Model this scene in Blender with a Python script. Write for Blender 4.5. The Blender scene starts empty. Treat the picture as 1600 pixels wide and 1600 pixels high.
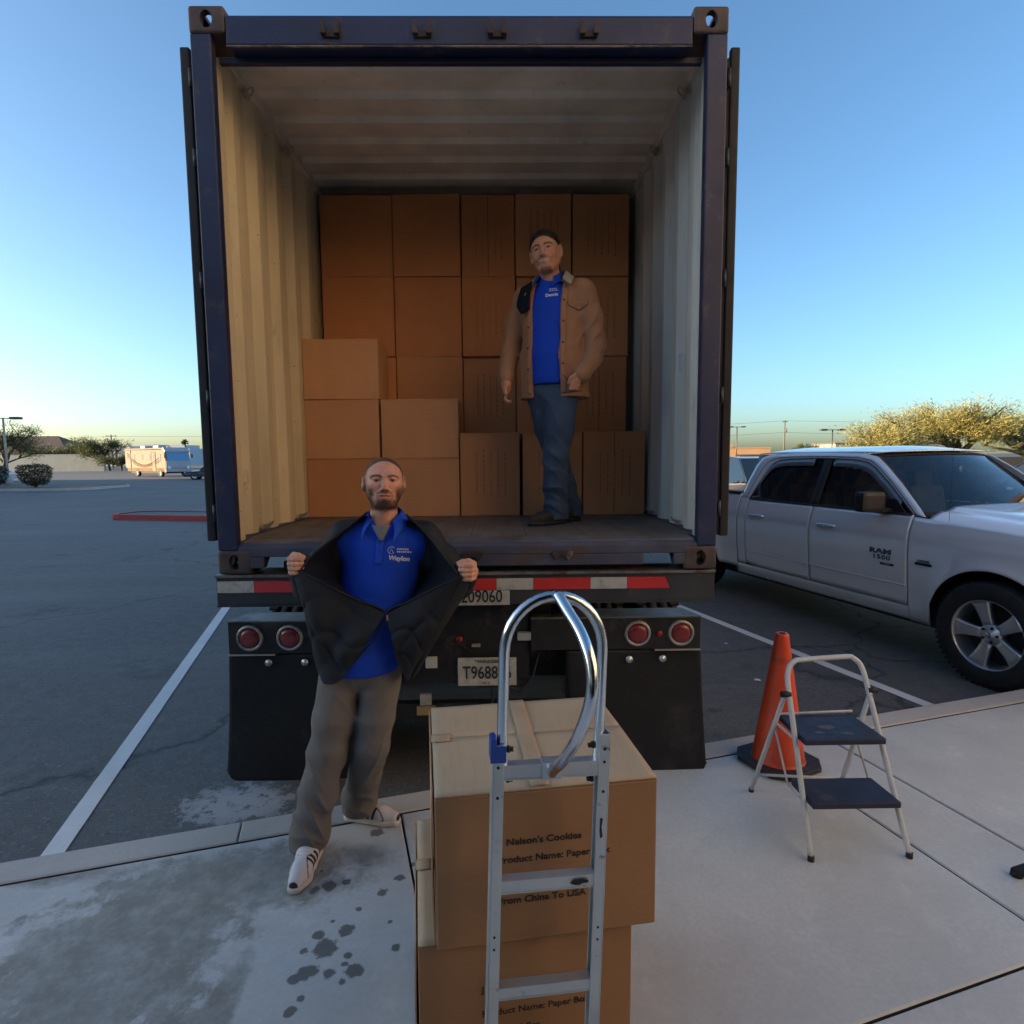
import bpy, bmesh, math, random
import numpy as np
from mathutils import Vector, Matrix
from mathutils.bvhtree import BVHTree
scene = bpy.context.scene
COL = scene.collection
rad = math.radians
# ------------------------------------------------------------------ camera
cam_d = bpy.data.cameras.new('camera'); cam = bpy.data.objects.new('camera', cam_d); COL.objects.link(cam)
PI_, YA, RO = 0.0938955, 0.0131418, -0.0086333
Fv = Vector((math.sin(YA)*math.cos(PI_), math.cos(YA)*math.cos(PI_), -math.sin(PI_)))
Rv = Vector((math.cos(YA), -math.sin(YA), 0)); Uv = Rv.cross(Fv)
R2 = Rv*math.cos(RO) + Uv*math.sin(RO); U2 = -Rv*math.sin(RO) + Uv*math.cos(RO)
m = Matrix((R2, U2, -Fv)).transposed().to_4x4(); m.translation = Vector((.177, -2.889, 1.816))
cam.matrix_world = m
cam_d.sensor_width = 36; cam_d.lens = 930.1/1600*36
cam_d.clip_start = .05; cam_d.clip_end = 3000
scene.camera = cam
# ------------------------------------------------------------------ sky and sun
SUN_EL, SUN_AZ = rad(6.0), rad(268)      # azimuth of the sun, clockwise from +Y
w = bpy.data.worlds.new('World'); scene.world = w; w.use_nodes = True
nt = w.node_tree; bg = nt.nodes['Background']
sky = nt.nodes.new('ShaderNodeTexSky'); sky.sky_type = 'NISHITA'; sky.sun_disc = False
sky.sun_elevation = SUN_EL; sky.sun_rotation = SUN_AZ
sky.air_density = .8; sky.dust_density = 2.0; sky.ozone_density = 2.6; sky.altitude = 300
bal = nt.nodes.new('ShaderNodeMix'); bal.data_type = 'RGBA'; bal.blend_type = 'MULTIPLY'; bal.inputs[0].default_value = 1
nt.links.new(sky.outputs[0], bal.inputs[6]); bal.inputs[7].default_value = (.95, .99, .955, 1)      # slightly cyan desert air
nt.links.new(bal.outputs[2], bg.inputs[0]); bg.inputs[1].default_value = .15
sd = bpy.data.lights.new('sun', 'SUN'); sun = bpy.data.objects.new('sun', sd); COL.objects.link(sun)
sd.energy = 4.8; sd.angle = rad(.5); sd.color = (1, .78, .52)
sdir = Vector((math.sin(SUN_AZ)*math.cos(SUN_EL), math.cos(SUN_AZ)*math.cos(SUN_EL), math.sin(SUN_EL)))
sun.rotation_euler = sdir.to_track_quat('Z', 'Y').to_euler(); sun.location = sdir*60
scene.view_settings.view_transform = 'Standard'; scene.view_settings.look = 'None'
scene.view_settings.gamma = 1; scene.view_settings.exposure = 1.70
# ------------------------------------------------------------------ helpers
def tag(o, label=None, cat=None, group=None, kind=None):
    if label: o['label'] = label
    if cat: o['category'] = cat
    if group: o['group'] = group
    if kind: o['kind'] = kind
    return o
def thing(name, label, cat, loc=(0, 0, 0), rot=0, group=None):
    o = bpy.data.objects.new(name, None); COL.objects.link(o)
    o.location = loc; o.rotation_euler = (0, 0, rot) if not isinstance(rot, tuple) else rot
    o.empty_display_size = .1
    return tag(o, label, cat, group)
class MB:
    """collects shapes into one bmesh"""
    def __init__(s): s.b = bmesh.new(); s.M = Matrix()
    def add(s, vs, fs, smooth=False):
        v = [s.b.verts.new(s.M @ Vector(p)) for p in vs]
        for f in fs:
            try:
                ff = s.b.faces.new([v[i] for i in f]); ff.smooth = smooth
            except ValueError: pass
        return v
    def box(s, c, d, rot=None, bev=0):
        t = bmesh.new(); bmesh.ops.create_cube(t, size=1)
        bmesh.ops.scale(t, vec=d, verts=t.verts)
        if bev: bmesh.ops.bevel(t, geom=list(t.edges), offset=bev, segments=2, profile=.6, affect='EDGES')
        mm = Matrix.Translation(c) @ (rot.to_4x4() if rot is not None else Matrix())
        s.merge(t, mm); return s
    def bx(s, x0, x1, y0, y1, z0, z1, bev=0):
        return s.box(((x0+x1)/2, (y0+y1)/2, (z0+z1)/2), (abs(x1-x0), abs(y1-y0), abs(z1-z0)), None, bev)
    def merge(s, t, mm=Matrix(), smooth=None):
        idx = {}
        for v in t.verts: idx[v] = s.b.verts.new(s.M @ mm @ v.co)
        for f in t.faces:
            try:
                g = s.b.faces.new([idx[v] for v in f.verts]); g.smooth = f.smooth if smooth is None else smooth
            except ValueError: pass
        t.free()
    def cyl(s, a, b, r, r2=None, n=16, cap=True):
        a, b = Vector(a), Vector(b); r2 = r if r2 is None else r2
        q = (b-a).to_track_quat('Z', 'Y').to_matrix()
        vs = []; 
        for p, rr in ((a, r), (b, r2)):
            for i in range(n):
                t = 2*math.pi*i/n; vs.append(p + q @ Vector((rr*math.cos(t), rr*math.sin(t), 0)))
        v = [s.b.verts.new(s.M @ p) for p in vs]
        for i in range(n):
            f = s.b.faces.new([v[i], v[(i+1) % n], v[n+(i+1) % n], v[n+i]]); f.smooth = True
        if cap:
            s.b.faces.new([v[i] for i in range(n)][::-1]); s.b.faces.new([v[n+i] for i in range(n)])
        return s
    def tube(s, pts, r, n=10, closed=False, flat=None):
        pts = [Vector(p) for p in pts]; N = len(pts); rings = []
        prev = None
        for i, p in enumerate(pts):
            if closed: d = pts[(i+1) % N]-pts[i-1]
            else: d = (pts[min(i+1, N-1)]-pts[max(i-1, 0)])
            d.normalize()
            if prev is None:
                up = Vector((0, 0, 1)) if abs(d.z) < .95 else Vector((1, 0, 0))
                x = d.cross(up).normalized()
            else:
                x = (prev - d*prev.dot(d)).normalized()
            prev = x; y = d.cross(x)
            rr = r[i] if isinstance(r, (list, tuple)) else r
            ring = []
            for k in range(n):
                t = 2*math.pi*k/n
                ring.append(s.b.verts.new(s.M @ (p + x*(rr*math.cos(t)) + y*(rr*math.sin(t)*(flat or 1)))))
            rings.append(ring)
        for i in range(N if closed else N-1):
            A_, B_ = rings[i], rings[(i+1) % N]
            for k in range(n):
                f = s.b.faces.new([A_[k], A_[(k+1) % n], B_[(k+1) % n], B_[k]]); f.smooth = True
        if not closed:
            s.b.faces.new(rings[0][::-1]); s.b.faces.new(rings[-1])
        return s
    def lathe(s, prof, n=32, axis=Matrix(), close=False):
        rows = []
        for (r, z) in prof:
            rows.append([s.b.verts.new(s.M @ axis @ Vector((r*math.cos(2*math.pi*i/n), r*math.sin(2*math.pi*i/n), z))) for i in range(n)])
        for j in range(len(rows)-1):
            for i in range(n):
                f = s.b.faces.new([rows[j][i], rows[j][(i+1) % n], rows[j+1][(i+1) % n], rows[j+1][i]]); f.smooth = True
        return s
    def grid(s, fn, nu, nv, smooth=True, flip=False):
        v = [[s.b.verts.new(s.M @ Vector(fn(i/nu, j/nv))) for j in range(nv+1)] for i in range(nu+1)]
        for i in range(nu):
            for j in range(nv):
                q = [v[i][j], v[i+1][j], v[i+1][j+1], v[i][j+1]]
                f = s.b.faces.new(q[::-1] if flip else q); f.smooth = smooth
        return s
    def prism(s, poly, a0, a1, axis='y'):
        """poly of 2-D points, extruded along axis from a0 to a1"""
        def P3(p, a):
            return {'x': (a, p[0], p[1]), 'y': (p[0], a, p[1]), 'z': (p[0], p[1], a)}[axis]
        n = len(poly); vs = [P3(p, a0) for p in poly] + [P3(p, a1) for p in poly]
        s.add(vs, [list(range(n))[::-1], list(range(n, 2*n))] + [[i, (i+1) % n, n+(i+1) % n, n+i] for i in range(n)])
        return s
    def build(s, name, mat, parent=None, solid=0, bevel=0, auto=None, normals=True):
        me = bpy.data.meshes.new(name)
        loose = [v for v in s.b.verts if not v.link_faces]
        if loose: bmesh.ops.delete(s.b, geom=loose, context='VERTS')
        if normals: bmesh.ops.recalc_face_normals(s.b, faces=s.b.faces)
        s.b.to_mesh(me); s.b.free()
        for mm in (mat if isinstance(mat, (list, tuple)) else [mat]): me.materials.append(mm)
        o = bpy.data.objects.new(name, me); COL.objects.link(o)
        if parent: o.parent = parent
        if solid:
            md = o.modifiers.new('s', 'SOLIDIFY'); md.thickness = solid; md.offset = 0
        if bevel:
            md = o.modifiers.new('b', 'BEVEL'); md.width = bevel; md.segments = 2; md.limit_method = 'ANGLE'; md.angle_limit = rad(40)
        return o
def arc(c, r, a0, a1, n, plane='xz', y=0):
    out = []
    for i in range(n+1):
        t = a0+(a1-a0)*i/n
        p = (c[0]+r*math.cos(t), c[1]+r*math.sin(t))
        out.append((p[0], y, p[1]) if plane == 'xz' else (p[0], p[1], y))
    return out
def copy_tree(o, parent=None):
    c = o.copy(); COL.objects.link(c)
    if parent: c.parent = parent
    for ch in list(o.children): copy_tree(ch, c)
    return c
# ------------------------------------------------------------------ materials
class NT:
    def __init__(s, name):
        s.m = bpy.data.materials.new(name); s.m.use_nodes = True; s.t = s.m.node_tree
        s.b = s.t.nodes['Principled BSDF']; s.tc = None
    def n(s, ty, **kw):
        x = s.t.nodes.new(ty)
        for k, v in kw.items(): setattr(x, k, v)
        return x
    def l(s, a, b): s.t.links.new(a, b)
    def coord(s, kind='Object'):
        if s.tc is None: s.tc = s.n('ShaderNodeTexCoord')
        return s.tc.outputs[kind]
    def noise(s, scale, detail=4, rough=.6, vec=None, stretch=None, kind='Object', dist=0):
        n = s.n('ShaderNodeTexNoise'); n.inputs['Scale'].default_value = scale; n.inputs['Detail'].default_value = detail
        n.inputs['Roughness'].default_value = rough; n.inputs['Distortion'].default_value = dist
        v = vec if vec is not None else s.coord(kind)
        if stretch:
            mp = s.n('ShaderNodeMapping'); mp.inputs['Scale'].default_value = stretch; s.l(v, mp.inputs[0]); v = mp.outputs[0]
        s.l(v, n.inputs['Vector']); return n.outputs['Fac']
    def ramp(s, fac, stops):
        r = s.n('ShaderNodeValToRGB'); e = r.color_ramp.elements
        while len(e) < len(stops): e.new(.5)
        for i, (p, c) in enumerate(stops):
            e[i].position = p; e[i].color = (c, c, c, 1) if isinstance(c, (int, float)) else (*c, 1)
        s.l(fac, r.inputs[0]); return r.outputs[0]
    def mix(s, fac, a, b, mode='MIX'):
        x = s.n('ShaderNodeMix'); x.data_type = 'RGBA'; x.blend_type = mode
        for v, i in ((fac, 0), (a, 6), (b, 7)):
            if hasattr(v, 'is_linked') or hasattr(v, 'node'): s.l(v, x.inputs[i])
            else: x.inputs[i].default_value = v if isinstance(v, (int, float)) else (*v, 1)
        return x.outputs[2]
    def math(s, op, a, b=0.0, c=0.0):
        x = s.n('ShaderNodeMath', operation=op)
        for i, v in enumerate((a, b, c)):
            if hasattr(v, 'node'): s.l(v, x.inputs[i])
            else: x.inputs[i].default_value = v
        return x.outputs[0]
    def bump(s, h, strength=.3, dist=.01):
        b = s.n('ShaderNodeBump'); b.inputs['Strength'].default_value = strength; b.inputs['Distance'].default_value = dist
        s.l(h, b.inputs['Height']); s.l(b.outputs[0], s.b.inputs['Normal'])
    def set(s, **kw):
        for k, v in kw.items():
            i = s.b.inputs[k.replace('_', ' ')]
            if hasattr(v, 'node'): s.l(v, i)
            else: i.default_value = (*v, 1) if isinstance(v, tuple) and len(v) == 3 and i.type == 'RGBA' else v
MATS = {}
def mat(name, col, rough=.6, metal=0, var=.15, scale=6, bump=0, bscale=40, stretch=None, spec=None, coat=0, dirt=None, dscale=3, dth=.55):
    if name in MATS: return MATS[name]
    k = NT(name)
    n = k.noise(scale, 5, .6, stretch=stretch)
    lo = tuple(c*(1-var) for c in col); hi = tuple(min(1, c*(1+var)) for c in col)
    c = k.ramp(n, [(.3, lo), (.7, hi)])
    if dirt:
        dn = k.noise(dscale, 7, .72)
        c = k.mix(k.ramp(dn, [(dth, 0), (dth+.08, 1)]), c, dirt)
    k.set(Base_Color=c, Metallic=metal)
    k.set(Roughness=k.ramp(k.noise(scale*2.3, 3), [(.2, max(0, rough-.08)), (.8, min(1, rough+.08))]))
    if spec is not None: k.set(Specular_IOR_Level=spec)
    if coat: k.set(Coat_Weight=coat, Coat_Roughness=.08)
    if bump: k.bump(k.noise(bscale, 4, .6, stretch=stretch), bump, .004)
    MATS[name] = k.m; return k.m
def text_mesh(name, body, size, mt, parent, loc, rot, shear=0, bold=0, align='CENTER', ext=.0006, sx=1, on=None, ondir=None, spacing=1):
    cu = bpy.data.curves.new(name, 'FONT'); cu.body = body; cu.size = size; cu.align_x = align; cu.align_y = 'CENTER'
    cu.extrude = ext; cu.offset = bold; cu.shear = shear; cu.space_character = spacing; cu.resolution_u = 3
    t = bpy.data.objects.new('tmp', cu); COL.objects.link(t)
    dg = bpy.context.evaluated_depsgraph_get(); me = bpy.data.meshes.new_from_object(t.evaluated_get(dg))
    bpy.data.objects.remove(t); me.materials.clear(); me.materials.append(mt)
    M = Matrix.Translation(loc) @ rot.to_4x4() @ Matrix.Diagonal((sx, 1, 1, 1))
    me.transform(M)
    if on is not None:
        dv = Vector(ondir)
        for v in me.vertices:
            h = on.ray_cast(v.co - dv*.15, dv)
            if h[0] is not None: v.co = h[0] - dv*(.0035)
    me.name = name
    o = bpy.data.objects.new(name, me); COL.objects.link(o); o.parent = parent
    return o
ROT_FRONT = Matrix.Rotation(rad(90), 3, 'X')      # text facing -Y
A16 = rad(16.0)
def lot(s_, t_, z=0):
    return Vector((s_*math.cos(A16)-t_*math.sin(A16), .057+s_*math.sin(A16)+t_*math.cos(A16), z))
# ================================================================== GROUND
def m_asphalt():
    k = NT('asphalt')
    fine = k.noise(160, 3, .7); mid = k.noise(9, 6, .7); big = k.noise(.35, 4, .6)
    streak = k.noise(.5, 5, .65, stretch=(.25, 1.6, 1), dist=.6)
    c = k.ramp(fine, [(.3, (.050, .051, .055)), (.7, (.150, .151, .152))])
    c = k.mix(k.ramp(mid, [(.35, 0), (.7, .5)]), c, (.078, .078, .08))
    c = k.mix(k.ramp(big, [(.35, 0), (.65, .55)]), c, (.135, .134, .132))
    c = k.mix(k.ramp(streak, [(.52, 0), (.72, .5)]), c, (.19, .19, .19))
    c = k.mix(k.ramp(k.noise(42, 2, .5), [(.60, 0), (.68, .55)]), c, (.22, .22, .215))
    c = k.mix(k.ramp(k.noise(55, 2, .5), [(.60, 0), (.66, .5)]), c, (.02, .02, .022))
    # crack lines
    cr = k.n('ShaderNodeTexVoronoi'); cr.feature = 'DISTANCE_TO_EDGE'; cr.inputs['Scale'].default_value = .22
    vv = k.n('ShaderNodeVectorMath', operation='ADD'); nz = k.n('ShaderNodeTexNoise'); nz.inputs['Scale'].default_value = 1.3; nz.inputs['Detail'].default_value = 5
    k.l(k.coord(), nz.inputs['Vector']); k.l(k.coord(), vv.inputs[0]); k.l(nz.outputs['Color'], vv.inputs[1]); k.l(vv.outputs[0], cr.inputs['Vector'])
    crk = k.ramp(cr.outputs['Distance'], [(.0, .8), (.006, 0)])
    c = k.mix(crk, c, (.02, .02, .022))
    # white residue by the left mud flap
    sep = k.n('ShaderNodeSeparateXYZ'); k.l(k.coord(), sep.inputs[0])
    dx = k.math('DIVIDE', k.math('ADD', sep.outputs[0], 1.25), .55); dy = k.math('DIVIDE', k.math('ADD', sep.outputs[1], -.12), .36)
    d = k.math('SQRT', k.math('ADD', k.math('MULTIPLY', dx, dx), k.math('MULTIPLY', dy, dy)))
    msk = k.ramp(d, [(.35, 1), (1.2, 0)])
    res = k.ramp(k.math('ADD', k.noise(14, 8, .75), k.math('MULTIPLY', k.math('SUBTRACT', msk, .5), .34)), [(.57, 0), (.63, 1)])
    c = k.mix(k.math('MULTIPLY', k.math('MULTIPLY', res, msk), .75), c, (.38, .40, .42))
    # oil shade
    oil = k.ramp(k.noise(.8, 5, .6), [(.6, 0), (.7, .6)])
    c = k.mix(oil, c, (.035, .035, .037))
    k.set(Base_Color=c, Roughness=k.ramp(mid, [(.3, .62), (.7, .85)]))
    k.bump(fine, .5, .003)
    return k.m
M_ASPH = m_asphalt()
b = MB(); b.add([(-900, -900, 0), (900, -900, 0), (900, 900, 0), (-900, 900, 0)], [(0, 1, 2, 3)])
tag(b.build('parking_lot', M_ASPH), kind='structure')
# sidewalk in lot coordinates
def m_concrete(name='concrete', base=(.56, .59, .585), stains=True):
    k = NT(name)
    n1 = k.noise(1.3, 7, .65); n2 = k.noise(60, 4, .7); n3 = k.noise(6, 6, .7)
    c = k.ramp(n1, [(.3, tuple(v*.8 for v in base)), (.7, tuple(v*1.1 for v in base))])
    c = k.mix(k.ramp(n2, [(.35, .35), (.65, 0)]), c, tuple(v*.7 for v in base))
    c = k.mix(k.ramp(n3, [(.55, 0), (.75, .35)]), c, tuple(min(1, v*1.35) for v in base))
    wet = None
    if stains:
        sep = k.n('ShaderNodeSeparateXYZ'); k.l(k.coord(), sep.inputs[0]); X, Y = sep.outputs[0], sep.outputs[1]
        wob = k.noise(7, 6, .7)
        def ell(cx, cy, rx, ry, soft=.25, amp=1.2, n=wob, lo=1.0):
            dx = k.math('DIVIDE', k.math('SUBTRACT', X, cx), rx); dy = k.math('DIVIDE', k.math('SUBTRACT', Y, cy), ry)
            d = k.math('SQRT', k.math('ADD', k.math('MULTIPLY', dx, dx), k.math('MULTIPLY', dy, dy)))
            d = k.math('ADD', d, k.math('MULTIPLY', k.math('SUBTRACT', n, .5), amp))
            x = k.n('ShaderNodeMath', operation='DIVIDE', use_clamp=True); k.l(k.math('SUBTRACT', lo, d), x.inputs[0]); x.inputs[1].default_value = soft
            return x.outputs[0]
        big = k.math('MAXIMUM', ell(-1.15, -1.0, .42, .55, .25, 2.2), k.math('MAXIMUM', ell(-.86, -.62, .5, .22, .3, 1.8), ell(-.72, -1.35, .07, .4, .3, 1.4)))
        big = k.math('MAXIMUM', big, ell(-1.75, -.58, .5, .08, .5, 1.5))
        patch = k.ramp(k.noise(9, 7, .75), [(.34, 0), (.60, 1)])
        big = k.math('MULTIPLY', big, k.math('ADD', .45, k.math('MULTIPLY', patch, .55)))
        c = k.mix(k.math('MULTIPLY', big, .9), c, (.215, .20, .165))
        wob2 = k.noise(19, 5, .65)
        spots = None
        for (cx, cy, r) in SPOTS:
            e = ell(cx, cy, r*1.05, r*1.0, .25, 2.4, wob2)
            spots = e if spots is None else k.math('MAXIMUM', spots, e)
        c = k.mix(k.math('MULTIPLY', spots, .82), c, (.085, .080, .074))
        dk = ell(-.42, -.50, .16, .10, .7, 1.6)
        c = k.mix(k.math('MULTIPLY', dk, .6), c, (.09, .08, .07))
        rough = k.math('SUBTRACT', .82, k.math('MULTIPLY', k.math('MAXIMUM', spots, big), .25))
        k.set(Roughness=rough)
    else: k.set(Roughness=.85)
    k.set(Base_Color=c); k.bump(n2, .25, .002)
    return k.m
def unpx(px, py, z):
    u, v_ = (px-800)/930.1, -(py-800)/930.1
    d = Fv + R2*u + U2*v_
    c0 = Vector((.177, -2.889, 1.816)); return c0 + d*((z-c0.z)/d.z)
SPOTS = []
for (px, py, r) in [(508, 1482, .045), (497, 1462, .022), (480, 1519, .036), (513, 1522, .024), (553, 1517, .030), (534, 1535, .018), (542, 1455, .026), (543, 1493, .013), (538, 1506, .012),
                    (475, 1485, .018), (459, 1530, .02), (515, 1385, .03), (492, 1392, .024), (598, 1393, .024), (625, 1371, .022), (540, 1378, .018), (537, 1506, .012), (470, 1560, .012), (503, 1361, .012), (645, 1350, .012), (452, 1582, .018), (590, 1300, .03), (620, 1480, .018), (560, 1420, .012), (610, 1440, .01), (520, 1440, .01)]:
    q = unpx(px, py, .13); SPOTS.append((round(q.x, 3), round(q.y, 3), r))
M_CONC = m_concrete()
M_CURB = m_concrete('curb_concrete', (.52, .50, .47), False)
# slabs with open joints
b = MB()
sx = [-60]+[-.387+k*2.507 for k in range(-14, 0)]+[-.387, 1.70, 2.12]+[2.12+2.507*k for k in range(1, 9)]+[40]
tys = [-.158, -1.63, -3.2, -4.9]
g = .0045
def rslab(b, s0, s1, t0, t1, z0, z1, dirty=(0, 1, 2, 3)):
    n0 = len(b.b.faces)
    r = .006
    pts = []
    for (s_, t_, z) in [(s0, t0, z0), (s1, t0, z0), (s1, t1, z0), (s0, t1, z0), (s0, t0, z1-r), (s1, t0, z1-r), (s1, t1, z1-r), (s0, t1, z1-r),
                        (s0+r, t0+r, z1), (s1-r, t0+r, z1), (s1-r, t1-r, z1), (s0+r, t1-r, z1)]:
        pts.append(lot(s_, t_, z))
    b.add(pts, [(0, 1, 5, 4), (1, 2, 6, 5), (2, 3, 7, 6), (3, 0, 4, 7), (4, 5, 9, 8), (5, 6, 10, 9), (6, 7, 11, 10), (7, 4, 8, 11), (8, 9, 10, 11)])
    b.b.faces.ensure_lookup_table()
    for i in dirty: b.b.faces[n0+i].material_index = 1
for i in range(len(sx)-1):
    if sx[i+1] < sx[i]: continue
    for j in range(len(tys)-1):
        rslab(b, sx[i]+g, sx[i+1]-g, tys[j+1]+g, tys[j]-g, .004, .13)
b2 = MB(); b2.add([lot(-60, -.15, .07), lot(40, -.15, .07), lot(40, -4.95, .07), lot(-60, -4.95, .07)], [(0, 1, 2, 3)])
tag(b.build('sidewalk', [M_CONC, mat('joint_dirt_shade', (.035, .033, .03), .9)]), kind='structure')  # dark joint walls: groove shade put into the colour along with dirt
tag(b2.build('sidewalk_bed', mat('joint_dirt_shade', (.035, .033, .03), .9)), kind='structure')
b = MB()
cs = [-60+3.1*i for i in range(33)]
for i in range(len(cs)-1):
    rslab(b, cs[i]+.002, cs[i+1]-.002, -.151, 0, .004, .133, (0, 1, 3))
tag(b.build('curb', [M_CURB, MATS['joint_dirt_shade']]), kind='structure')
# painted lines
def m_paint():
    k = NT('line_paint')
    c = k.mix(k.ramp(k.noise(30, 7, .75), [(.60, 0), (.72, .8)]), (.74, .75, .75), (.20, .20, .20))
    c = k.mix(k.ramp(k.noise(2, 4, .6), [(.4, 0), (.7, .25)]), c, (.35, .35, .34))
    k.set(Base_Color=c, Roughness=.75); k.bump(k.noise(160, 3, .7), .3, .002); return k.m
M_PAINT = m_paint()
b = MB()
def line(b, s0, t0, s1, t1, wd, z=.004):
    a = Vector((s0, t0)); c = Vector((s1, t1)); d = (c-a).normalized(); nrm = Vector((-d.y, d.x))*wd/2
    N = max(2, int((c-a).length/.12)); rnd = random.Random(int(abs(s0*91+t1*13))); vs = []
    for i in range(N+1):
        p = a+(c-a)*i/N; j = rnd.uniform(-.002, .002); k2 = rnd.uniform(-.002, .002)
        vs += [lot(*(p+nrm*(1+j*10)), z), lot(*(p-nrm*(1+k2*10)), z)]
    b.add(vs, [(2*i, 2*i+1, 2*i+3, 2*i+2) for i in range(N)])
line(b, -1.94, .01, -1.94, 5.6, .098)
line(b, 3.42, .01, 3.20, 5.6, .098)
tag(b.build('parking_line', M_PAINT), kind='structure')
# white paper scraps on the asphalt
for i, (px, py, sc, lb) in enumerate([(1134, 1005, .012, 'tiny white paper scrap on the asphalt behind the orange cone'), (1183, 1062, .02, 'small white paper scrap on the asphalt beside the orange cone')]):
    q = unpx(px, py, .006); b = MB()
    b.grid(lambda u, v: ((u-.5)*sc*2.4, (v-.5)*sc*2, .003*math.sin(6*u+v*4)), 4, 4)
    o = b.build('paper_scrap', mat('paper', (.75, .75, .72), .8)); o.location = q; tag(o, lb, 'litter')
# far kerbed islands
def island(poly, z, top, side, lb, name='curb_island'):
    root = thing(name, lb, 'curb island', (poly[0][0], poly[0][1], 0))
    ox, oy = poly[0]
    P_ = [(x-ox, y-oy) for x, y in poly]; n = len(P_)
    b = MB(); c = (sum(p[0] for p in P_)/n, sum(p[1] for p in P_)/n)
    inn = []
    for p in P_:
        d = Vector((c[0]-p[0], c[1]-p[1])); d.normalize(); inn.append((p[0]+d.x*.2, p[1]+d.y*.2))
    vs = [(x, y, .004) for x, y in P_]+[(x, y, z) for x, y in P_]+[(x, y, z) for x, y in inn]
    b.add(vs, [(i, (i+1) % n, n+(i+1) % n, n+i) for i in range(n)]+[(n+i, n+(i+1) % n, 2*n+(i+1) % n, 2*n+i) for i in range(n)])
    b.build('curb_edge', side, root)
    b = MB(); b.add([(x, y, z-.02) for x, y in inn], [tuple(range(n))]); b.build('island_fill', top, root)
def rrect(x0, x1, y0, y1, r, ang=0, c=(0, 0)):
    pts = []
    for cx, cy, a in ((x1-r, y1-r, 0), (x0+r, y1-r, 90), (x0+r, y0+r, 180), (x1-r, y0+r, 270)):
        for i in range(6):
            t = rad(a+i*18); pts.append((cx+r*math.cos(t), cy+r*math.sin(t)))
    ca, sa = math.cos(ang), math.sin(ang)
    return [(c[0]+x*ca-y*sa, c[1]+x*sa+y*ca) for x, y in pts]
M_RED = mat('red_curb_paint', (.33, .035, .03), .6, var=.25, scale=9, dirt=(.3, .25, .22), dth=.62)
island(rrect(0, 9, 0, 1.3, .5, rad(-13), (-12.0, 15.3)), .15, M_ASPH, M_RED, 'low island with a red painted curb left of the container')
island(rrect(0, 20, 0, 5, 1.2, rad(-3), (-44.5, 33.3)), .15, mat('dry_soil', (.20, .16, .12), .9, var=.3, bump=.4, bscale=9), M_CURB, 'concrete curbed planting island under the two bushes')
# ================================================================== CONTAINER
CZ = 1.25
cont = thing('shipping_container', 'dark blue open shipping container with cream corrugated walls on a trailer', 'shipping container', (0, 0, CZ))
RUST = (.11, .055, .035)
M_BLUE = mat('container_blue', (.014, .021, .066), .45, var=.3, scale=3, bump=.15, bscale=25, dirt=(.06, .05, .05), dscale=6, dth=.56)
M_BLUE2 = mat('container_blue_worn', (.075, .075, .12), .55, var=.3, scale=5, bump=.3, bscale=30, dirt=RUST, dscale=7, dth=.58)
M_CAST = mat('corner_casting_metal', (.075, .058, .055), .6, .3, var=.35, scale=9, bump=.5, bscale=35, dirt=(.15, .07, .05), dscale=11, dth=.56)
def m_inner(name, base, rust=.66):
    k = NT(name)
    n = k.noise(2.2, 6, .65, stretch=(1, 1, .25)); c = k.ramp(n, [(.3, tuple(v*.72 for v in base)), (.7, tuple(v*1.12 for v in base))])
    c = k.mix(k.ramp(k.noise(9, 7, .75, stretch=(1, 1, .3)), [(.6, 0), (.75, .5)]), c, (.16, .12, .08))
    c = k.mix(k.ramp(k.noise(24, 5, .7), [(rust, 0), (rust+.03, .9)]), c, (.10, .045, .02))
    sc = k.noise(5, 4, .6, stretch=(1, .15, 3)); c = k.mix(k.ramp(sc, [(.64, 0), (.68, .25)]), c, (.5, .47, .42))
    k.set(Base_Color=c, Roughness=.55); k.bump(k.noise(7, 4), .12, .01); return k.m
M_INL = m_inner('container_cream_warm_lit', (.66, .55, .36))  # left wall: warm light put into the cream paint colour
M_INR = m_inner('container_cream_cool_lit', (.58, .60, .57), .69)  # right wall: same cream paint with cool bluish light put into the colour
M_CEIL = m_inner('container_ceiling', (.76, .68, .57), .72)
M_DARK = mat('dark_steel', (.022, .022, .025), .5, .2, var=.3, scale=8, bump=.2)
M_GALV = mat('galvanised_rod', (.45, .42, .36), .45, .6, var=.25, scale=12, dirt=(.2, .1, .05), dth=.6)
M_RUBR = mat('black_rubber', (.014, .014, .016), .65, var=.3)
L = 12.19
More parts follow.
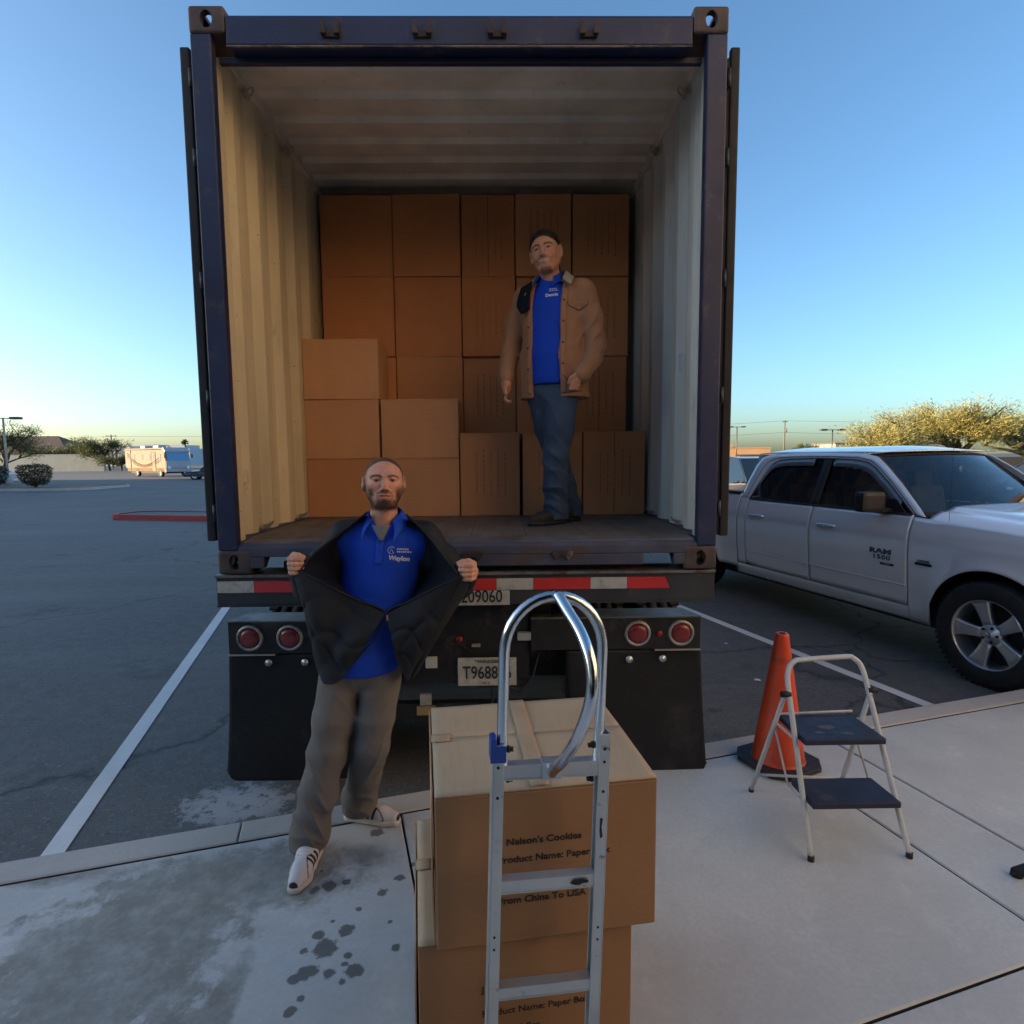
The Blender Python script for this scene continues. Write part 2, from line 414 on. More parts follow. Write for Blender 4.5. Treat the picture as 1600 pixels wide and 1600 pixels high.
# corner posts
for s in (-1, 1):
    b = MB()
    b.prism([(s*1.219, .0), (s*1.219, .16), (s*1.19, .16), (s*1.19, .05), (s*1.125, .05), (s*1.125, .0)], .118, 2.473, 'z')
    b.build('corner_post', M_BLUE, cont, bevel=.006)
    b = MB(); b.prism([(s*1.187, .053), (s*1.187, .16), (s*1.15, .16), (s*1.142, .075), (s*1.142, .053)], .15, 2.43, 'z')
    b.build('post_inner_channel', M_INR if s > 0 else M_INL, cont, bevel=.004)
    # side wall corrugated
    b = MB(); y0 = .16; prof = []; y = y0; pit = .278
    while y < L-.3:
        for dy, dx in ((0, 0), (.070, 0), (.138, .036), (.210, .036)): prof.append((y+dy, dx))
        y += pit
    pts = [(s*(1.205-.0-dx), yy) for yy, dx in prof]
    vs = [(x, yy, .16) for x, yy in pts]+[(x, yy, 2.50) for x, yy in pts]; n = len(pts)
    b.add(vs, [(i, i+1, n+i+1, n+i) for i in range(n-1)])
    b.build('side_wall', [M_INR if s > 0 else M_INL], cont, solid=.003)
    # outer skin colour is the blue sheet 6 mm outside
    b = MB(); vs = [(x+s*.006, yy, .16) for x, yy in pts]+[(x+s*.006, yy, 2.50) for x, yy in pts]
    b.add(vs, [(i, i+1, n+i+1, n+i) for i in range(n-1)]); b.build('outer_skin', M_BLUE, cont)
    b = MB(); b.bx(s*1.219, s*1.155, .16, L, 2.50, 2.565); b.build('top_side_rail', M_CEIL, cont, bevel=.006)
    b = MB(); b.bx(s*1.219, s*1.165, .16, L, .05, .165); b.build('bottom_side_rail', M_BLUE2, cont, bevel=.005)
    # lashing rings
    for yy in (.45, 1.05):
        for zz in (.185, 2.47):
            b = MB(); b.tube([(s*1.15, yy-.02, zz), (s*1.135, yy-.022, zz+.018), (s*1.122, yy-.006, zz+.03), (s*1.122, yy+.01, zz+.028), (s*1.135, yy+.022, zz+.014), (s*1.15, yy+.02, zz)], .0045, 6)
            b.bx(s*1.17, s*1.15, yy-.03, yy+.03, zz-.012, zz+.012)
            o = b.build('lashing_ring', M_GALV, cont)
# scrape strip at the left wall's door edge
# corner castings
def casting(x, z, s):
    b = MB(); w, h, d = .162, .118, .178
    bm = bmesh.new(); bmesh.ops.create_cube(bm, size=1); bmesh.ops.scale(bm, vec=(w, d, h), verts=bm.verts)
    bmesh.ops.bevel(bm, geom=list(bm.edges), offset=.014, segments=3, profile=.5, affect='EDGES')
    me = bpy.data.meshes.new('c'); bm.to_mesh(me); bm.free()
    o = bpy.data.objects.new('corner_casting', me); COL.objects.link(o)
    c = bmesh.new(); bmesh.ops.create_cone(c, segments=24, radius1=.5, radius2=.5, depth=1, cap_ends=True)
    bmesh.ops.scale(c, vec=(.055, .075, .12), verts=c.verts); bmesh.ops.rotate(c, matrix=Matrix.Rotation(rad(90), 3, 'X'), verts=c.verts)
    # drilled front hole, side hole and top hole into a hollow core
    for kk, (mm, t) in enumerate([(Matrix(), (0, -.09, 0))]): pass
    bmesh.ops.scale(c, vec=(1, 1, 1), verts=c.verts)
    bmesh.ops.translate(c, vec=(0, -.06, 0), verts=c.verts)
    m2 = bpy.data.meshes.new('c2'); c.to_mesh(m2); c.free(); o2 = bpy.data.objects.new('x', m2); COL.objects.link(o2)
    c3 = bmesh.new(); bmesh.ops.create_cube(c3, size=1); bmesh.ops.scale(c3, vec=(.112, .11, .082), verts=c3.verts)
    m3 = bpy.data.meshes.new('c3'); c3.to_mesh(m3); c3.free(); o3 = bpy.data.objects.new('x', m3); COL.objects.link(o3)
    c4 = bmesh.new(); bmesh.ops.create_cube(c4, size=1); bmesh.ops.scale(c4, vec=(.12, .055, .05), verts=c4.verts); bmesh.ops.translate(c4, vec=(s*.06, .02, 0), verts=c4.verts)
    m4 = bpy.data.meshes.new('c4'); c4.to_mesh(m4); c4.free(); o4 = bpy.data.objects.new('x', m4); COL.objects.link(o4)
    c5 = bmesh.new(); bmesh.ops.create_cube(c5, size=1); bmesh.ops.scale(c5, vec=(.06, .11, .16), verts=c5.verts); bmesh.ops.translate(c5, vec=(0, .0, .05), verts=c5.verts)
    m5 = bpy.data.meshes.new('c5'); c5.to_mesh(m5); c5.free(); o5 = bpy.data.objects.new('x', m5); COL.objects.link(o5)
    for q in (o3, o2, o4, o5):
        md = o.modifiers.new('b', 'BOOLEAN'); md.object = q; md.operation = 'DIFFERENCE'; md.solver = 'EXACT'
    dg = bpy.context.evaluated_depsgraph_get(); res = bpy.data.meshes.new_from_object(o.evaluated_get(dg))
    for q in (o2, o3, o4, o5): bpy.data.objects.remove(q)
    o.modifiers.clear(); o.data = res; res.materials.clear(); res.materials.append(M_CAST); res.name = 'corner_casting'
    o.parent = cont; o.location = (x, d/2-.004, z)
    return o
for s in (-1, 1):
    for z in (.059, 2.532):
        casting(s*(1.219-.081+.003), z, s)
        if z < 1:
            b = MB(); b.cyl((s*1.14-.012, .05, z-.02), (s*1.14+.016, .04, z+.016), .006); b.build('twist_lock_tip', M_GALV, cont)
# header beam, recess and sill
b = MB(); b.prism([(-.0, 2.424), (0, 2.545), (.012, 2.555), (.11, 2.555), (.11, 2.424)], -1.057, 1.057, 'x'); b.build('door_header', M_BLUE, cont, bevel=.006)
b = MB(); b.bx(-1.057, 1.057, .0005, .012, 2.4175, 2.4235); b.build('header_edge', mat('worn_edge', (.16, .13, .11), .7, var=.4, scale=30, dirt=(.05, .04, .05), dth=.5), cont)
b = MB(); b.prism([(.075, 2.392), (.075, 2.4165), (.10, 2.4165), (.10, 2.392)], -1.125, 1.125, 'x'); b.build('header_recess', mat('navy_dark', (.008, .012, .04), .5), cont)
b = MB(); b.prism([(-.0, .084), (0, .128), (.02, .145), (.16, .152), (.16, .084)], -1.125, 1.125, 'x')
for x0_, x1_ in ((-1.125, -1.0), (-.86, .863), (1.01, 1.125)): b.prism([(.0, .028), (.0, .0838), (.10, .0838), (.04, .028)], x0_, x1_, 'x')
b.build('door_sill', mat('sill_paint', (.055, .06, .09), .6, var=.35, scale=4, bump=.35, bscale=25, dirt=(.07, .05, .045), dscale=6, dth=.52), cont, bevel=.005)
M_BRK = mat('lock_bracket_metal', (.05, .035, .03), .6, .3, var=.4, scale=20, dirt=(.22, .15, .11), dth=.6)
for x in (-.583, -.171, .167, .582):
    b = MB(); M_ = b
    b.bx(x-.036, x+.036, -.012, .001, 2.452, 2.478)
    for q, t in ((-.03, .2), (.03, -.2)):
        b.prism([(x+q-.012, 2.455), (x+q+.012, 2.455), (x+q+.006-t*.02, 2.512+(.012 if q > 0 else 0)), (x+q-.008-t*.02, 2.500)], -.032, -.012, 'y')
        b.bx(x+q-.01, x+q+.01, -.013, .001, 2.455, 2.49)
    b.build('lock_keeper', M_BRK, cont, bevel=.002)
for x in (.02, .46, -.45):
    b = MB()
    b.prism([(x-.05, .10), (x+.05, .10), (x+.052, .085), (x+.03, .055), (x+.012, .075), (x-.012, .075), (x-.03, .055), (x-.052, .085)], -.016, .001, 'y')
    b.build('sill_keeper', M_BRK, cont, bevel=.002)
# roof with transverse corrugation
b = MB(); y = .16; prof = []
while y < L-.2:
    for dy, dz in ((0, 0), (.10, 0), (.128, .028), (.188, .028), (.215, 0)): prof.append((y+dy, dz))
    y += .24
n = len(prof); vs = [(-1.16, yy, 2.54+dz) for yy, dz in prof]+[(1.16, yy, 2.54+dz) for yy, dz in prof]
b.add(vs, [(i, i+1, n+i+1, n+i) for i in range(n-1)])
b.build('roof', M_CEIL, cont, solid=.003)
b = MB(); b.bx(-1.2, 1.2, .12, L, 2.572, 2.585); b.build('roof_skin', M_BLUE, cont)
# ribs of tie welds on ceiling edge
def m_floor():
    k = NT('container_floor')
    w_ = k.noise(3, 6, .7, stretch=(8, .6, 1)); c = k.ramp(w_, [(.3, (.08, .066, .056)), (.7, (.17, .14, .12))])
    c = k.mix(k.ramp(k.noise(4, 7, .75), [(.5, 0), (.65, .7)]), c, (.18, .18, .19))
    k.set(Base_Color=c, Roughness=.62); k.bump(w_, .2, .004); return k.m
b = MB()
for i in range(8):
    x0 = -1.16+i*.29; b.bx(x0+.0015, x0+.2885, .165, L-.1, .12, .155)
b.build('floor', m_floor(), cont)
b = MB(); b.bx(-1.12, 1.12, .02, .165, .12, .1535); b.build('threshold_plate', mat('threshold', (.14, .14, .16), .5, .3, var=.4, scale=6, bump=.2), cont)
b = MB(); b.bx(-1.2, 1.2, L-.04, L, .1, 2.55); b.build('front_wall', M_BLUE, cont)
b = MB()
for i in range(38): b.bx(-1.16, 1.16, .5+i*.305, .545+i*.305, .02, .118)
b.build('floor_crossmember', M_DARK, cont); 
# doors folded back along the sides
for s in (-1, 1):
    r = MB(); r.bx(s*1.268, s*1.298, .10, 1.24, .17, 2.45, bev=.006); door = r.build('door', mat('door_green_black', (.02, .028, .03), .5, var=.3, scale=3, dirt=(.06, .05, .04), dth=.62) if s > 0 else M_BLUE2, cont)
    g_ = MB(); g_.bx(s*1.262, s*1.306, .075, .108, .155, 2.465, bev=.008)
    g_.prism([(s*1.245, .085), (s*1.268, .085), (s*1.268, .115), (s*1.240, .12)], .16, 2.42, 'z')
    g_.build('door_gasket', M_RUBR, door)
    q = MB()
    for yy in (.22, .62): q.cyl((s*1.247, yy, .15), (s*1.247, yy, 2.44), .0165, n=12)
    q.build('lock_rod', M_GALV, door)
    for zz in (.30, .85, 1.4, 1.95, 2.3):
        h = MB(); h.bx(s*1.2215, s*1.250, .03, .11, zz-.03, zz+.03, bev=.004); h.cyl((s*1.236, .03, zz-.04), (s*1.236, .03, zz+.04), .011); h.build('hinge', M_DARK, door)
# small paper label on the right wall
b = MB(); b.bx(1.157, 1.1585, .40, .47, 1.02, 1.12); b.build('wall_sticker', mat('faded_sticker', (.5, .55, .6), .5), cont)
# ================================================================== CHASSIS
ch = thing('container_chassis', 'black trailer chassis under the container with striped bumper and mud flaps', 'trailer', (0, 0, 0))
M_CH = mat('chassis_black', (.013, .013, .015), .55, .1, var=.4, scale=6, bump=.25, bscale=22, dirt=(.05, .042, .036), dscale=5, dth=.55)
M_CH2 = mat('chassis_grey', (.034, .037, .043), .5, .1, var=.35, scale=5, bump=.25, bscale=22, dirt=(.075, .06, .05), dscale=6, dth=.55)
b = MB(); b.bx(-1.24, 1.218, .008, .13, 1.085, 1.232, bev=.004); b.bx(-1.24, 1.218, .0, .012, 1.087, 1.094); b.build('rear_bumper', M_CH2, ch)
b = MB(); b.bx(-1.243, 1.22, -.004, .2, 1.233, 1.2465); b.build('bolster_plate', mat('bolster_edge', (.16, .15, .15), .5, .4, var=.4, scale=10, dirt=RUST, dth=.5), ch, bevel=.002)
b = MB(); b.bx(-.93, .72, .07, .24, 1.2475, 1.30); b.build('bolster', M_CH, ch)
def m_tape(name, c, dirt):
    k = NT(name); c2 = k.mix(k.ramp(k.noise(22, 6, .75), [(.52, 0), (.68, .7)]), c, dirt)
    br = k.n('ShaderNodeTexVoronoi'); br.inputs['Scale'].default_value = 300; k.l(k.coord(), br.inputs['Vector'])
    k.set(Base_Color=c2, Roughness=.35, Coat_Weight=.5); k.bump(br.outputs['Distance'], .15, .001); return k.m
M_TR = m_tape('tape_red', (.55, .03, .03), (.25, .04, .04)); M_TW = m_tape('tape_white', (.46, .46, .42), (.2, .18, .15))
xs = [(-1.235, -1.055, 'W', 1), (-1.055, -.775, 'R', 1), (-.775, -.595, 'W', 1), (-.595, -.315, 'R', 1), (-.315, -.155, 'W', 1), (-.155, .135, 'R', 1), (.135, .318, 'W', 1), (.318, .600, 'R', 1), (.600, .782, 'W', 1), (.782, .995, 'R', 0)]
for x0, x1, c, full in xs:
    b = MB()
    if full: b.bx(x0+.001, x1-.001, .003, .008, 1.158, 1.215)
    else: b.prism([(x0+.001, 1.158), (x1, 1.158), (x1-.025, 1.215), (x0+.001, 1.215)], .003, .008, 'y')
    b.build('reflective_tape', M_TR if c == 'R' else M_TW, ch)
# light bar with upper flange
M_GALVB = mat('light_bar_top', (.16, .17, .17), .5, .3, var=.3, scale=7, dirt=(.08, .06, .05), dth=.55)
for s in (-1, 1):
    o_ = -.03
    x0, x1 = (s*1.225+o_, s*.34+o_)
    b = MB(); b.bx(x0, x1, .133, .148, .805, .972); b.bx(x0, x1, .149, .29, .8055, .8155)
    br = b.build('light_bracket', M_CH, ch, bevel=.002)
    b = MB(); b.prism([(x0, .128), (x0-s*.05, .30), (x1, .30), (x1, .128)], .9725, .980, 'z'); b.build('bracket_flange', M_GALVB, ch)
    b = MB(); b.bx(x0, x0-s*.24, .118, .132, .800, .806); b.build('bracket_lip', M_GALV, ch)
    for xx in ((-1.144, -.938) if s < 0 else (.866, 1.093)):
        ax = Matrix.Translation((xx, .1335, .890)) @ Matrix.Rotation(rad(90), 4, 'X')
        lm = MB(); lm.lathe([(.0, .020), (.02, .0198), (.036, .0175), (.046, .012), (.051, .003), (.052, 0)], 40, ax)
        lm.build('tail_light', mat('tail_lens_red', (.20, .012, .012), .22, var=.15, scale=60, bump=.4, bscale=240, coat=.5), ch)
        lm = MB(); lm.lathe([(.0525, .001), (.054, .010), (.060, .0125), (.067, .010), (.0695, .002), (.0695, 0)], 40, ax)
        rg = lm.build('light_ring', mat('chrome_ring', (.38, .37, .35), .42, .6, var=.2, scale=30, dirt=(.14, .12, .10), dth=.62), ch)
    # mud flap
    b = MB(); xa, xb = x0+s*.005, x0-s*.70
    zb = .105
    def flap(u, v, xa=xa, xb=xb, s=s):
        z = .798-(.798-zb)*v; x = xa+(xb-xa)*u + s*(.055*v)
        # rounded lower corners
        r = .06
        zz = z
        du = min(u, 1-u)*.70
        if v > .9 and du < r:
            lim = zb+r-math.sqrt(max(0, r*r-(r-du)**2)); zz = max(z, lim)
        return (x, .145+.02*math.sin(v*2.2)+.006*math.sin(u*5+v*3), zz)
    b.grid(flap, 40, 40); mf = b.build('mud_flap', mat('mud_flap_rubber', (.005, .0055, .007), .65, var=.35, scale=3, bump=.25, bscale=9, dirt=(.022, .022, .022), dscale=3, dth=.56), ch, solid=.009)
    for xx, zz in (((-1.055, .757), (-.868, .757)) if s < 0 else ((.825, .75), (1.0, .752))):
        q = MB(); q.lathe([(0, .012), (.006, .012), (.008, .006), (.018, .006), (.0185, 0)], 20, Matrix.Translation((xx, .137, zz)) @ Matrix.Rotation(rad(90), 4, 'X')); q.build('flap_bolt', mat('zinc_bolt', (.6, .62, .62), .35, .8), mf)
    for xx in (s*.60-.03, s*1.0-.03+.0):
        pass
    # marker lights
for xx, zz in ((-.062, .872), (.66, .89), (.98, .888), (-.76, .885)):
    b = MB(); b.lathe([(0, .012), (.012, .010), (.017, .003), (.017, 0)], 16, Matrix.Translation((xx, .131, zz)) @ Matrix.Rotation(rad(90), 4, 'X')); b.build('marker_light', mat('marker_red', (.28, .012, .015), .3), ch)
# centre frame behind the plates
b = MB(); b.bx(-.36, .30, .16, .18, .62, 1.06); b.bx(-.42, .42, .20, .32, .95, 1.08); b.build('rear_crossmember', M_CH, ch, bevel=.004)
b = MB(); 
for s in (-1, 1):
    b.bx(s*.43, s*.56, .2, 9.5, 1.205, 1.225); b.bx(s*.43, s*.56, .2, 9.5, .93, .95); b.bx(s*.49, s*.50, .2, 9.5, .95, 1.205)
b.build('frame_rail', M_CH, ch)
b = MB(); b.bx(.055-.02, .30, .152, .16, .60, .64); b.bx(.10, .11, .145, .16, .3, .62)
b.build('light_wire_bar', M_CH, ch)
b = MB(); b.tube([(.12, .15, .72), (.18, .12, .62), (.25, .13, .58), (.32, .15, .66), (.36, .18, .8)], .006, 8); b.tube([(-.3, .15, .9), (-.2, .13, .82), (-.1, .14, .86), (0, .15, .8)], .005, 8); b.build('air_hose', M_RUBR, ch)
b = MB(); b.bx(.24, .31, .13, .16, .86, .90); b.build('reflector_block', mat('dull_white', (.33, .36, .4), .5), ch)
# underride guard
b = MB(); b.bx(-.85, .85, .19, .25, .42, .50); b.bx(-.6, -.5, .2, .25, .5, .95); b.bx(.5, .6, .2, .25, .5, .95); b.build('underride_guard', M_CH, ch, bevel=.004)
b = MB(); b.bx(-.30, -.20, .183, .19, .44, .49); b.build('guard_reflector', mat('amber_dirty', (.3, .2, .1), .5), ch)
# wheels : dual tyres on two axles
def tyre_mb(R, W, tread=36):
    prof = [(R*.58, -W/2+.01), (R*.72, -W/2), (R*.9, -W/2), (R*.97, -W/2+.015), (R, -W/2+.035)]
    for g0 in (-.25, 0, .25): prof += [(R, W*g0-.012), (R-.012, W*g0-.008), (R-.012, W*g0+.008), (R, W*g0+.012)]
    prof += [(R, W/2-.035), (R*.97, W/2-.015), (R*.9, W/2), (R*.72, W/2), (R*.58, W/2-.01)]
    return prof
M_TYRE = mat('tyre_rubber', (.016, .016, .017), .75, var=.3, scale=8, bump=.3, bscale=50)
M_HUB = mat('dirty_white_wheel', (.25, .24, .22), .6, .1, dirt=(.08, .06, .05), dth=.5)
for yc in (.82, 2.04):
    for xc in (-1.08, -.75, .75, 1.08):
        ax = Matrix.Translation((xc, yc, .505)) @ Matrix.Rotation(rad(90), 4, 'Y')
        b = MB(); b.lathe(tyre_mb(.505, .26), 48, ax)
        for i in range(48):
            a = 2*math.pi*i/48
            for sx_ in (-1, 1):
                m_ = ax @ Matrix.Rotation(a, 4, 'Z') @ Matrix.Translation((.503, 0, sx_*.1))
                b.M = m_; b.box((0, 0, 0), (.014, .04, .05)); b.M = Matrix()
        wt = b.build('tyre', M_TYRE, ch)
        b = MB(); b.lathe([(.0, .02), (.1, .02), (.12, -.05), (.22, -.06), (.27, .04), (.295, .06)], 32, ax); b.build('hub', M_HUB, wt)
b = MB()
for yc in (.82, 2.04): b.cyl((-1.1, yc, .505), (1.1, yc, .505), .065)
b.build('axle', M_CH, ch)
b = MB(); b.bx(-.62, .62, .45, .58, .55, .93); b.build('suspension', M_CH, ch)
b = MB(); b.bx(-.5, .5, 1.3, 1.5, .5, .93); b.build('suspension', M_CH, ch)
# landing legs at the front of the chassis
for s in (-1, 1):
    b = MB(); b.bx(s*1.0, s*.88, 8.6, 8.72, .05, 1.0); b.bx(s*1.1, s*.8, 8.5, 8.8, .006, .06); b.build('landing_leg', M_CH, ch)
b = MB(); b.bx(-.6, .6, 9.3, 12.1, 1.12, 1.24); b.build('gooseneck', M_CH, ch)
# plates
M_PLATE = mat('plate_white', (.42, .41, .36), .5, var=.2, scale=30, dirt=(.2, .18, .14), dth=.6)
M_INK = mat('black_ink', (.01, .01, .012), .6)
# chassis number plate hung on the bumper
b = MB(); b.prism([(-.12, 1.083), (.20, 1.083), (.20, 1.156), (-.085, 1.156)], -.004, .0015, 'y'); pl = b.build('number_plate', M_PLATE, ch, bevel=.002)
text_mesh('plate_text', '209060', .088, M_INK, pl, (.062, -.0055, 1.125), ROT_FRONT, bold=.0008, sx=.78)
b = MB(); b.bx(-.073, .233, .125, .13, .622, .772, bev=.004); pl = b.build('licence_plate', M_PLATE, ch)
text_mesh('plate_text', 'T968836', .096, mat('plate_ink', (.015, .02, .03), .5), pl, (.08, .1225, .690), ROT_FRONT, bold=.0008, sx=.74)
text_mesh('plate_state', 'TENNESSEE', .024, MATS['plate_ink'], pl, (.08, .1225, .752), ROT_FRONT, sx=1.1)
text_mesh('plate_corner_text', '1  TLR  4', .016, MATS['plate_ink'], pl, (.06, .1225, .637), ROT_FRONT)
b = MB(); b.bx(-.243, -.182, .143, .158, .712, .772, bev=.003); b.build('white_label', mat('label_white', (.5, .5, .47), .5, dirt=(.2, .19, .18), dth=.6), ch)
b = MB(); b.bx(.0, .045, .14, .158, .825, .838); b.build('plate_lamp', mat('plate_lamp_plastic', (.3, .28, .24), .4), ch)
b = MB(); b.bx(-.28, -.22, .17, .19, .50, .56); b.build('tool_hook', M_GALV, ch)
# ================================================================== CARTONS
def m_card(name, base, dark=1.0):
    k = NT(name)
    n = k.noise(2.0, 5, .6); f = k.noise(90, 3, .7, stretch=(.12, .12, 1))
    c = k.ramp(n, [(.3, tuple(v*.86 for v in base)), (.7, tuple(v*1.08 for v in base))])
    c = k.mix(k.ramp(f, [(.35, .16), (.6, 0)]), c, tuple(v*.7 for v in base))
    c = k.mix(k.ramp(k.noise(6, 7, .75), [(.62, 0), (.75, .35)]), c, tuple(v*1.4 for v in base))
    k.set(Base_Color=c, Roughness=.78, Specular_IOR_Level=.3); k.bump(k.noise(4, 4), .25, .012); return k.m
CARD = [m_card('cardboard', (.54, .255, .12)), m_card('cardboard_light', (.57, .30, .155)), m_card('cardboard_dark', (.48, .205, .09))]
def m_tape2():
    k = NT('packing_tape'); c = k.ramp(k.noise(8, 4), [(.3, (.40, .28, .165)), (.7, (.48, .35, .22))])
    k.set(Base_Color=c, Roughness=.55, Coat_Weight=.0); k.bump(k.noise(18, 4), .3, .004); return k.m
M_TAPE = m_tape2()
M_PRINT = mat('carton_print', (.035, .022, .014), .7, var=.5, scale=50)
def bulge_box(b, x0, x1, y0, y1, z0, z1, seed=0, amp=.003, n=5):
    """carton body with slightly bowed faces and a rounded edge"""
    r = random.Random(seed); t = bmesh.new(); bmesh.ops.create_cube(t, size=1)
    bmesh.ops.subdivide_edges(t, edges=list(t.edges), cuts=n, use_grid_fill=True)
    k = [r.uniform(-1, 1) for _ in range(9)]
    for v in t.verts:
        x, y, z = v.co*2
        bx_, by_, bz_ = (1-y*y)*(1-z*z), (1-x*x)*(1-z*z), (1-x*x)*(1-y*y)
        v.co = Vector(((x0+x1)/2+x*(x1-x0)/2*(1)+math.copysign(amp*(1+k[0]), x)*bx_*(abs(x) > .99),
                       (y0+y1)/2+y*(y1-y0)/2+math.copysign(amp*(1+k[1]), y)*by_*(abs(y) > .99),
                       (z0+z1)/2+z*(z1-z0)/2+math.copysign(amp*(1+k[2]), z)*bz_*(abs(z) > .99)))
        if abs(z) > .99 and z > 0: v.co.z += k[3]*.002*x + k[4]*.002*y
    b.merge(t, smooth=False)
def carton(x0, x1, y0, y1, z0, z1, label, group, seed, mt=0, upright=False, front=True):
    r = random.Random(seed)
    cx, cy = (x0+x1)/2, (y0+y1)/2
    root = thing('cardboard_box', label, 'cardboard box', (cx, cy, z0), rad(r.uniform(-.9, .9)), group)
    hx, hy, h = (x1-x0)/2-.001, (y1-y0)/2-.001, z1-z0-.0015
    b = MB(); bulge_box(b, -hx, hx, -hy, hy, 0, h, seed)
    b.build('carton_body', CARD[mt], root, bevel=.004)
    b = MB()
    # closing flaps seen on the printed side: a pair with a taped slit
    if upright:
        b.bx(-.0015, .0015, -hy-.004, -hy+.002, .01, h-.01) if seed % 3 == 0 else None
        # rows of stencil print turned on end
        rows = []
        for c in range(5):
            x = -hx*.45+c*hx*.24
            z = h*.22+r.uniform(0, .02)
            while z < h*.76:
                l = r.uniform(.010, .028); rows.append((x, z, l)); z += l+r.uniform(.004, .012)
        pm = MB()
        for x, z, l in rows: pm.bx(x-.0045, x+.0045, -hy-.0052, -hy-.0040, z, z+l)
        pm.build('stencil_print', M_PRINT_F, root)
    if len(b.b.verts): b.build('flap_slit', MATS['dark_slit'], root)
    else: b.b.free()
    # top seam with tape folding over the front edge
    b = MB(); b.bx(-.026, .026, -hy+.002, hy, h+.0028, h+.0042)
    b.build('tape_strip', M_TAPE, root)
    b = MB(); b.bx(-hx+.004, hx-.004, -hy-.0028, -hy-.0012, h-.007, h-.0045); b.build('fold_crease', CARD[1], root)
    return root
mat('dark_slit', (.02, .012, .008), .9)
M_PRINT_F = mat('faint_print', (.30, .155, .072), .75, var=.3, scale=40)
FZ = CZ+.155+.0015
GB = 'cartons stacked to the roof at the back of the container'; GF = 'cartons in the low front row of the container'
cols = [-1.134, -.611, -.118, .276, .686, 1.107]
# back wall, four rows high
colname = ['leftmost column', 'second column from the left', 'middle column', 'fourth column from the left', 'rightmost column']
rown = ['bottom', 'second lowest', 'third', 'topmost']
sd_ = 0
for i in range(5):
    for j in range(4):
        sd_ += 1; r = random.Random(sd_+5)
        dy = r.uniform(-.025, .03)
        x0, x1 = cols[i]+r.uniform(0, .004), cols[i+1]-r.uniform(0, .005)
        hidden = (j == 0)
        carton(x0, x1, 1.60+dy, 2.02+dy, FZ+.572*j, FZ+.572*(j+1), 'brown carton of the back stack, %s, %s row' % (colname[i], rown[j]), GB, sd_, mt=[2, 2, 2, 0, 0][i] if j > 1 else 0, upright=(i >= 2))
# front row
k = 0
for lv, nm in enumerate(['bottom', 'middle', 'topmost']):
    k += 1; carton(-1.168, -.664, 1.205-.004*lv, 1.585, FZ+.4*lv, FZ+.4*(lv+1), 'plain brown carton by the left wall, %s of the three high front stack' % nm, GF, 100+k, mt=1 if lv else 0)
for lv, nm in enumerate(['lower', 'upper']):
    k += 1; carton(-.655, -.131, 1.20, 1.585, FZ+.4*lv, FZ+.4*(lv+1), 'plain brown carton behind the blue shirted front man, %s of two in the stack' % nm, GF, 100+k, mt=1)
for (x0, x1, lb) in ((-.122, .286, 'upright carton with rows of stencil print between the plain cartons and the standing man'), (.308, .717, 'upright carton right behind the legs of the standing man'), (.725, 1.149, 'upright printed carton by the right wall of the container')):
    k += 1; carton(x0, x1, 1.20, 1.585, FZ, FZ+.572, lb, GF, 100+k, mt=0, upright=True)
# the two cartons on the hand truck
CARD_B = m_card('cardboard_brown', (.35, .19, .095))
def big_carton(loc, rot, W, D, H, label, seed, texts, openf):
    root = thing('cardboard_box', label, 'cardboard box', loc, rot, 'cartons on the hand truck')
    b = MB(); bulge_box(b, 0, W, 0, D, 0, H-.008, seed, .0025, 7); body = b.build('carton_body', CARD_B, root, bevel=.004)
    yc = D*.56
    for nm, (y0, y1) in (('front_flap', (.001, yc-.0025)), ('back_flap', (yc+.0025, D-.001))):
        b = MB()
        def ff(u, v, y0=y0, y1=y1, nm=nm):
            w_ = abs((v if nm == 'back_flap' else 1-v))       # 0 at the slit
            lift = .0045*(1-w_)**1.5*(.6+.4*math.sin(u*5+seed))
            return (.001+(W-.002)*u, y0+(y1-y0)*v, H-.004+lift)
        b.grid(ff, 24, 10); b.build(nm, MATS.get('card_top') or CARD[1], root, solid=.005)
    # tape across the seam and over the front edge
    b = MB(); tx = W*.42
    b.grid(lambda u, v: (tx+.048*u+.02*(v), .002+(D-.004)*v, H+.0042+.0012*math.sin(v*9)), 3, 20)
    b.build('tape_strip', M_TAPE, root, solid=.0006)
    b = MB(); b.grid(lambda u, v: (-.0032-.001*math.sin(u*7), .02+D*.92*u, H-.002-.05*v*(1+.15*math.sin(u*16))), 16, 2)
    b.grid(lambda u, v: (-.002+.055*v, yc-.024+.048*u, H+.0052), 4, 2)
    b.build('side_tape', M_TAPE, root, solid=.0006)
    # folded side edges seen at the left
    b = MB()
    b.grid(lambda u, v: (-.0045-.004*math.sin(v*3.1)*(.5+.5*math.sin(u*4+1)), .004+(D-.008)*u, .012+(H-.02)*v), 14, 12)
    b.build('side_flap', CARD[1], root, solid=.004)
    for (tx_, tz, sz, body_, al) in texts:
        text_mesh('carton_text', body_, sz, M_PRINT, root, (tx_, -.0045, tz), Matrix.Rotation(rad(90), 3, 'X'), align='LEFT', sx=1.12, bold=.0006, ext=.0003)
    return root
k = NT('card_top'); c = k.ramp(k.noise(2.2, 6, .6), [(.3, (.44, .325, .20)), (.7, (.53, .40, .255))]); c = k.mix(k.ramp(k.noise(90, 3, .7, stretch=(1, .12, 1)), [(.35, .15), (.6, 0)]), c, (.3, .2, .12))
k.set(Base_Color=c, Roughness=.6); k.bump(k.noise(5, 4), .25, .01); MATS['card_top'] = k.m
BA = rad(7.8)
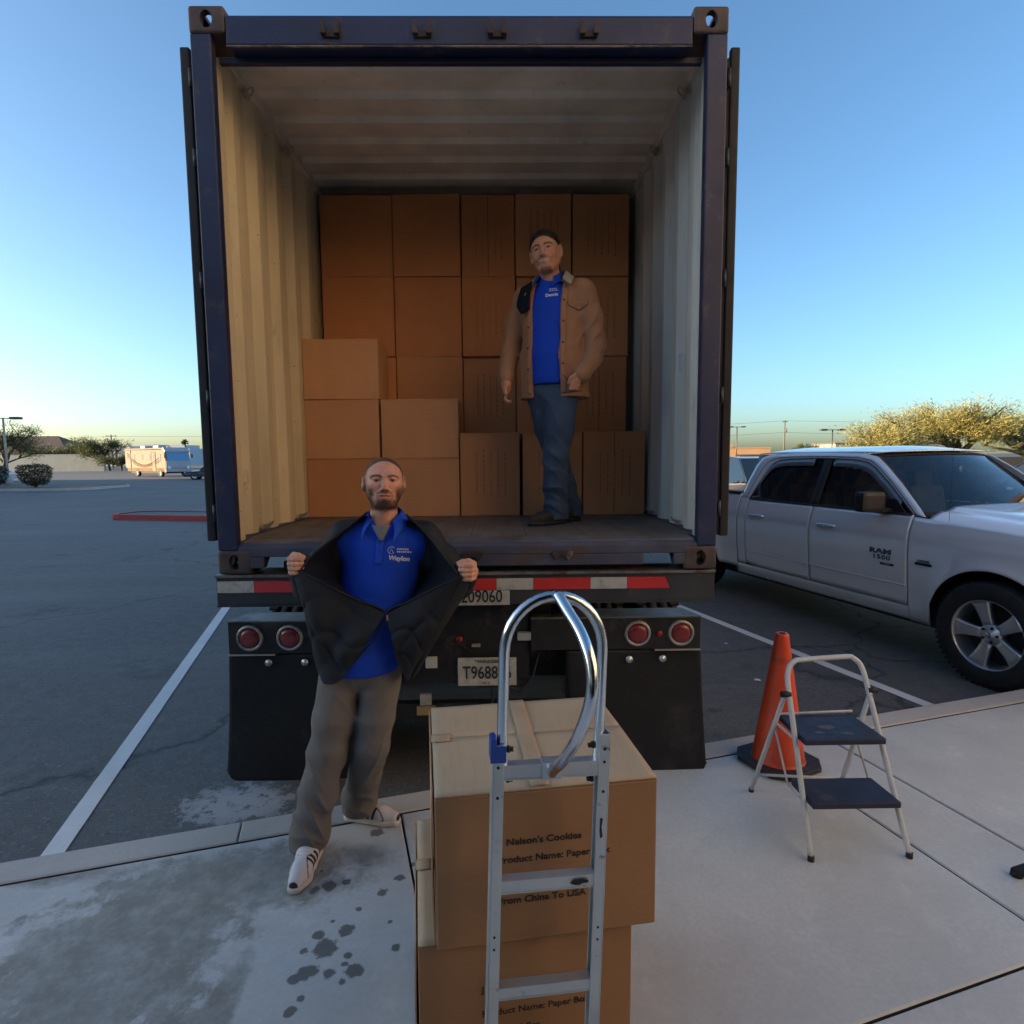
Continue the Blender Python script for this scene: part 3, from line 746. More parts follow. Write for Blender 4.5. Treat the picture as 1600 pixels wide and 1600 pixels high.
big_carton((0.001, -1.523, .598), BA, .565, .52, .402, 'top carton on the hand truck printed with cookie maker and shipping lines', 1,
           [(.152, .318-.05, .024, "J  Nelson's Cookies", 0), (.152, .222, .024, 'Product Name: Paper Box', 0), (.152, .168, .024, 'QTY: 100 Pcs', 0), (.152, .114, .024, 'From China To USA', 0)], True)
big_carton((-.052, -1.497, .172), BA+rad(.6), .565, .53, .418, 'lower carton under the top one on the hand truck', 2,
           [(.160, .275, .024, "J  Nelson's Cookies", 0), (.160, .207, .024, 'Product Name: Paper Box', 0), (.160, .155, .024, 'QTY: 100 Pcs', 0), (.160, .10, .024, 'From China To USA', 0)], True)
# ================================================================== HAND TRUCK
ht = thing('hand_truck', 'silver aluminium hand truck with looped handle in front of the cartons', 'hand truck', (.243, -1.610, .13), (0, rad(1.9), rad(8)))
def m_alu(name, base, rough, met=1.0, scr=True):
    k = NT(name); n = k.noise(3, 5, .6); f = k.noise(60, 4, .7, stretch=(1, 1, .08))
    c = k.ramp(n, [(.3, tuple(v*.8 for v in base)), (.7, base)])
    c = k.mix(k.ramp(k.noise(26, 6, .75), [(.63, 0), (.70, .85)]), c, (.07, .07, .07))
    k.set(Base_Color=c, Metallic=met, Roughness=k.ramp(f, [(.3, rough*.8), (.7, min(1, rough*1.3))])); k.bump(f, .08, .002); return k.m
M_ALU = m_alu('brushed_aluminium', (.66, .69, .70), .42, .85); M_POL = m_alu('polished_tube', (.78, .80, .82), .16, 1.0)
for s in (-1, 1):
    b = MB(); x = s*.121
    # channel rail open inward
    b.bx(x-s*-.0135, x-s*-.0105, -.016, .016, .02, 1.065 if s > 0 else 1.05)
    b.bx(x-s*.0135, x+s*.0104, -.0165, -.013, .02, 1.065 if s > 0 else 1.05); b.bx(x-s*.0135, x+s*.0104, .013, .0165, .02, 1.065 if s > 0 else 1.05)
    rl = b.build('rail', M_ALU, ht, bevel=.0015)
    h = MB()
    for z in (1.03, 1.0, .93, .60, .57): h.cyl((x, -.0175, z), (x, -.0163, z), .0035 if z > .9 else .003, n=8)
    h.build('rail_holes', M_INK, rl)
for z, hh in ((.985, .034), (.715, .030), (.455, .028), (.20, .028)):
    b = MB(); b.bx(-.1105, .1105, -.014, .012, z-hh/2, z+hh/2); b.bx(-.1105, .1105, -.016, -.0141, z-hh/2, z-hh/2+.003)
    b.build('cross_rung', M_ALU, ht, bevel=.0015)
for pts_ in ([(.05, .716), (.062, .722), (.078, .7235), (.092, .7205), (.095, .7145), (.08, .7125), (.066, .709), (.055, .7125)], [(.1165, .868), (.1225, .865), (.120, .846), (.1235, .822), (.118, .818), (.1155, .838)]):
    b = MB(); b.prism(pts_, -.0175, -.0168, 'y'); b.build('black_scuff', M_INK, ht)
# loop handle
lp = [(-.093, 0, .86), (-.0935, 0, 1.05), (-.094, 0, 1.24)]
R_ = .111
arcp = [(R_*math.cos(t)*1.0, 0, 1.255+.125*math.sin(t)) for t in [math.pi-i*math.pi/18 for i in range(19)]]
lp = [(-.111, 0, z) for z in (.975, 1.0, 1.05, 1.15, 1.22)]+arcp+[(.111, 0, z) for z in (1.22, 1.15, 1.05, 1.0, .975)]
b = MB(); b.tube(lp, .0125, 16); b.build('loop_handle', M_POL, ht)
cp = [(.002, -.012, 1.385), (.012, -.06, 1.362), (.028, -.125, 1.325), (.038, -.165, 1.27), (.034, -.175, 1.21), (.022, -.145, 1.13), (.008, -.088, 1.05), (.0, -.042, 1.005), (.0, -.02, .985)]
def smooth_path(p, n=6):
    p = [Vector(q) for q in p]; out = []
    for i in range(len(p)-1):
        p0, p1, p2, p3 = p[max(0, i-1)], p[i], p[i+1], p[min(len(p)-1, i+2)]
        for j in range(n):
            t = j/n; out.append(.5*((2*p1)+(p2-p0)*t+(2*p0-5*p1+4*p2-p3)*t*t+(3*p1-p0-3*p2+p3)*t**3))
    return out+[p[-1]]
b = MB(); b.tube(smooth_path(cp), .0125, 16); b.build('grip_tube', M_POL, ht)
b = MB(); b.bx(-.022, .022, -.0185, -.0165, .967, 1.003); b.bx(-.022, .022, -.0185, .014, 1.0025, 1.0055); b.build('grip_bracket', M_ALU, ht, bevel=.001)
b = MB(); b.bx(-.139, -.1245, -.020, .020, 1.012, 1.066, bev=.005); b.bx(-.139, -.104, -.0205, -.0172, 1.012, 1.05, bev=.001); b.build('blue_cap', mat('blue_plastic', (.02, .06, .32), .35, var=.2), ht)
for x, z in ((-.0925, 1.035), (-.0925, .965), (.0925, 1.035), (.0925, .955)):
    b = MB(); b.cyl((x*1.06, -.002, z), (x*.93, -.004, z), .0055, n=6); b.cyl((x*1.08, -.002, z), (x*1.02, -.002, z), .008, n=10); b.build('handle_bolt', M_INK, ht)
b = MB(); b.bx(-.17, .17, .02, .026, .03, .2); b.bx(-.17, .17, .02, .26, .028, .034); b.build('toe_plate', M_ALU, ht)
for s in (-1, 1):
    b = MB(); ax = Matrix.Translation((s*.17, -.09, .125)) @ Matrix.Rotation(rad(90), 4, 'Y')
    b.lathe([(.05, -.03), (.10, -.03), (.122, -.018), (.125, 0), (.122, .018), (.10, .03), (.05, .03)], 32, ax); wh = b.build('wheel', M_RUBR, ht)
    b = MB(); b.lathe([(.0, -.034), (.02, -.034), (.022, -.01), (.05, -.02), (.052, .02), (.022, .01), (.02, .034), (0, .034)], 24, ax); b.build('rim', M_ALU, wh)
b = MB(); b.cyl((-.2, -.09, .125), (.2, -.09, .125), .008)
for s in (-1, 1): b.tube([(s*.121, 0, .35), (s*.121, -.06, .2), (s*.121, -.09, .125)], .008, 8)
b.build('axle_bracket', M_ALU, ht)
# ================================================================== STEP STOOL (steel, white tube frame, two dark treads)
st = thing('step_stool', 'white tubular two step folding stool with dark blue treads', 'step stool', (0, 0, 0))
M_WHT = mat('white_enamel', (.52, .54, .54), .35, var=.1, dirt=(.25, .2, .16), dscale=14, dth=.64)
M_TREAD = mat('tread_rubber', (.016, .019, .042), .5, var=.35, scale=9, bump=.5, bscale=200, dirt=(.05, .05, .06), dscale=5, dth=.6)
FL, FR_ = Vector((1.437, -.579, .142)), Vector((1.856, -.570, .142)); RL, RR = Vector((1.402, -.064, .142)), unpx(1308, 1243, .142)
TL, TR = Vector((1.437, -.330, .790)), Vector((1.800, -.310, .795))
up = Vector((0, .06, .12))
HL, HR = TL+Vector((.012, .02, .052)), TR+Vector((-.012, .02, .052))
path = [FL, FL.lerp(TL, .35), FL.lerp(TL, .7), TL, HL+Vector((-.003, 0, 0))]
corner = [HL+Vector((.008, .008, .022)), HL+Vector((.03, .014, .040)), HL+Vector((.06, .018, .046)), HR+Vector((-.06, .018, .046)), HR+Vector((-.03, .014, .040)), HR+Vector((-.008, .008, .022))]
path = path+corner+[HR+Vector((.003, 0, 0)), TR, FR_.lerp(TR, .7), FR_.lerp(TR, .35), FR_]
b = MB(); b.tube(smooth_path(path, 5), .0115, 12); fr = b.build('front_frame', M_WHT, st)
pl_, pr_ = FL.lerp(TL, .94)+Vector((-.016, .004, 0)), FR_.lerp(TR, .94)+Vector((.016, .004, 0))
for nm, a, c in (('rear_leg', RL, pl_), ('rear_leg', RR, pr_)):
    b = MB(); b.tube([a, c], .0105, 12); lg = b.build(nm, M_WHT, st)
    q = MB(); q.cyl(a-Vector((0, 0, .0115)), a+Vector((0, 0, .01)), .0125, .012, 12); q.build('rubber_foot', M_RUBR, lg)
    q = MB(); q.cyl(c+Vector((-.02, -.006, 0)), c+Vector((.02, -.006, 0)), .014, n=12); q.build('pivot_knob', M_INK, lg)
for a in (FL, FR_):
    q = MB(); q.cyl(a-Vector((0, 0, .0115)), a+Vector((0, 0, .012)), .0135, .013, 12); q.build('rubber_foot', M_RUBR, fr)
b = MB(); b.tube([RL.lerp(pl_, .17), RR.lerp(pr_, .17)], .007, 8); b.build('rear_stretcher', M_WHT, st)
def treadq(z, yf, yb, lab):
    tl = (z-.142)/(TL.z-.142)
    a, c = FL.lerp(TL, tl), FR_.lerp(TR, tl)
    x0, x1 = a.x+.014, c.x-.014
    bx0 = x0+.045*0
    b = MB()
    P_ = [(x0, yf), (x1, yf), (x1-.01, yb), (x0-.0, yb)]
    t = bmesh.new(); vs = [t.verts.new((x, y, zz)) for zz in (z-.028, z) for x, y in P_]
    for f in ((3, 2, 1, 0), (4, 5, 6, 7), (0, 1, 5, 4), (1, 2, 6, 5), (2, 3, 7, 6), (3, 0, 4, 7)): t.faces.new([vs[i] for i in f])
    bmesh.ops.bevel(t, geom=list(t.edges), offset=.007, segments=2, profile=.6, affect='EDGES'); b.merge(t)
    return b.build(lab, M_TREAD, st)
upper = treadq(.60, -.470, -.225, 'upper_tread'); treadq(.365, -.555, -.36, 'lower_tread')
b = MB()
rp = random.Random(5)
for cx, cy, r in ((1.60, -.36, .03), (1.545, -.41, .020), (1.665, -.42, .022)):
    pts = [(cx+r*(1+.35*rp.uniform(-1, 1))*math.cos(t)*1.2, cy+r*.7*(1+.3*rp.uniform(-1, 1))*math.sin(t), .6012) for t in [i*.52 for i in range(12)]]
    b.add(pts, [tuple(range(12))])
b.build('dried_mud', mat('mud_patch', (.09, .09, .11), .8, var=.3, scale=40), upper)
b = MB(); b.tube([FL.lerp(TL, .665)+Vector((0, .02, .0)), Vector((1.425, -.23, .575))], .006, 8); b.tube([FL.lerp(TL, .32)+Vector((-.002, .02, 0)), Vector((1.432, -.37, .345))], .006, 8)
b.tube([Vector((1.432, -.37, .345)), Vector((1.425, -.23, .575))], .005, 6); b.tube([Vector((1.80, -.37, .345)), Vector((1.79, -.23, .575))], .005, 6)
b.tube([Vector((1.455, -.225, .605)), Vector((1.80, -.215, .61))], .006, 8)
b.build('brace_rod', M_WHT, st)
# ================================================================== CONE
cn = thing('traffic_cone', 'orange traffic cone with black base on the curb behind the step stool', 'traffic cone', (1.665, .215, .1335), rad(24))
def m_cone():
    k = NT('cone_orange'); c = k.ramp(k.noise(4, 5, .65), [(.3, (.56, .045, .010)), (.7, (.70, .075, .018))])
    c = k.mix(k.ramp(k.noise(7, 7, .75, stretch=(1, 1, .4)), [(.55, 0), (.7, .75)]), c, (.14, .035, .02))
    sp = k.n('ShaderNodeSeparateXYZ'); k.l(k.coord(), sp.inputs[0])
    band = k.math('SUBTRACT', 1, k.math('MINIMUM', 1, k.math('DIVIDE', k.math('ABSOLUTE', k.math('SUBTRACT', sp.outputs[2], .585)), .03)))
    c = k.mix(k.math('MULTIPLY', band, .5), c, (.12, .03, .02))
    low = k.math('MAXIMUM', 0, k.math('SUBTRACT', 1, k.math('DIVIDE', sp.outputs[2], .2))); low = k.math('MULTIPLY', low, k.ramp(k.noise(9, 5), [(.35, 0), (.6, 1)]))
    c = k.mix(k.math('MULTIPLY', low, .8), c, (.10, .03, .02))
    k.set(Base_Color=c, Roughness=.45); return k.m
b = MB(); b.lathe([(.016, .722), (.028, .724), (.034, .716), (.036, .70), (.133, .042), (.14, .028), (.16, .026)], 40); b.build('cone_body', m_cone(), cn)
b = MB(); pts = []
hb = .185
for i in range(8):
    a = rad(22.5+45*i); 
base = [(hb, -hb*.6), (hb, hb*.6), (hb*.6, hb), (-hb*.6, hb), (-hb, hb*.6), (-hb, -hb*.6), (-hb*.6, -hb), (hb*.6, -hb)]
b.prism(base, .002, .028, 'z'); b.build('cone_base', mat('cone_base_rubber', (.02, .018, .022), .7, var=.4, scale=12, bump=.4, bscale=40, dirt=(.07, .06, .06), dth=.6), cn, bevel=.006)
# ================================================================== STAND at the right edge (one foot shows)
tp = thing('tripod_stand', 'black stand leg with rubber foot at the right edge of the sidewalk', 'stand', (0, 0, 0))
c0 = Vector((2.62, -.95, .62)); f0 = Vector((2.205, -.69, .145))
for i in range(3):
    v = (f0-c0); v = Matrix.Rotation(rad(120*i), 3, 'Z') @ v
    b = MB(); b.tube([c0+v*.02, c0+v], .011, 10); lg = b.build('leg', M_RUBR, tp)
    q = MB(); q.cyl(c0+v*.93, c0+v, .019, .022, 12); q.cyl(c0+v-Vector((0, 0, .012)), c0+v+Vector((0, 0, .01)), .022, .02, 12); q.build('rubber_foot', M_RUBR, lg)
b = MB(); b.cyl(c0-Vector((0, 0, .25)), c0+Vector((0, 0, .55)), .013); b.cyl(c0-Vector((0, 0, .03)), c0+Vector((0, 0, .03)), .028); b.build('pole', M_RUBR, tp)
b = MB(); b.box(c0+Vector((0, 0, .57)), (.10, .07, .03), None, .008); b.build('top_plate', M_RUBR, tp)
# ================================================================== PICKUP (local x lateral, y backwards from the front axle, z up)
TX, TY = 5.155, .345
pos = lot(TX, TY)
pk = thing('pickup_truck', 'silver white crew cab pickup parked nose to the curb at the right', 'pickup truck', pos, A16)
def m_car(name, col, rough=.28, metal=.0, coat=.8):
    k = NT(name); n = k.noise(1.1, 4, .6); sep = k.n('ShaderNodeSeparateXYZ'); k.l(k.coord(), sep.inputs[0])
    dust = k.ramp(k.math('ADD', k.math('MULTIPLY', sep.outputs[2], -1.4), k.math('MULTIPLY', k.noise(3, 6, .7), .9)), [(-.0, 0), (.2, .38)])
    c = k.mix(dust, k.ramp(n, [(.3, tuple(v*.96 for v in col)), (.7, tuple(min(1, v*1.03) for v in col))]), (.20, .18, .155))
    k.set(Base_Color=c, Metallic=metal, Roughness=k.math('ADD', rough, k.math('MULTIPLY', dust, .5)), Coat_Weight=coat, Coat_Roughness=.06); return k.m
M_PW = m_car('pickup_paint', (.82, .84, .87), .22, .25)
M_TRIM = mat('black_trim', (.010, .010, .012), .6, var=.2)
M_GAP = mat('panel_gap', (.01, .01, .012), .8)
def m_glass(name, tint, alpha):
    m_ = bpy.data.materials.new(name); m_.use_nodes = True; t = m_.node_tree; t.nodes.clear()
    o = t.nodes.new('ShaderNodeOutputMaterial'); mx = t.nodes.new('ShaderNodeMixShader'); fr = t.nodes.new('ShaderNodeFresnel'); fr.inputs[0].default_value = 1.5
    tr = t.nodes.new('ShaderNodeBsdfTransparent'); tr.inputs[0].default_value = (*[v*alpha for v in tint], 1); gl = t.nodes.new('ShaderNodeBsdfGlossy'); gl.inputs['Roughness'].default_value = .02
    ad = t.nodes.new('ShaderNodeMath'); ad.operation = 'ADD'; ad.inputs[1].default_value = .03; t.links.new(fr.outputs[0], ad.inputs[0])
    t.links.new(ad.outputs[0], mx.inputs[0]); t.links.new(tr.outputs[0], mx.inputs[1]); t.links.new(gl.outputs[0], mx.inputs[2]); t.links.new(mx.outputs[0], o.inputs[0]); return m_
M_WS = m_glass('windscreen_glass', (.75, .9, 1.0), .62); M_SG = m_glass('side_glass', (.8, .9, 1.0), .30)
def interp(x, pts):
    if x <= pts[0][0]: return pts[0][1]
    for (a, fa), (b_, fb) in zip(pts, pts[1:]):
        if x <= b_:
            t = (x-a)/(b_-a); return fa+(fb-fa)*t
    return pts[-1][1]
WZ = [(.34, .925), (.42, .955), (.50, .965), (.62, .975), (.66, .982), (.90, 1.0), (1.05, .998), (1.14, .985), (1.20, .965), (1.27, .945), (1.29, .935), (1.80, .745), (1.84, .70)]
FA, RA = 0.0, 3.88; WR = .412
def Wd(u, z):
    w_ = interp(z, WZ)
    for ax_ in (FA, RA):
        r = math.hypot(u-ax_, z-.42)
        w_ += .035*math.exp(-max(0, (r-.50))/.07) if r > .40 else .035
    if u < -.45: w_ -= .30*((-.45-u)/.5)**2*1.0
    return w_
def zarch(u, ax_, base):
    r = .50
    if abs(u-ax_) < r: return max(base, .42+math.sqrt(r*r-(u-ax_)**2)*.97)
    return base
def panel(name, u0, u1, zlo, zhi, parent, mt=M_PW, nu=40, nv=18, sides=(-1, 1), off=0, thick=.012, slant=None):
    out = []
    for s in sides:
        b = MB()
        def fn(a, c, s=s):
            u = u0+(u1-u0)*a
            lo = zlo(u) if callable(zlo) else zlo; hi = zhi(u) if callable(zhi) else zhi
            z = lo+(hi-lo)*c
            if slant: u = slant(u, z, a)
            return (s*(Wd(u, z)+off), u, z)
        b.grid(fn, nu, nv, flip=(s < 0)); o = b.build(name, mt, parent, solid=thick); out.append(o)
    return out
def wfender(u): return zarch(u, FA, .34 if u > .4 else .40)
ztop = lambda u: interp(u, [(-.95, 1.10), (-.4, 1.19), (.2, 1.225), (.75, 1.262)])
fd = panel('front_fender', -.90, .705, wfender, ztop, pk, nu=110, nv=22)
# doors
BEL = 1.272
def dslant_front(u, z, a): return u + (.03 if a < .5 else 0)*0
doors = []
for s in (-1, 1):
    fdoor = panel('front_door', .716, 1.840, .475, BEL, pk, sides=(s,), nu=36)[0]
    rdoor = panel('rear_door', 1.852, 2.860, lambda u: .475+max(0, (u-2.60)/.27)**2*.03, BEL, pk, sides=(s,), nu=36)[0]
    doors.append((s, fdoor, rdoor))
    panel('inner_gap', .70, 2.90, .40, 1.26, pk, M_GAP, sides=(s,), off=-.02, nu=30)
    for d_, u in ((fdoor, 1.62), (rdoor, 2.66)):
        h = MB(); x = s*(Wd(u, 1.10)+.03)
        h.tube(smooth_path([(s*Wd(u+.11, 1.08), u+.11, 1.085), (x, u+.09, 1.088), (x+s*.004, u, 1.09), (x, u-.09, 1.088), (s*Wd(u-.11, 1.08), u-.11, 1.085)], 3), .0135, 10, flat=1.3)
        h.build('door_handle', mat('chrome_handle', (.75, .76, .78), .2, .9), d_)
        h = MB(); h.box((s*(Wd(u, 1.07)+.001), u, 1.078), (.006, .13, .035), None, .002); h.build('handle_cup', M_TRIM, d_)
panel('rocker_panel', .56, 3.06, .345, .468, pk, off=-.006, nu=40, nv=6)
panel('cab_corner', 2.870, 3.005, .475, lambda u: 1.30, pk, nu=8)
panel('bed_side', 3.025, 5.16, lambda u: zarch(u, RA, .42), lambda u: 1.335, pk, nu=120, nv=22)
panel('body_crease', .72, 2.85, .640, .652, pk, off=.0065, nu=30, nv=1, thick=.006)
# chin under floor
b = MB(); b.bx(-.85, .85, -.45, 5.0, .30, .42); b.bx(-.80, .80, .50, 3.05, .42, .60); b.build('underbody', M_GAP, pk)
# wheel wells
for s in (-1, 1):
    for ax_ in (FA, RA):
        b = MB()
        b.grid(lambda a, c: (s*(.55+.43*c), ax_-.53*math.cos(math.pi*a), .40+.53*math.sin(math.pi*a)), 24, 2)
        b.grid(lambda a, c: (s*.55, ax_-.55+1.1*a, .35+.6*c), 2, 2); b.build('wheel_well', M_GAP, pk)
# hood
def hood(a, c):
    x = (-1+2*c)*.955; u = -.93+(1.52)*a; ax_ = abs(x)/.955
    u2 = u + .10*(1-ax_**2)*(-1 if a < .5 else 1)*abs(a-.5)*2*.6
    z = interp(u, [(-.95, 1.10), (-.6, 1.21), (.1, 1.265), (.62, 1.30)])
    crown = .055*(1-ax_**4) + .022*(1 if ax_ < .62 else max(0, 1-(ax_-.62)/.08))
    edge = -.045*max(0, (ax_-.80)/.20)**1.5
    return (x*(1 if u > -.5 else 1-.12*((-.5-u)/.45)**2), u2, z-.03+crown+edge+.0)
b = MB(); b.grid(hood, 40, 48); hd = b.build('hood', M_PW, pk, solid=.01)
b = MB()
for s in (-1, 1): b.tube([(s*.80, u, hood((u+.93)/1.52, .5+s*.80/1.91)[2]+.001) for u in [-.7+i*.1 for i in range(13)]], .0035, 6)
b.build('hood_gap', M_GAP, hd)
# cowl
b = MB(); b.grid(lambda a, c: ((-1+2*c)*.88, .50+.16*a+.10*((-1+2*c)**2), 1.262+.012*a), 4, 16); b.build('cowl', M_TRIM, pk, solid=.008)
# windscreen
def ws(a, c):
    k2 = (-1+2*c); y0 = .60+.12*k2*k2; y1 = 1.20+.13*k2*k2
    x = k2*((.875)*(1-a)+(.715)*a); z = 1.268+(.545)*a-.02*k2*k2*a
    return (x, y0+(y1-y0)*a-.03*math.sin(math.pi*a), z)
b = MB(); b.grid(ws, 20, 24); wsg = b.build('windscreen', M_WS, pk)
b = MB()
def wsb(a, c): p = ws(a, c); return (p[0], p[1]-.004, p[2]+.002)
for rng in ((0, .0, .045), (1, .965, 1.0)):
    b.grid(lambda u, v: wsb(rng[1]+(rng[2]-rng[1])*u, v), 2, 24)
for c0_, c1_ in ((0, .022), (.978, 1)): b.grid(lambda u, v: wsb(u, c0_+(c1_-c0_)*v), 16, 1)
b.build('glass_surround', M_GAP, wsg, solid=.003)
b = MB()
for s, xo in ((-1, -.55), (1, .12)): b.tube([ws(.03, .5+.5*(xo)/.9)[0:3], tuple(Vector(ws(.035, .5+.5*(xo+.15)/.9))+Vector((0, -.02, .015))), tuple(Vector(ws(.06, .5+.5*(xo+.62)/.9))+Vector((0, -.022, .012)))], .007, 6)
b.build('wiper', M_TRIM, wsg)
# roof
def roof(a, c):
    k2 = (-1+2*c); u = 1.18+.14*k2*k2+(2.96-1.18-.14*k2*k2)*a; x = k2*.728
    z = 1.822+.062*(1-abs(k2)**2.2)*math.sin(math.pi*min(.5, .06+a*1.6))*(1-.5*max(0, (a-.8)/.2)**2) - .012*max(0, (a-.85)/.15)**2
    return (x, u, z)
b = MB(); b.grid(roof, 40, 30); b.build('roof', M_PW, pk, solid=.01)
# cab side frame as ribbons between inner and outer outlines
def zyW(u, z, s, off=0): return (s*(interp(z, WZ)+off), u, z)
inner = [(.735, 1.285), (.80, 1.335), (1.05, 1.53), (1.25, 1.67), (1.36, 1.722), (1.50, 1.745), (1.80, 1.757), (2.15, 1.757), (2.40, 1.750), (2.55, 1.735), (2.635, 1.700), (2.70, 1.62), (2.78, 1.46), (2.845, 1.285)]
outer = [(.60, 1.262), (.68, 1.335), (.93, 1.54), (1.13, 1.69), (1.26, 1.775), (1.45, 1.812), (1.80, 1.822), (2.15, 1.824), (2.42, 1.820), (2.72, 1.805), (2.86, 1.775), (2.93, 1.68), (2.985, 1.48), (3.01, 1.285)]
def resample(p, n):
    out = []
    for i in range(len(p)-1):
        for j in range(n): t = j/n; out.append((p[i][0]+(p[i+1][0]-p[i][0])*t, p[i][1]+(p[i+1][1]-p[i][1])*t))
    return out+[p[-1]]
for s in (-1, 1):
    I, O_ = resample(inner, 4), resample(outer, 4)
    b = MB(); N = len(I)-1
    def rib(a, c, s=s):
        i = min(N, int(round(a*N))); u = I[i][0]+(O_[i][0]-I[i][0])*c; z = I[i][1]+(O_[i][1]-I[i][1])*c
        return zyW(u, z, s, .010*math.sin(math.pi*c))
    b.grid(rib, N, 5, flip=(s < 0)); b.build('cab_frame', M_PW, pk, solid=.01)
    b = MB()
    mid = [(I[i][0]*.62+O_[i][0]*.38, I[i][1]*.62+O_[i][1]*.38) for i in range(N+1)]
    b.tube([zyW(u, z, s, .0155) for u, z in mid], .0028, 5); b.build('door_frame_gap', M_GAP, pk)
    b = MB(); b.tube([zyW(u, z, s, .004) for u, z in I], .008, 6); b.build('window_seal', M_TRIM, pk)
    # glass: sheets filling the inner outline
    def topz(u):
        if u <= inner[4][0]: return interp(u, inner[:5])
        return interp(u, inner)
    for nm, u0, u1 in (('front_window', .74, 1.80), ('rear_window', 1.90, 2.84)):
        b = MB(); b.grid(lambda a, c: zyW(u0+(u1-u0)*a, 1.272+(topz(u0+(u1-u0)*a)-1.272)*c, s, -.012), 24, 8, flip=(s < 0))
        b.build(nm, M_SG, doors[0 if s < 0 else 1][1 if u0 < 1 else 2])
        # weather shield along the top
        b = MB()
        b.grid(lambda a, c: zyW(u0+.12+(u1-u0-.16)*a, topz(u0+.12+(u1-u0-.16)*a)-.075*c*(1-.0*a), s, .012), 20, 2)
        b.build('wind_deflector', mat('smoked_plastic', (.12, .15, .18), .12, coat=.8), doors[0 if s < 0 else 1][1 if u0 < 1 else 2], solid=.002)
    b = MB(); b.grid(lambda a, c: zyW(1.795+.11*a, 1.272+(1.757-1.272)*c, s, .002), 2, 8, flip=(s < 0)); b.build('b_pillar', M_TRIM, pk, solid=.01)
    b = MB(); b.grid(lambda a, c: zyW(.72+2.13*a, 1.266+.018*c, s, .012), 20, 1, flip=(s < 0)); b.build('belt_moulding', M_TRIM, pk, solid=.004)
    # mirror
    b = MB(); b.box((s*1.155, .98, 1.375), (.235, .13, .185), Matrix.Rotation(rad(s*8), 3, 'Z'), .035); mr = b.build('side_mirror', M_TRIM, pk)
    b = MB(); b.prism([(s*.93, .92), (s*1.08, .93), (s*1.08, 1.02), (s*.93, 1.08)], 1.275, 1.315, 'z'); b.build('mirror_arm', M_TRIM, mr, bevel=.01)
    b = MB(); b.prism([(.80, 1.28), (1.0, 1.28), (1.0, 1.40), (.90, 1.40)], s*.925, s*.94, 'x'); b.build('mirror_base', M_TRIM, mr)
    b = MB(); b.box((s*1.155, 1.05, 1.375), (.2, .004, .15), Matrix.Rotation(rad(s*8), 3, 'Z')); b.build('mirror_glass', mat('mirror_silver', (.8, .82, .85), .03, 1.0), mr)
# cab rear wall and bed interior
b = MB(); b.bx(-.90, .90, 2.97, 3.0, .5, 1.29); b.bx(-.72, -.62, 2.94, 2.99, 1.29, 1.80); b.bx(.62, .72, 2.94, 2.99, 1.29, 1.80); b.bx(-.62, .62, 2.94, 2.99, 1.70, 1.80); b.build('cab_back', M_PW, pk)
b = MB(); b.bx(-.62, .62, 2.96, 2.965, 1.29, 1.70); b.build('back_window', M_SG, pk)
b = MB(); b.bx(-.80, .80, 3.03, 5.14, .70, .74); b.bx(-.84, -.80, 3.03, 5.14, .74, 1.30); b.bx(.80, .84, 3.03, 5.14, .74, 1.30); b.build('bed_liner', M_TRIM, pk)
for s in (-1, 1):
    b = MB(); b.bx(s*.79, s*.945, 3.03, 5.15, 1.325, 1.352, bev=.008); b.build('bed_rail_cap', M_TRIM, pk)
b = MB(); b.bx(-.80, .80, 5.10, 5.17, .72, 1.33, bev=.015); b.build('tailgate', M_PW, pk)
b = MB(); b.bx(-.95, .95, 5.20, 5.32, .50, .68, bev=.03); b.build('rear_bumper', mat('chrome_bumper', (.7, .71, .73), .18, 1.0), pk)
for s in (-1, 1):
    b = MB(); b.bx(s*.82, s*.95, 5.10, 5.185, .86, 1.25, bev=.012); b.build('rear_lamp', mat('lamp_red', (.35, .02, .02), .2), pk)
# front end
b = MB(); b.bx(-.93, .93, -.99, -.80, .52, .78, bev=.04); b.build('front_bumper', MATS['chrome_bumper'], pk)
b = MB(); b.bx(-.52, .52, -.92, -.86, .80, 1.14, bev=.02); gr = b.build('grille', M_GAP, pk)
b = MB(); b.bx(-.52, .52, -.935, -.915, .945, .985); b.bx(-.03, .03, -.935, -.915, .80, 1.14); b.bx(-.55, .55, -.93, -.90, 1.12, 1.16); b.build('grille_bar', MATS['chrome_bumper'], gr)
for s in (-1, 1):
    b = MB(); b.bx(s*.56, s*.88, -.90, -.80, .84, 1.10, bev=.03); b.build('headlight', mat('headlamp_glass', (.5, .52, .55), .1, .3), pk)
b = MB(); b.bx(-.9, .9, -.83, -.6, .45, 1.12); b.build('front_core', M_GAP, pk)
# aerial on the near fender
b = MB(); b.tube([(-.925, .42, 1.165), (-.925, .42, 1.185), (-.915, .425, 1.215)], [.010, .020, .010], 10); an = b.build('aerial_base', M_TRIM, pk)
b = MB(); b.tube([(-.915, .425, 1.21), (-.905, .43, 1.60), (-.900, .432, 1.98)], .002, 6); b.build('aerial', M_TRIM, an)
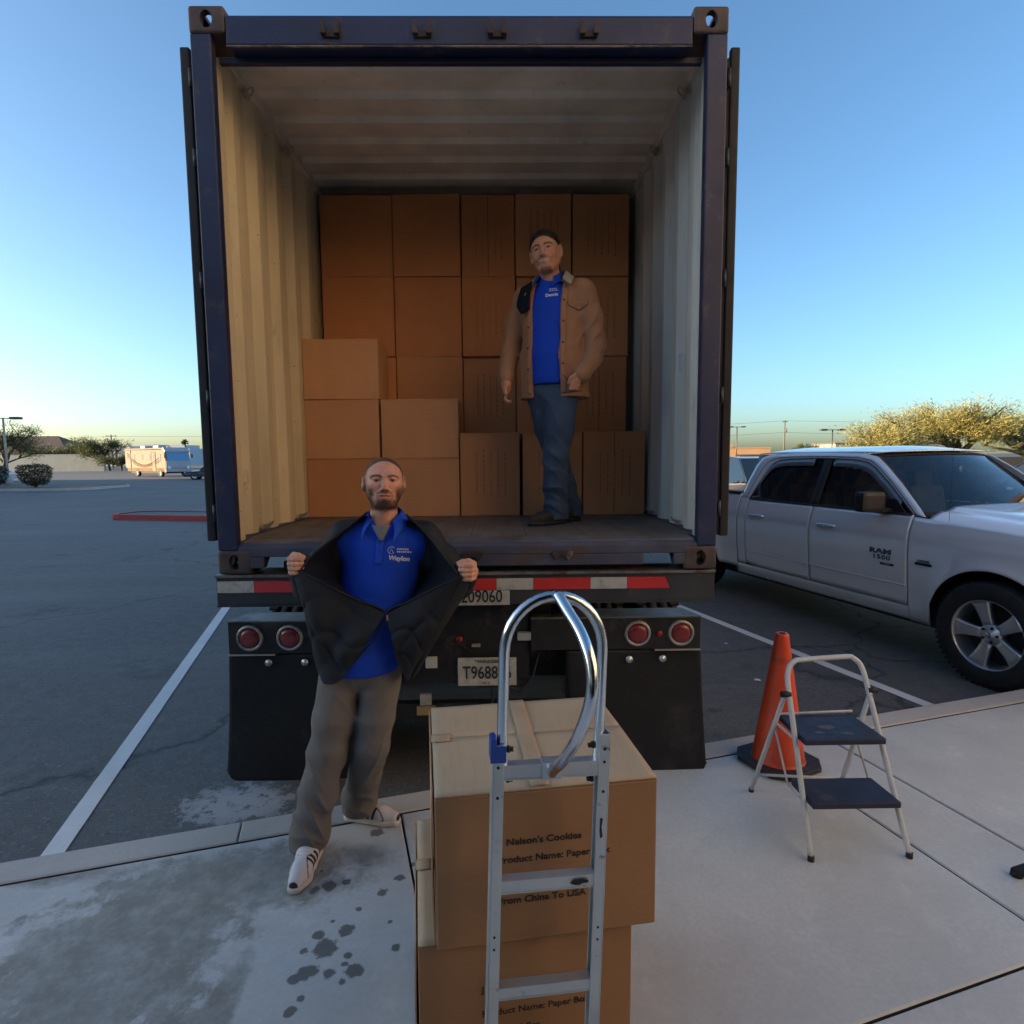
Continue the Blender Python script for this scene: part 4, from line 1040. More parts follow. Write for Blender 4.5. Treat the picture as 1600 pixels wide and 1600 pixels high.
# interior
b = MB(); b.bx(-.80, .80, .76, 1.04, 1.00, 1.235, bev=.04); b.build('dashboard', mat('dash_grey', (.06, .065, .07), .7), pk)
ax = Matrix.Translation((.38, 1.12, 1.22)) @ Matrix.Rotation(rad(-62), 4, 'X')
b = MB(); b.M = ax; b.tube([(.185*math.cos(t), .185*math.sin(t), 0) for t in [i*math.pi/14 for i in range(28)]], .014, 8, closed=True)
b.box((0, 0, 0), (.16, .1, .04), None, .01); b.box((0, -.09, 0), (.03, .18, .02)); b.box((-.1, 0, 0), (.16, .03, .02)); b.box((.1, 0, 0), (.16, .03, .02)); b.M = Matrix()
b.build('steering_wheel', M_TRIM, pk)
for s in (-1, 1):
    for u in (1.55, 2.45):
        b = MB(); b.box((s*.38, u+.1, 1.15), (.48, .14, .62), Matrix.Rotation(rad(-12), 3, 'X'), .05); b.box((s*.38, u+.19, 1.53), (.26, .10, .18), Matrix.Rotation(rad(-8), 3, 'X'), .03); b.bx(s*.14, s*.62, u-.35, u+.05, .75, .9, bev=.04)
        b.build('seat', mat('seat_fabric', (.11, .11, .115), .85), pk)
b = MB(); b.bx(-.66, .66, 1.42, 2.85, 1.765, 1.785); b.build('headliner', mat('headliner_grey', (.25, .25, .25), .9), pk)
b = MB(); b.box((0, 1.12, 1.70), (.22, .03, .06), None, .01); b.build('rear_view_mirror', M_TRIM, pk)
# wheels
M_RIM = mat('grey_alloy', (.62, .63, .65), .34, .8, var=.12); M_RIMD = mat('rim_inside', (.035, .035, .038), .5, .4)
def pk_wheel(s, u):
    ax = Matrix.Translation((s*.90, u, WR)) @ Matrix.Rotation(rad(90*s), 4, 'Y')
    b = MB(); R, W = WR, .285
    b.lathe([(.262, -.13), (.30, -.14), (.36, -.14), (.40, -.125), (.412, -.10), (.412, -.06), (.404, -.056), (.404, -.048), (.412, -.044), (.412, 0), (.404, .004), (.404, .012), (.412, .016), (.412, .06), (.412, .10), (.40, .125), (.375, .137), (.33, .142), (.295, .138), (.268, .13), (.262, .12)], 64, ax)
    for i in range(60):
        a = 2*math.pi*i/60
        b.M = ax @ Matrix.Rotation(a, 4, 'Z') @ Matrix.Translation((.406, 0, .112)) @ Matrix.Rotation(rad(35), 4, 'Y'); b.box((0, 0, 0), (.006, .022, .035)); b.M = Matrix()
    t = b.build('wheel', M_TYRE, pk)
    b = MB(); b.lathe([(.250, -.10), (.255, -.0), (.258, .10), (.263, .126), (.270, .133), (.268, .118), (.262, .11)], 64, ax); rim = b.build('rim', M_RIM, t); rim = t
    b = MB(); b.lathe([(0, .0), (.2, -.02), (.25, -.03)], 32, ax); b.build('rim_back', M_RIMD, rim)
    b = MB()
    for i in range(5):
        b.M = ax @ Matrix.Rotation(rad(90+72*i) if s < 0 else rad(90+72*i), 4, 'Z')
        # tapered spoke with a shallow centre channel
        secs = [(.060, .036, .088), (.11, .037, .094), (.17, .045, .098), (.22, .056, .104), (.257, .068, .108)]
        vs = []
        for r, hw, z in secs:
            vs += [(r, -hw, z-.045), (r, -hw, z-.004), (r, -hw*.72, z), (r, 0, z-.004), (r, hw*.72, z), (r, hw, z-.004), (r, hw, z-.045)]
        fs = []
        for j in range(len(secs)-1):
            for q in range(6): fs.append((7*j+q, 7*j+q+1, 7*j+q+8, 7*j+q+7))
        b.add(vs, fs, True); b.M = Matrix()
    b.lathe([(.0, .100), (.028, .100), (.032, .094), (.075, .090), (.082, .08), (.082, .02)], 40, ax)
    b.build('spokes', M_RIM, rim, solid=.004)
    for i in range(5):
        b = MB(); b.M = ax @ Matrix.Rotation(rad(90+36+72*i), 4, 'Z'); b.cyl((.057, 0, .085), (.057, 0, .104), .0105, n=8); b.M = Matrix(); b.build('wheel_nut', M_TRIM, rim)
    b = MB(); b.lathe([(0, .106), (.022, .105), (.026, .100), (.026, .09)], 24, ax); b.build('centre_cap', mat('cap_chrome', (.6, .6, .62), .15, 1.0), rim)
for s in (-1, 1):
    for u in (FA, RA): pk_wheel(s, u)
# door badge: lettering as on the door
bk = BVHTree.FromObject(doors[0][1], bpy.context.evaluated_depsgraph_get())
RB = Matrix(((0, 0, -1), (-1, 0, 0), (0, 1, 0)))      # text on the -x side: right = -y, up = +z
fdoor = doors[0][1]
M_BADGE = mat('badge_chrome', (.12, .12, .13), .3, .6)
def sxw(u, z, off): return Vector((-(Wd(u, z)+off), u, z))
for body, u, z, size, sx_, sp, bo in (('RAM', .975, .918, .062, 1.75, 1.05, .003), ('1500', .965, .862, .058, 1.45, 1.15, .0010)):
    text_mesh('door_badge', body, size, M_BADGE, fdoor, sxw(u, z, .0095), RB, bold=bo, sx=sx_, ext=.002, spacing=sp)
b = MB(); b.box(sxw(.905, .808, .0105), (.006, .135, .020), None, .002); bd = b.build('badge_bar', M_TRIM, fdoor)
text_mesh('badge_bar_text', 'CLASSIC', .015, mat('badge_silver', (.6, .6, .6), .3, .6), fdoor, sxw(.905, .808, .0142), RB, ext=.0004, sx=1.3)
b = MB(); b.box(sxw(.555, .865, .010), (.006, .15, .022), None, .002); bd = b.build('fender_badge', M_TRIM, fd[0])
text_mesh('fender_badge_text', 'HEMI', .030, M_BADGE, fd[0], sxw(.555, .889, .010), RB, bold=.001, ext=.001, sx=1.5, spacing=1.1)
# ================================================================== GENERIC CARS
def car(kind, label, loc, rot, paint, L_=4.5, W_=1.8, H_=1.45, group=None, name='parked_car'):
    r = thing(name, label, 'car', loc, rot, group)
    suv = kind == 'suv'; hb = .95 if suv else .82; hx = L_/2; w2 = W_/2
    # outline in (y,z): y=-hx front
    def body(a, c):
        y = -hx+L_*a; e = max(0, abs(2*a-1)-.8)/.2
        zt = interp(a, [(0, .62), (.05, .72), (.28, hb-.02), (.33, hb), (.85, hb+.03), (.97, hb-.05 if not suv else hb), (1, .65)])
        t = (c-.5)*2; wx = w2*(1-.10*e*e)
        ang = c*math.pi
        # rounded section from one rocker over to the other
        pts = [(-1, .28), (-1.0, .5), (-.99, .75), (-.93, .97), (-.5, 1.0), (0, 1.02), (.5, 1.0), (.93, .97), (.99, .75), (1, .5), (1, .28)]
        f = c*10; i = min(9, int(f)); g_ = f-i; px_ = pts[i][0]+(pts[i+1][0]-pts[i][0])*g_; pz = pts[i][1]+(pts[i+1][1]-pts[i][1])*g_
        return (px_*wx, y, .25+(zt-.25)*(pz-.28)/.74 if pz > .28 else .25)
    b = MB(); b.grid(body, 40, 30)
    for a in (0, 1):
        rowp = [body(a, c/30) for c in range(31)]; b.add(rowp, [tuple(range(31))])
    b.build('body', paint, r)
    # cabin
    c0_, c1_, c2_, c3_ = (.27, .42, .88 if suv else .72, .98 if suv else .90)
    def cab(y, z, t): return
    def prof(off=0):
        return [(-hx+L_*c0_, hb-.02), (-hx+L_*c1_, H_-.04), (-hx+L_*(c1_+.1), H_), (-hx+L_*(c2_-.08), H_), (-hx+L_*c2_, H_-.06), (-hx+L_*c3_, hb)]
    P_ = prof(); wl, wu = w2*.94, w2*.76
    def wz(z): return wl+(wu-wl)*(z-hb)/(H_-hb)
    b = MB(); n = len(P_)
    vs = [(-wz(z), y, z) for y, z in P_]+[(wz(z), y, z) for y, z in P_]
    b.add(vs, [(i, i+1, n+i+1, n+i) for i in range(1, n-2)]); b.build('roof', paint, r, solid=.03)
    b = MB(); b.add(vs, [(0, 1, n+1, n)]); b.build('windscreen', M_WSD, r, solid=.01)
    b = MB(); b.add(vs, [(n-2, n-1, 2*n-1, 2*n-2)]); b.build('rear_window', M_WSD, r, solid=.01)
    for s in (-1, 1):
        b = MB(); b.add([(s*wz(z)*.985, y, z) for y, z in P_], [tuple(range(n))]); b.build('side_window', M_WSD, r, solid=.01)
        segs = [((s*wz(P_[i][1]), P_[i][0], P_[i][1]), (s*wz(P_[i+1][1]), P_[i+1][0], P_[i+1][1])) for i in (0, n-2)]
        for ym in [-hx+L_*(c1_+c2_)/2]+([-hx+L_*(c2_-.1)] if suv else []): segs.append(((s*wz(hb), ym, hb), (s*wz(H_), ym, H_-.02)))
        for a, c in segs: b = MB(); b.tube([a, c], .038, 6); b.build('pillar', paint, r)
    R = .36 if suv else .32
    for s in (-1, 1):
        for yy in (-hx+.85, hx-.9):
            ax = Matrix.Translation((s*(w2-.09), yy, R)) @ Matrix.Rotation(rad(90*s), 4, 'Y')
            b = MB(); b.lathe([(R*.6, -.1), (R*.95, -.1), (R, -.07), (R, .07), (R*.95, .10), (R*.64, .105)], 28, ax); t = b.build('wheel', M_TYRE, r)
            b = MB(); b.lathe([(0, .07), (R*.2, .085), (R*.55, .07), (R*.64, .105)], 20, ax)
            b.build('rim', M_RIM, t)
            b = MB(); b.lathe([(0, .0), (R+.05, .0), (R+.05, -.2)], 28, ax); b.build('wheel_arch', M_GAP, r)
        b = MB(); b.box((s*w2*.72, -hx+.06, .62), (.34, .10, .13), None, .03); b.build('headlight', MATS['headlamp_glass'], r)
        b = MB(); b.box((s*w2*.78, hx-.03, .78), (.25, .08, .14), None, .02); b.build('tail_light', MATS['lamp_red'], r)
        b = MB(); b.box((s*(w2+.06), -hx+L_*c0_+.35, hb+.06), (.16, .10, .12), None, .03); b.build('side_mirror', paint, r)
    b = MB(); b.bx(-w2*.5, w2*.5, -hx-.015, -hx+.05, .42, .62, bev=.01); b.build('grille', M_GAP, r)
    return r
k = NT('dark_car_glass'); k.set(Base_Color=(.02, .03, .04), Roughness=.06, Coat_Weight=1.0); M_WSD = k.m
mat('headlamp_glass', (.5, .52, .55), .1, .3)
car('suv', 'silver roofed dark jeep like car parked beyond the pickup bed', (7.55, 14.6, 0), rad(10), m_car('suv_grey', (.16, .19, .22), .3, .3), 4.5, 1.85, 1.72)
car('sedan', 'blue grey car showing behind the pickup bonnet at the right edge', (23.8, 22, 0), rad(16), m_car('blue_grey', (.10, .12, .22), .3, .3), 4.6, 1.8, 1.42)
car('sedan', 'dark car parked beside the motorhome in front of its nose', (-25.6, 50.5, 0), rad(-72), m_car('dark_blue_car', (.02, .03, .05), .3, .3), 4.5, 1.8, 1.42)
car('sedan', 'pale silver car behind the bushes at the far left', (-43.7, 47.5, 0), rad(-80), m_car('silver_car', (.45, .55, .62), .3, .3), 4.9, 1.9, 1.5)
# ================================================================== PEOPLE: smooth distance fields turned into surfaces
class Field:
    def __init__(s, h): s.h = h; s.ops = []
    def cap(s, a, b, ra, rb=None, k=.03, sub=False):
        s.ops.append(('cap', np.array(a, float), np.array(b, float), ra, ra if rb is None else rb, k, sub)); return s
    def ell(s, c, r, R=None, k=.03, sub=False):
        s.ops.append(('ell', np.array(c, float), np.array(r, float), np.eye(3) if R is None else np.array(R, float), 0, k, sub)); return s
    def box(s, c, r, R=None, k=.01, sub=False, rd=.004):
        s.ops.append(('box', np.array(c, float), np.array(r, float), np.eye(3) if R is None else np.array(R, float), rd, k, sub)); return s
    def chain(s, pts, rs, k=.03):
        for i in range(len(pts)-1): s.cap(pts[i], pts[i+1], rs[i], rs[i+1], k)
        return s
    def bounds(s, o):
        if o[0] == 'cap':
            r = max(o[3], o[4]); return np.minimum(o[1], o[2])-r, np.maximum(o[1], o[2])+r
        e = np.abs(o[3]) @ o[2]; return o[1]-e, o[1]+e
    def mesh(s, fold=None):
        h = s.h; bs = [s.bounds(o) for o in s.ops if not o[6]]
        lo = np.min([b[0] for b in bs], 0)-3*h-.01; hi = np.max([b[1] for b in bs], 0)+3*h+.01
        n = np.ceil((hi-lo)/h).astype(int)+1
        ax = [lo[i]+h*np.arange(n[i]) for i in range(3)]
        D = np.full(n, .5, np.float32)
        for o in s.ops:
            a, b = s.bounds(o); pad = o[5]+3*h+.012
            i0 = np.maximum(0, np.floor((a-pad-lo)/h).astype(int)); i1 = np.minimum(n, np.ceil((b+pad-lo)/h).astype(int)+1)
            if np.any(i1 <= i0): continue
            sl = tuple(slice(i0[k], i1[k]) for k in range(3))
            X, Y, Z = np.meshgrid(ax[0][sl[0]], ax[1][sl[1]], ax[2][sl[2]], indexing='ij')
            if o[0] == 'cap':
                ab = o[2]-o[1]; px, py, pz = X-o[1][0], Y-o[1][1], Z-o[1][2]
                t = np.clip((px*ab[0]+py*ab[1]+pz*ab[2])/max(1e-9, ab@ab), 0, 1)
                d = np.sqrt((px-t*ab[0])**2+(py-t*ab[1])**2+(pz-t*ab[2])**2)-(o[3]+(o[4]-o[3])*t)
            else:
                R = o[3]; px, py, pz = X-o[1][0], Y-o[1][1], Z-o[1][2]
                qx = px*R[0, 0]+py*R[1, 0]+pz*R[2, 0]; qy = px*R[0, 1]+py*R[1, 1]+pz*R[2, 1]; qz = px*R[0, 2]+py*R[1, 2]+pz*R[2, 2]
                r = o[2]
                if o[0] == 'ell':
                    k0 = np.sqrt((qx/r[0])**2+(qy/r[1])**2+(qz/r[2])**2); k1 = np.sqrt((qx/r[0]**2)**2+(qy/r[1]**2)**2+(qz/r[2]**2)**2)
                    d = k0*(k0-1)/np.maximum(k1, 1e-6)
                else:
                    rd = o[4]; ex, ey, ez = np.abs(qx)-r[0]+rd, np.abs(qy)-r[1]+rd, np.abs(qz)-r[2]+rd
                    d = np.sqrt(np.maximum(ex, 0)**2+np.maximum(ey, 0)**2+np.maximum(ez, 0)**2)+np.minimum(np.maximum(ex, np.maximum(ey, ez)), 0)-rd
            g = D[sl]; k = o[5]
            if o[6]:
                hh = np.maximum(k-np.abs(g+d), 0)/k; D[sl] = np.maximum(g, -d)+hh*hh*k/4
            else:
                hh = np.maximum(k-np.abs(g-d), 0)/k; D[sl] = np.minimum(g, d)-hh*hh*k/4
        if fold is not None:
            X, Y, Z = np.meshgrid(*ax, indexing='ij', sparse=True); m_ = np.abs(D) < .03
            D = D+np.where(m_, fold(X, Y, Z), 0).astype(np.float32)
        return surface_nets(D, lo, h)
def surface_nets(D, lo, h):
    S = D < 0; nx, ny, nz = D.shape
    cnt = np.zeros((nx-1, ny-1, nz-1), np.int8)
    offs = [(i, j, k) for i in (0, 1) for j in (0, 1) for k in (0, 1)]
    for (i, j, k) in offs: cnt += S[i:nx-1+i, j:ny-1+j, k:nz-1+k]
    act = np.argwhere((cnt > 0) & (cnt < 8)); idx = -np.ones(cnt.shape, np.int32); idx[tuple(act.T)] = np.arange(len(act))
    val = np.stack([D[act[:, 0]+i, act[:, 1]+j, act[:, 2]+k] for (i, j, k) in offs], 1)
    acc = np.zeros((len(act), 3)); num = np.zeros(len(act))
    O = np.array(offs, float)
    for a in range(8):
        for b in range(a+1, 8):
            if np.abs(O[a]-O[b]).sum() == 1:
                va, vb = val[:, a], val[:, b]; m_ = (va < 0) != (vb < 0)
                t = np.where(m_, va/np.where(m_, va-vb, 1), 0)[:, None]
                acc += np.where(m_[:, None], O[a]+(O[b]-O[a])*t, 0); num += m_
    V = lo+h*(act+acc/num[:, None])
    F = []
    for axis in range(3):
        s0 = [slice(1, -1)]*3; s0[axis] = slice(0, -1); s1 = list(s0); s1[axis] = slice(1, None)
        A_, B_ = S[tuple(s0)], S[tuple(s1)]; e = np.argwhere(A_ != B_)
        if len(e) == 0: continue
        st = A_[tuple(e.T)]; base = e.copy(); off = np.ones(3, int); off[axis] = 0; base = base+off
        u, v = [(1, 2), (2, 0), (0, 1)][axis]; q = []
        for du, dv in ((0, 0), (-1, 0), (-1, -1), (0, -1)):
            p = base.copy(); p[:, u] += du; p[:, v] += dv; q.append(idx[tuple(p.T)])
        q = np.stack(q, 1); ok = (q >= 0).all(1); q = q[ok]; st = st[ok]; q[~st] = q[~st][:, ::-1]; F.append(q)
    return V, np.concatenate(F)
def field_obj(name, parts, mt, parent, color=None, smooth_it=0):
    """parts: list of (V,F) joined into one mesh (world coordinates; parent origin subtracted)"""
    org = np.array(parent_origin(parent)); Vs, Fs, k = [], [], 0
    for V, F in parts: Vs.append(V); Fs.append(F+k); k += len(V)
    V = np.concatenate(Vs); F = np.concatenate(Fs)
    me = bpy.data.meshes.new(name); me.vertices.add(len(V)); me.vertices.foreach_set('co', (V-org).astype(np.float32).ravel())
    me.loops.add(len(F)*4); me.loops.foreach_set('vertex_index', F.astype(np.int32).ravel())
    me.polygons.add(len(F)); me.polygons.foreach_set('loop_start', np.arange(0, len(F)*4, 4, dtype=np.int32)); me.polygons.foreach_set('loop_total', np.full(len(F), 4, np.int32))
    me.polygons.foreach_set('use_smooth', np.ones(len(F), bool)); me.update(); me.validate()
    if color is not None:
        C_ = np.ones((len(V), 4), np.float32); C_[:, :3] = color(V); at = me.color_attributes.new('Col', 'FLOAT_COLOR', 'POINT'); at.data.foreach_set('color', C_.ravel())
    me.materials.append(mt); o = bpy.data.objects.new(name, me); COL.objects.link(o); o.parent = parent
    if smooth_it:
        md = o.modifiers.new('sm', 'SMOOTH'); md.iterations = smooth_it; md.factor = .5
    return o
def parent_origin(p):
    v = Vector((0, 0, 0))
    while p is not None: v = v+p.location; p = p.parent
    return v
def m_attr(name, rough, bumpscale=0, bstr=.2, sss=0, spec=.4):
    k = NT(name); a = k.n('ShaderNodeVertexColor'); a.layer_name = 'Col'
    c = k.mix(k.ramp(k.noise(60, 4, .6), [(.35, .18), (.65, 0)]), a.outputs[0], (.12, .05, .03)) if sss else a.outputs[0]
    k.set(Base_Color=c, Roughness=rough, Specular_IOR_Level=spec)
    if sss: k.set(Subsurface_Weight=.12, Subsurface_Radius=(.02, .008, .004), Subsurface_Scale=.5)
    if bumpscale: k.bump(k.noise(bumpscale, 4, .6), bstr, .002)
    return k.m
M_SKIN = m_attr('skin', .5, 120, .12, sss=1)
def m_fabric(name, col, rough=.85, scale=260, var=.12, sheen=.3, big=.2):
    k = NT(name); n = k.noise(5, 5, .6); f = k.noise(scale, 2, .5)
    c = k.ramp(n, [(.3, tuple(v*(1-var) for v in col)), (.7, tuple(v*(1+var) for v in col))])
    c = k.mix(k.ramp(f, [(.35, .25), (.65, 0)]), c, tuple(v*.6 for v in col))
    k.set(Base_Color=c, Roughness=rough, Specular_IOR_Level=.25)
    k.bump(k.math('ADD', k.math('MULTIPLY', f, .25), k.math('MULTIPLY', k.noise(22, 5, .6), big*4)), .35, .006); return k.m
M_POLO = m_fabric('blue_polo_cloth', (.008, .060, .52), .75, 420, .08, .15)
M_POLO2 = m_fabric('blue_polo_collar', (.012, .075, .58), .75, 420, .08, .15)
M_JKT = m_fabric('charcoal_shell', (.020, .023, .029), .7, 300, .2, .2); M_LIN = m_fabric('navy_lining', (.005, .007, .014), .85, 200, .2, .05)
M_PANT = m_fabric('grey_twill', (.17, .155, .145), .88, 350, .12, .2, .3); M_JEAN = m_fabric('blue_denim', (.055, .085, .14), .85, 300, .25, .2, .3)
M_TANJ = m_fabric('tan_duck_cloth', (.40, .20, .108), .85, 260, .12, .25, .3); M_CORD = m_fabric('beige_corduroy', (.40, .34, .26), .9, 160, .15, .3)
M_HAIR = mat('dark_hair', (.014, .009, .007), .45, var=.5, scale=60, stretch=(1, 1, .1), bump=.5, bscale=120)
M_UND = m_fabric('grey_undershirt', (.19, .19, .20), .9)
M_STRIPE = mat('shoe_stripe', (.012, .012, .014), .5)
def basis(yaw, pitch=0, roll=0):
    """columns: image-right, forward (out of the face), up ; yaw>0 turns towards +x"""
    M = Matrix.Rotation(yaw, 3, 'Z') @ Matrix.Rotation(-pitch, 3, 'X') @ Matrix.Rotation(roll, 3, 'Y')
    return np.stack([np.array(M @ Vector((1, 0, 0))), np.array(M @ Vector((0, -1, 0))), np.array(M @ Vector((0, 0, 1)))], 1)
def head(c, B, smile=False, h=.0022, sc=(1, 1, 1)):
    c = np.array(c, float); B0, c_real = B, c; B = np.eye(3); c = np.zeros(3); T = lambda p: c+B @ np.array(p, float)
    f = Field(h)
    f.ell(T((0, -.012, .035)), (.074, .093, .083), B, .03); f.ell(T((0, .022, .0)), (.066, .068, .085), B, .03)
    f.ell(T((0, .030, -.055)), (.050, .052, .056), B, .03); f.ell(T((0, .062, -.096)), (.024, .020, .020), B, .025)
    for s in (-1, 1):
        f.cap(T((s*.052, -.01, -.045)), T((s*.022, .055, -.098)), .019, .016, .03)       # jaw line
        f.ell(T((s*.040, .060, -.022)), (.022, .020, .018), B, .025)                     # cheek
        f.cap(T((s*.014, .086, .030)), T((s*.050, .068, .030)), .010, .008, .014)        # brow
    f.cap(T((0, .086, .018)), T((0, .108, -.024)), .008, .012, .014); f.ell(T((0, .104, -.031)), (.016, .011, .009), B, .008)
    for s in (-1, 1):
        f.ell(T((s*.013, .096, -.034)), (.007, .009, .006), B, .006)
        f.ell(T((s*.031, .094, .010)), (.017, .014, .011), B, .012, sub=True)
        f.ell(T((s*.031, .073, .009)), (.0145, .0135, .0125), B, .004)
        f.ell(T((s*.031, .0745, .0175)), (.0165, .0135, .0065), B, .005)                   # upper lid
        f.ell(T((s*.080, -.014, .002)), (.013, .022, .036), B, .008); f.ell(T((s*.093, -.007, .004)), (.008, .013, .022), B, .006, sub=True)
        f.ell(T((s*.076, -.008, -.026)), (.008, .010, .010), B, .008)
    w_ = .034 if smile else .024; up_ = .010 if smile else .001
    f.ell(T((0, .078, -.060)), (.030, .018, .024), B, .02)
    f.chain([T((-w_, .080, -.0575+up_)), T((-.008, .0945, -.0565)), T((.008, .0945, -.0565)), T((w_, .080, -.0575+up_))], [.0035, .0058, .0058, .0035], .005)
    f.chain([T((-w_*.9, .080, -.066+up_)), T((0, .0940, -.0695)), T((w_*.9, .080, -.066+up_))], [.0035, .0065, .0035], .005)
    f.chain([T((-w_, .086, -.062+up_)), T((0, .1010, -.0625)), T((w_, .086, -.062+up_))], [.0015, .0028, .0015], .004)
    for q in (-1, -2): f.ops[q] = f.ops[q][:6]+(not smile,)
    f.cap(T((0, -.020, -.04)), T((0, -.038, -.20)), .052, .060, .03)
    f.cap(T((0, .005, -.13)), T((0, -.005, -.19)), .020, .020, .03)
    V, F = f.mesh(); V = c_real+(V*np.array(sc)) @ B0.T; return V, F[:, ::-1] if np.linalg.det(B0) < 0 else F
def local_mesh(f, c, B0, sc):
    V, F = f.mesh(); return np.array(c, float)+(V*np.array(sc)) @ B0.T, F[:, ::-1]
def head_colour(c, B, skin, beard, hairline, hair_c, mode, sc=(1, 1, 1)):
    c = np.array(c, float)
    def nz(P, s_): return (np.sin(P[:, 0]*s_+3*np.sin(P[:, 2]*s_*.7))*np.sin(P[:, 1]*s_*1.3+2*np.sin(P[:, 0]*s_*.9))*np.sin(P[:, 2]*s_*1.1+1))
    def fn(V):
        P = (V-c) @ B/np.array(sc); x, y, z = P.T; C_ = np.tile(np.array(skin, float), (len(V), 1)); hd = (z > -.145) & (np.abs(x) < .1) & (y > -.13) & (z < .14)
        n = nz(P, 90)*.5+nz(P, 190)*.5
        def blend(m_, col):
            m_ = np.clip(m_, 0, 1)[:, None]*hd[:, None]; C_[:] = C_*(1-m_)+np.array(col)*m_
        red = np.array(skin)*np.array([1.12, .80, .75])
        blend(np.exp(-((y-.10)**2+x**2+(z+.028)**2)/.018**2)*.6, red)
        for s in (-1, 1): blend(np.exp(-((x-s*.044)**2+(z+.022)**2)/.022**2)*(y > .03)*.5, red)
        # beard
        d = np.clip((-.040-z)/.02, 0, 1)*np.clip((y+.03)/.03, 0, 1)*(z > -.135)
        side = np.clip((np.abs(x)-.040)/.012, 0, 1); chin = np.clip((-.074-z)/.012, 0, 1); mous = np.clip(1-np.abs(z+.047)/.008, 0, 1)*(np.abs(x) < .032)*(y > .07)
        if mode == 'full': bm_ = np.maximum(np.maximum(side*np.clip((.0-z)/.03, 0, 1)*(y > -.02), chin*(y > .0)), mous)*.95+d*.35
        else: bm_ = np.maximum(np.clip((-.088-z)/.012, 0, 1)*np.clip((.036-np.abs(x))/.012, 0, 1)*(y > .03)*.8, mous*.7)
        ring_ = np.clip(1-np.abs(np.hypot(x/.031, (z+.063)/.026)-1)/.25, 0, 1)*(y > .05)*(mode == 'full')*.85; bm_ = np.maximum(bm_, ring_)
        blend(bm_*(.82+.35*n)*np.clip((z+.130)/.014, 0, 1), beard)
        # lips
        lip = (np.abs(x) < .030)*np.clip(1-np.abs(z+.0615-(.008*(x/.03)**2 if mode == 'goatee' else 0))/.0095, 0, 1)*(y > .078)
        blend(lip*1.3, np.array(skin)*np.array([.95, .52, .50]))
        if mode == 'goatee':
            t = (np.abs(x) < .028)*np.clip(1.3-np.abs(z+.0625-.009*(x/.03)**2)/.0042, 0, 1)*(y > .080); blend(t*1.6, (.50, .46, .41))
        else: blend((np.abs(x) < .026)*np.clip(1-np.abs(z+.0615)/.0022, 0, 1)*(y > .08), np.array(skin)*.25)
        # brows and eyes
        for s in (-1, 1):
            bx_ = (x*s-.032); blend(np.clip(1-np.abs(z-.031+.006*(bx_/.02)**2)/.0065, 0, 1)*(np.abs(bx_) < .021)*(y > .05)*1.3, np.array(beard)*.8)
            e = np.clip(1.6-((bx_/.0120)**2+((z-.0085)/.0036)**2)*1.3, 0, 1)*(y > .05); blend(e, (.17, .13, .11))
            ir = np.clip(2-((bx_/.0052)**2+((z-.0090)/.0055)**2)*1.6, 0, 1)*(y > .05); blend(ir, (.02, .015, .012))
            lid = np.clip(1-np.abs(z-.0140+.0035*(bx_/.013)**2)/.0025, 0, 1)*(np.abs(bx_) < .015)*(y > .05); blend(lid, np.array(skin)*.25)
            blend(np.clip(1-np.abs(z+.036)/.003, 0, 1)*(np.abs(x*s-.006) < .0035)*(y > .092), np.array(skin)*.12)
        # cropped hair
        hl = hairline(x, y, z); blend(hl*(.8+.4*n), hair_c)
        return C_
    return fn
def hand_fist(c, B, side, h=.0022, grip=.9):
    """fist seen from its front; side +1 = fingertips towards image right. B columns: image-right, forward, up"""
    c = np.array(c, float); T = lambda p: c+B @ (np.array(p, float)*np.array([side*.92, .92, .90]))
    f = Field(h)
    f.ell(T((-.016, -.012, 0)), (.026, .022, .042), B, .015)
    f.cap(T((-.012, -.03, -.004)), T((-.006, -.075, -.012)), .026, .024, .02)
    for i, (z, l_) in enumerate(((.032, .98), (.0115, 1.06), (-.0095, 1.0), (-.029, .84))):
        r = (.0088, .0090, .0086, .0077)[i]
        f.chain([T((-.034, -.004, z)), T((-.030+.002*i, .020, z*1.02)), T((-.004, .031*l_, z)), T((.020*l_, .024, z*.96)), T((.026*l_, .008, z*.95))], [r*1.1, r*1.08, r, r*.95, r*.85], .005)
    f.chain([T((-.028, -.018, .034)), T((-.012, .004, .048)), T((.010, .016, .047)), T((.030, .018, .041))], [.013, .0115, .0105, .009], .008)
    return f.mesh()
def folds(seed, amp, specs=(), freq=22):
    r = random.Random(seed); ph = [r.uniform(0, 6.28) for _ in range(12)]
    def fn(X, Y, Z):
        w_ = np.sin(9*X+ph[0]+2*np.sin(6*Z+ph[1]))+np.sin(8*Y+ph[2]+2*np.sin(5*Z+ph[3]))
        q = np.sin(freq*.55*(Z*.8+X*.5)+1.6*w_+ph[4]); g_ = .5+.5*np.sin(11*X+7*Y+8*Z+ph[5]+w_)
        d = -amp*.9*(1-np.abs(q))**2*g_+amp*.3*np.sin(freq*.9*(X*.9-Z*.4+Y*.5)+1.5*w_+ph[6])
        for (cx, cy, cz, rad_, a_, dx, dz, fq) in specs:       # local creases round a joint
            m_ = np.exp(-((X-cx)**2+(Y-cy)**2+(Z-cz)**2)/rad_**2)
            d = d-a_*.9*m_*(1-np.abs(np.sin(fq*.75*((X-cx)*dx+(Z-cz)*dz)+1.6*np.sin(15*(X-cx)+10*(Y-cy)+cx*40)+.6*np.sin(31*Y+23*X))))**1.6
        return d
    return fn
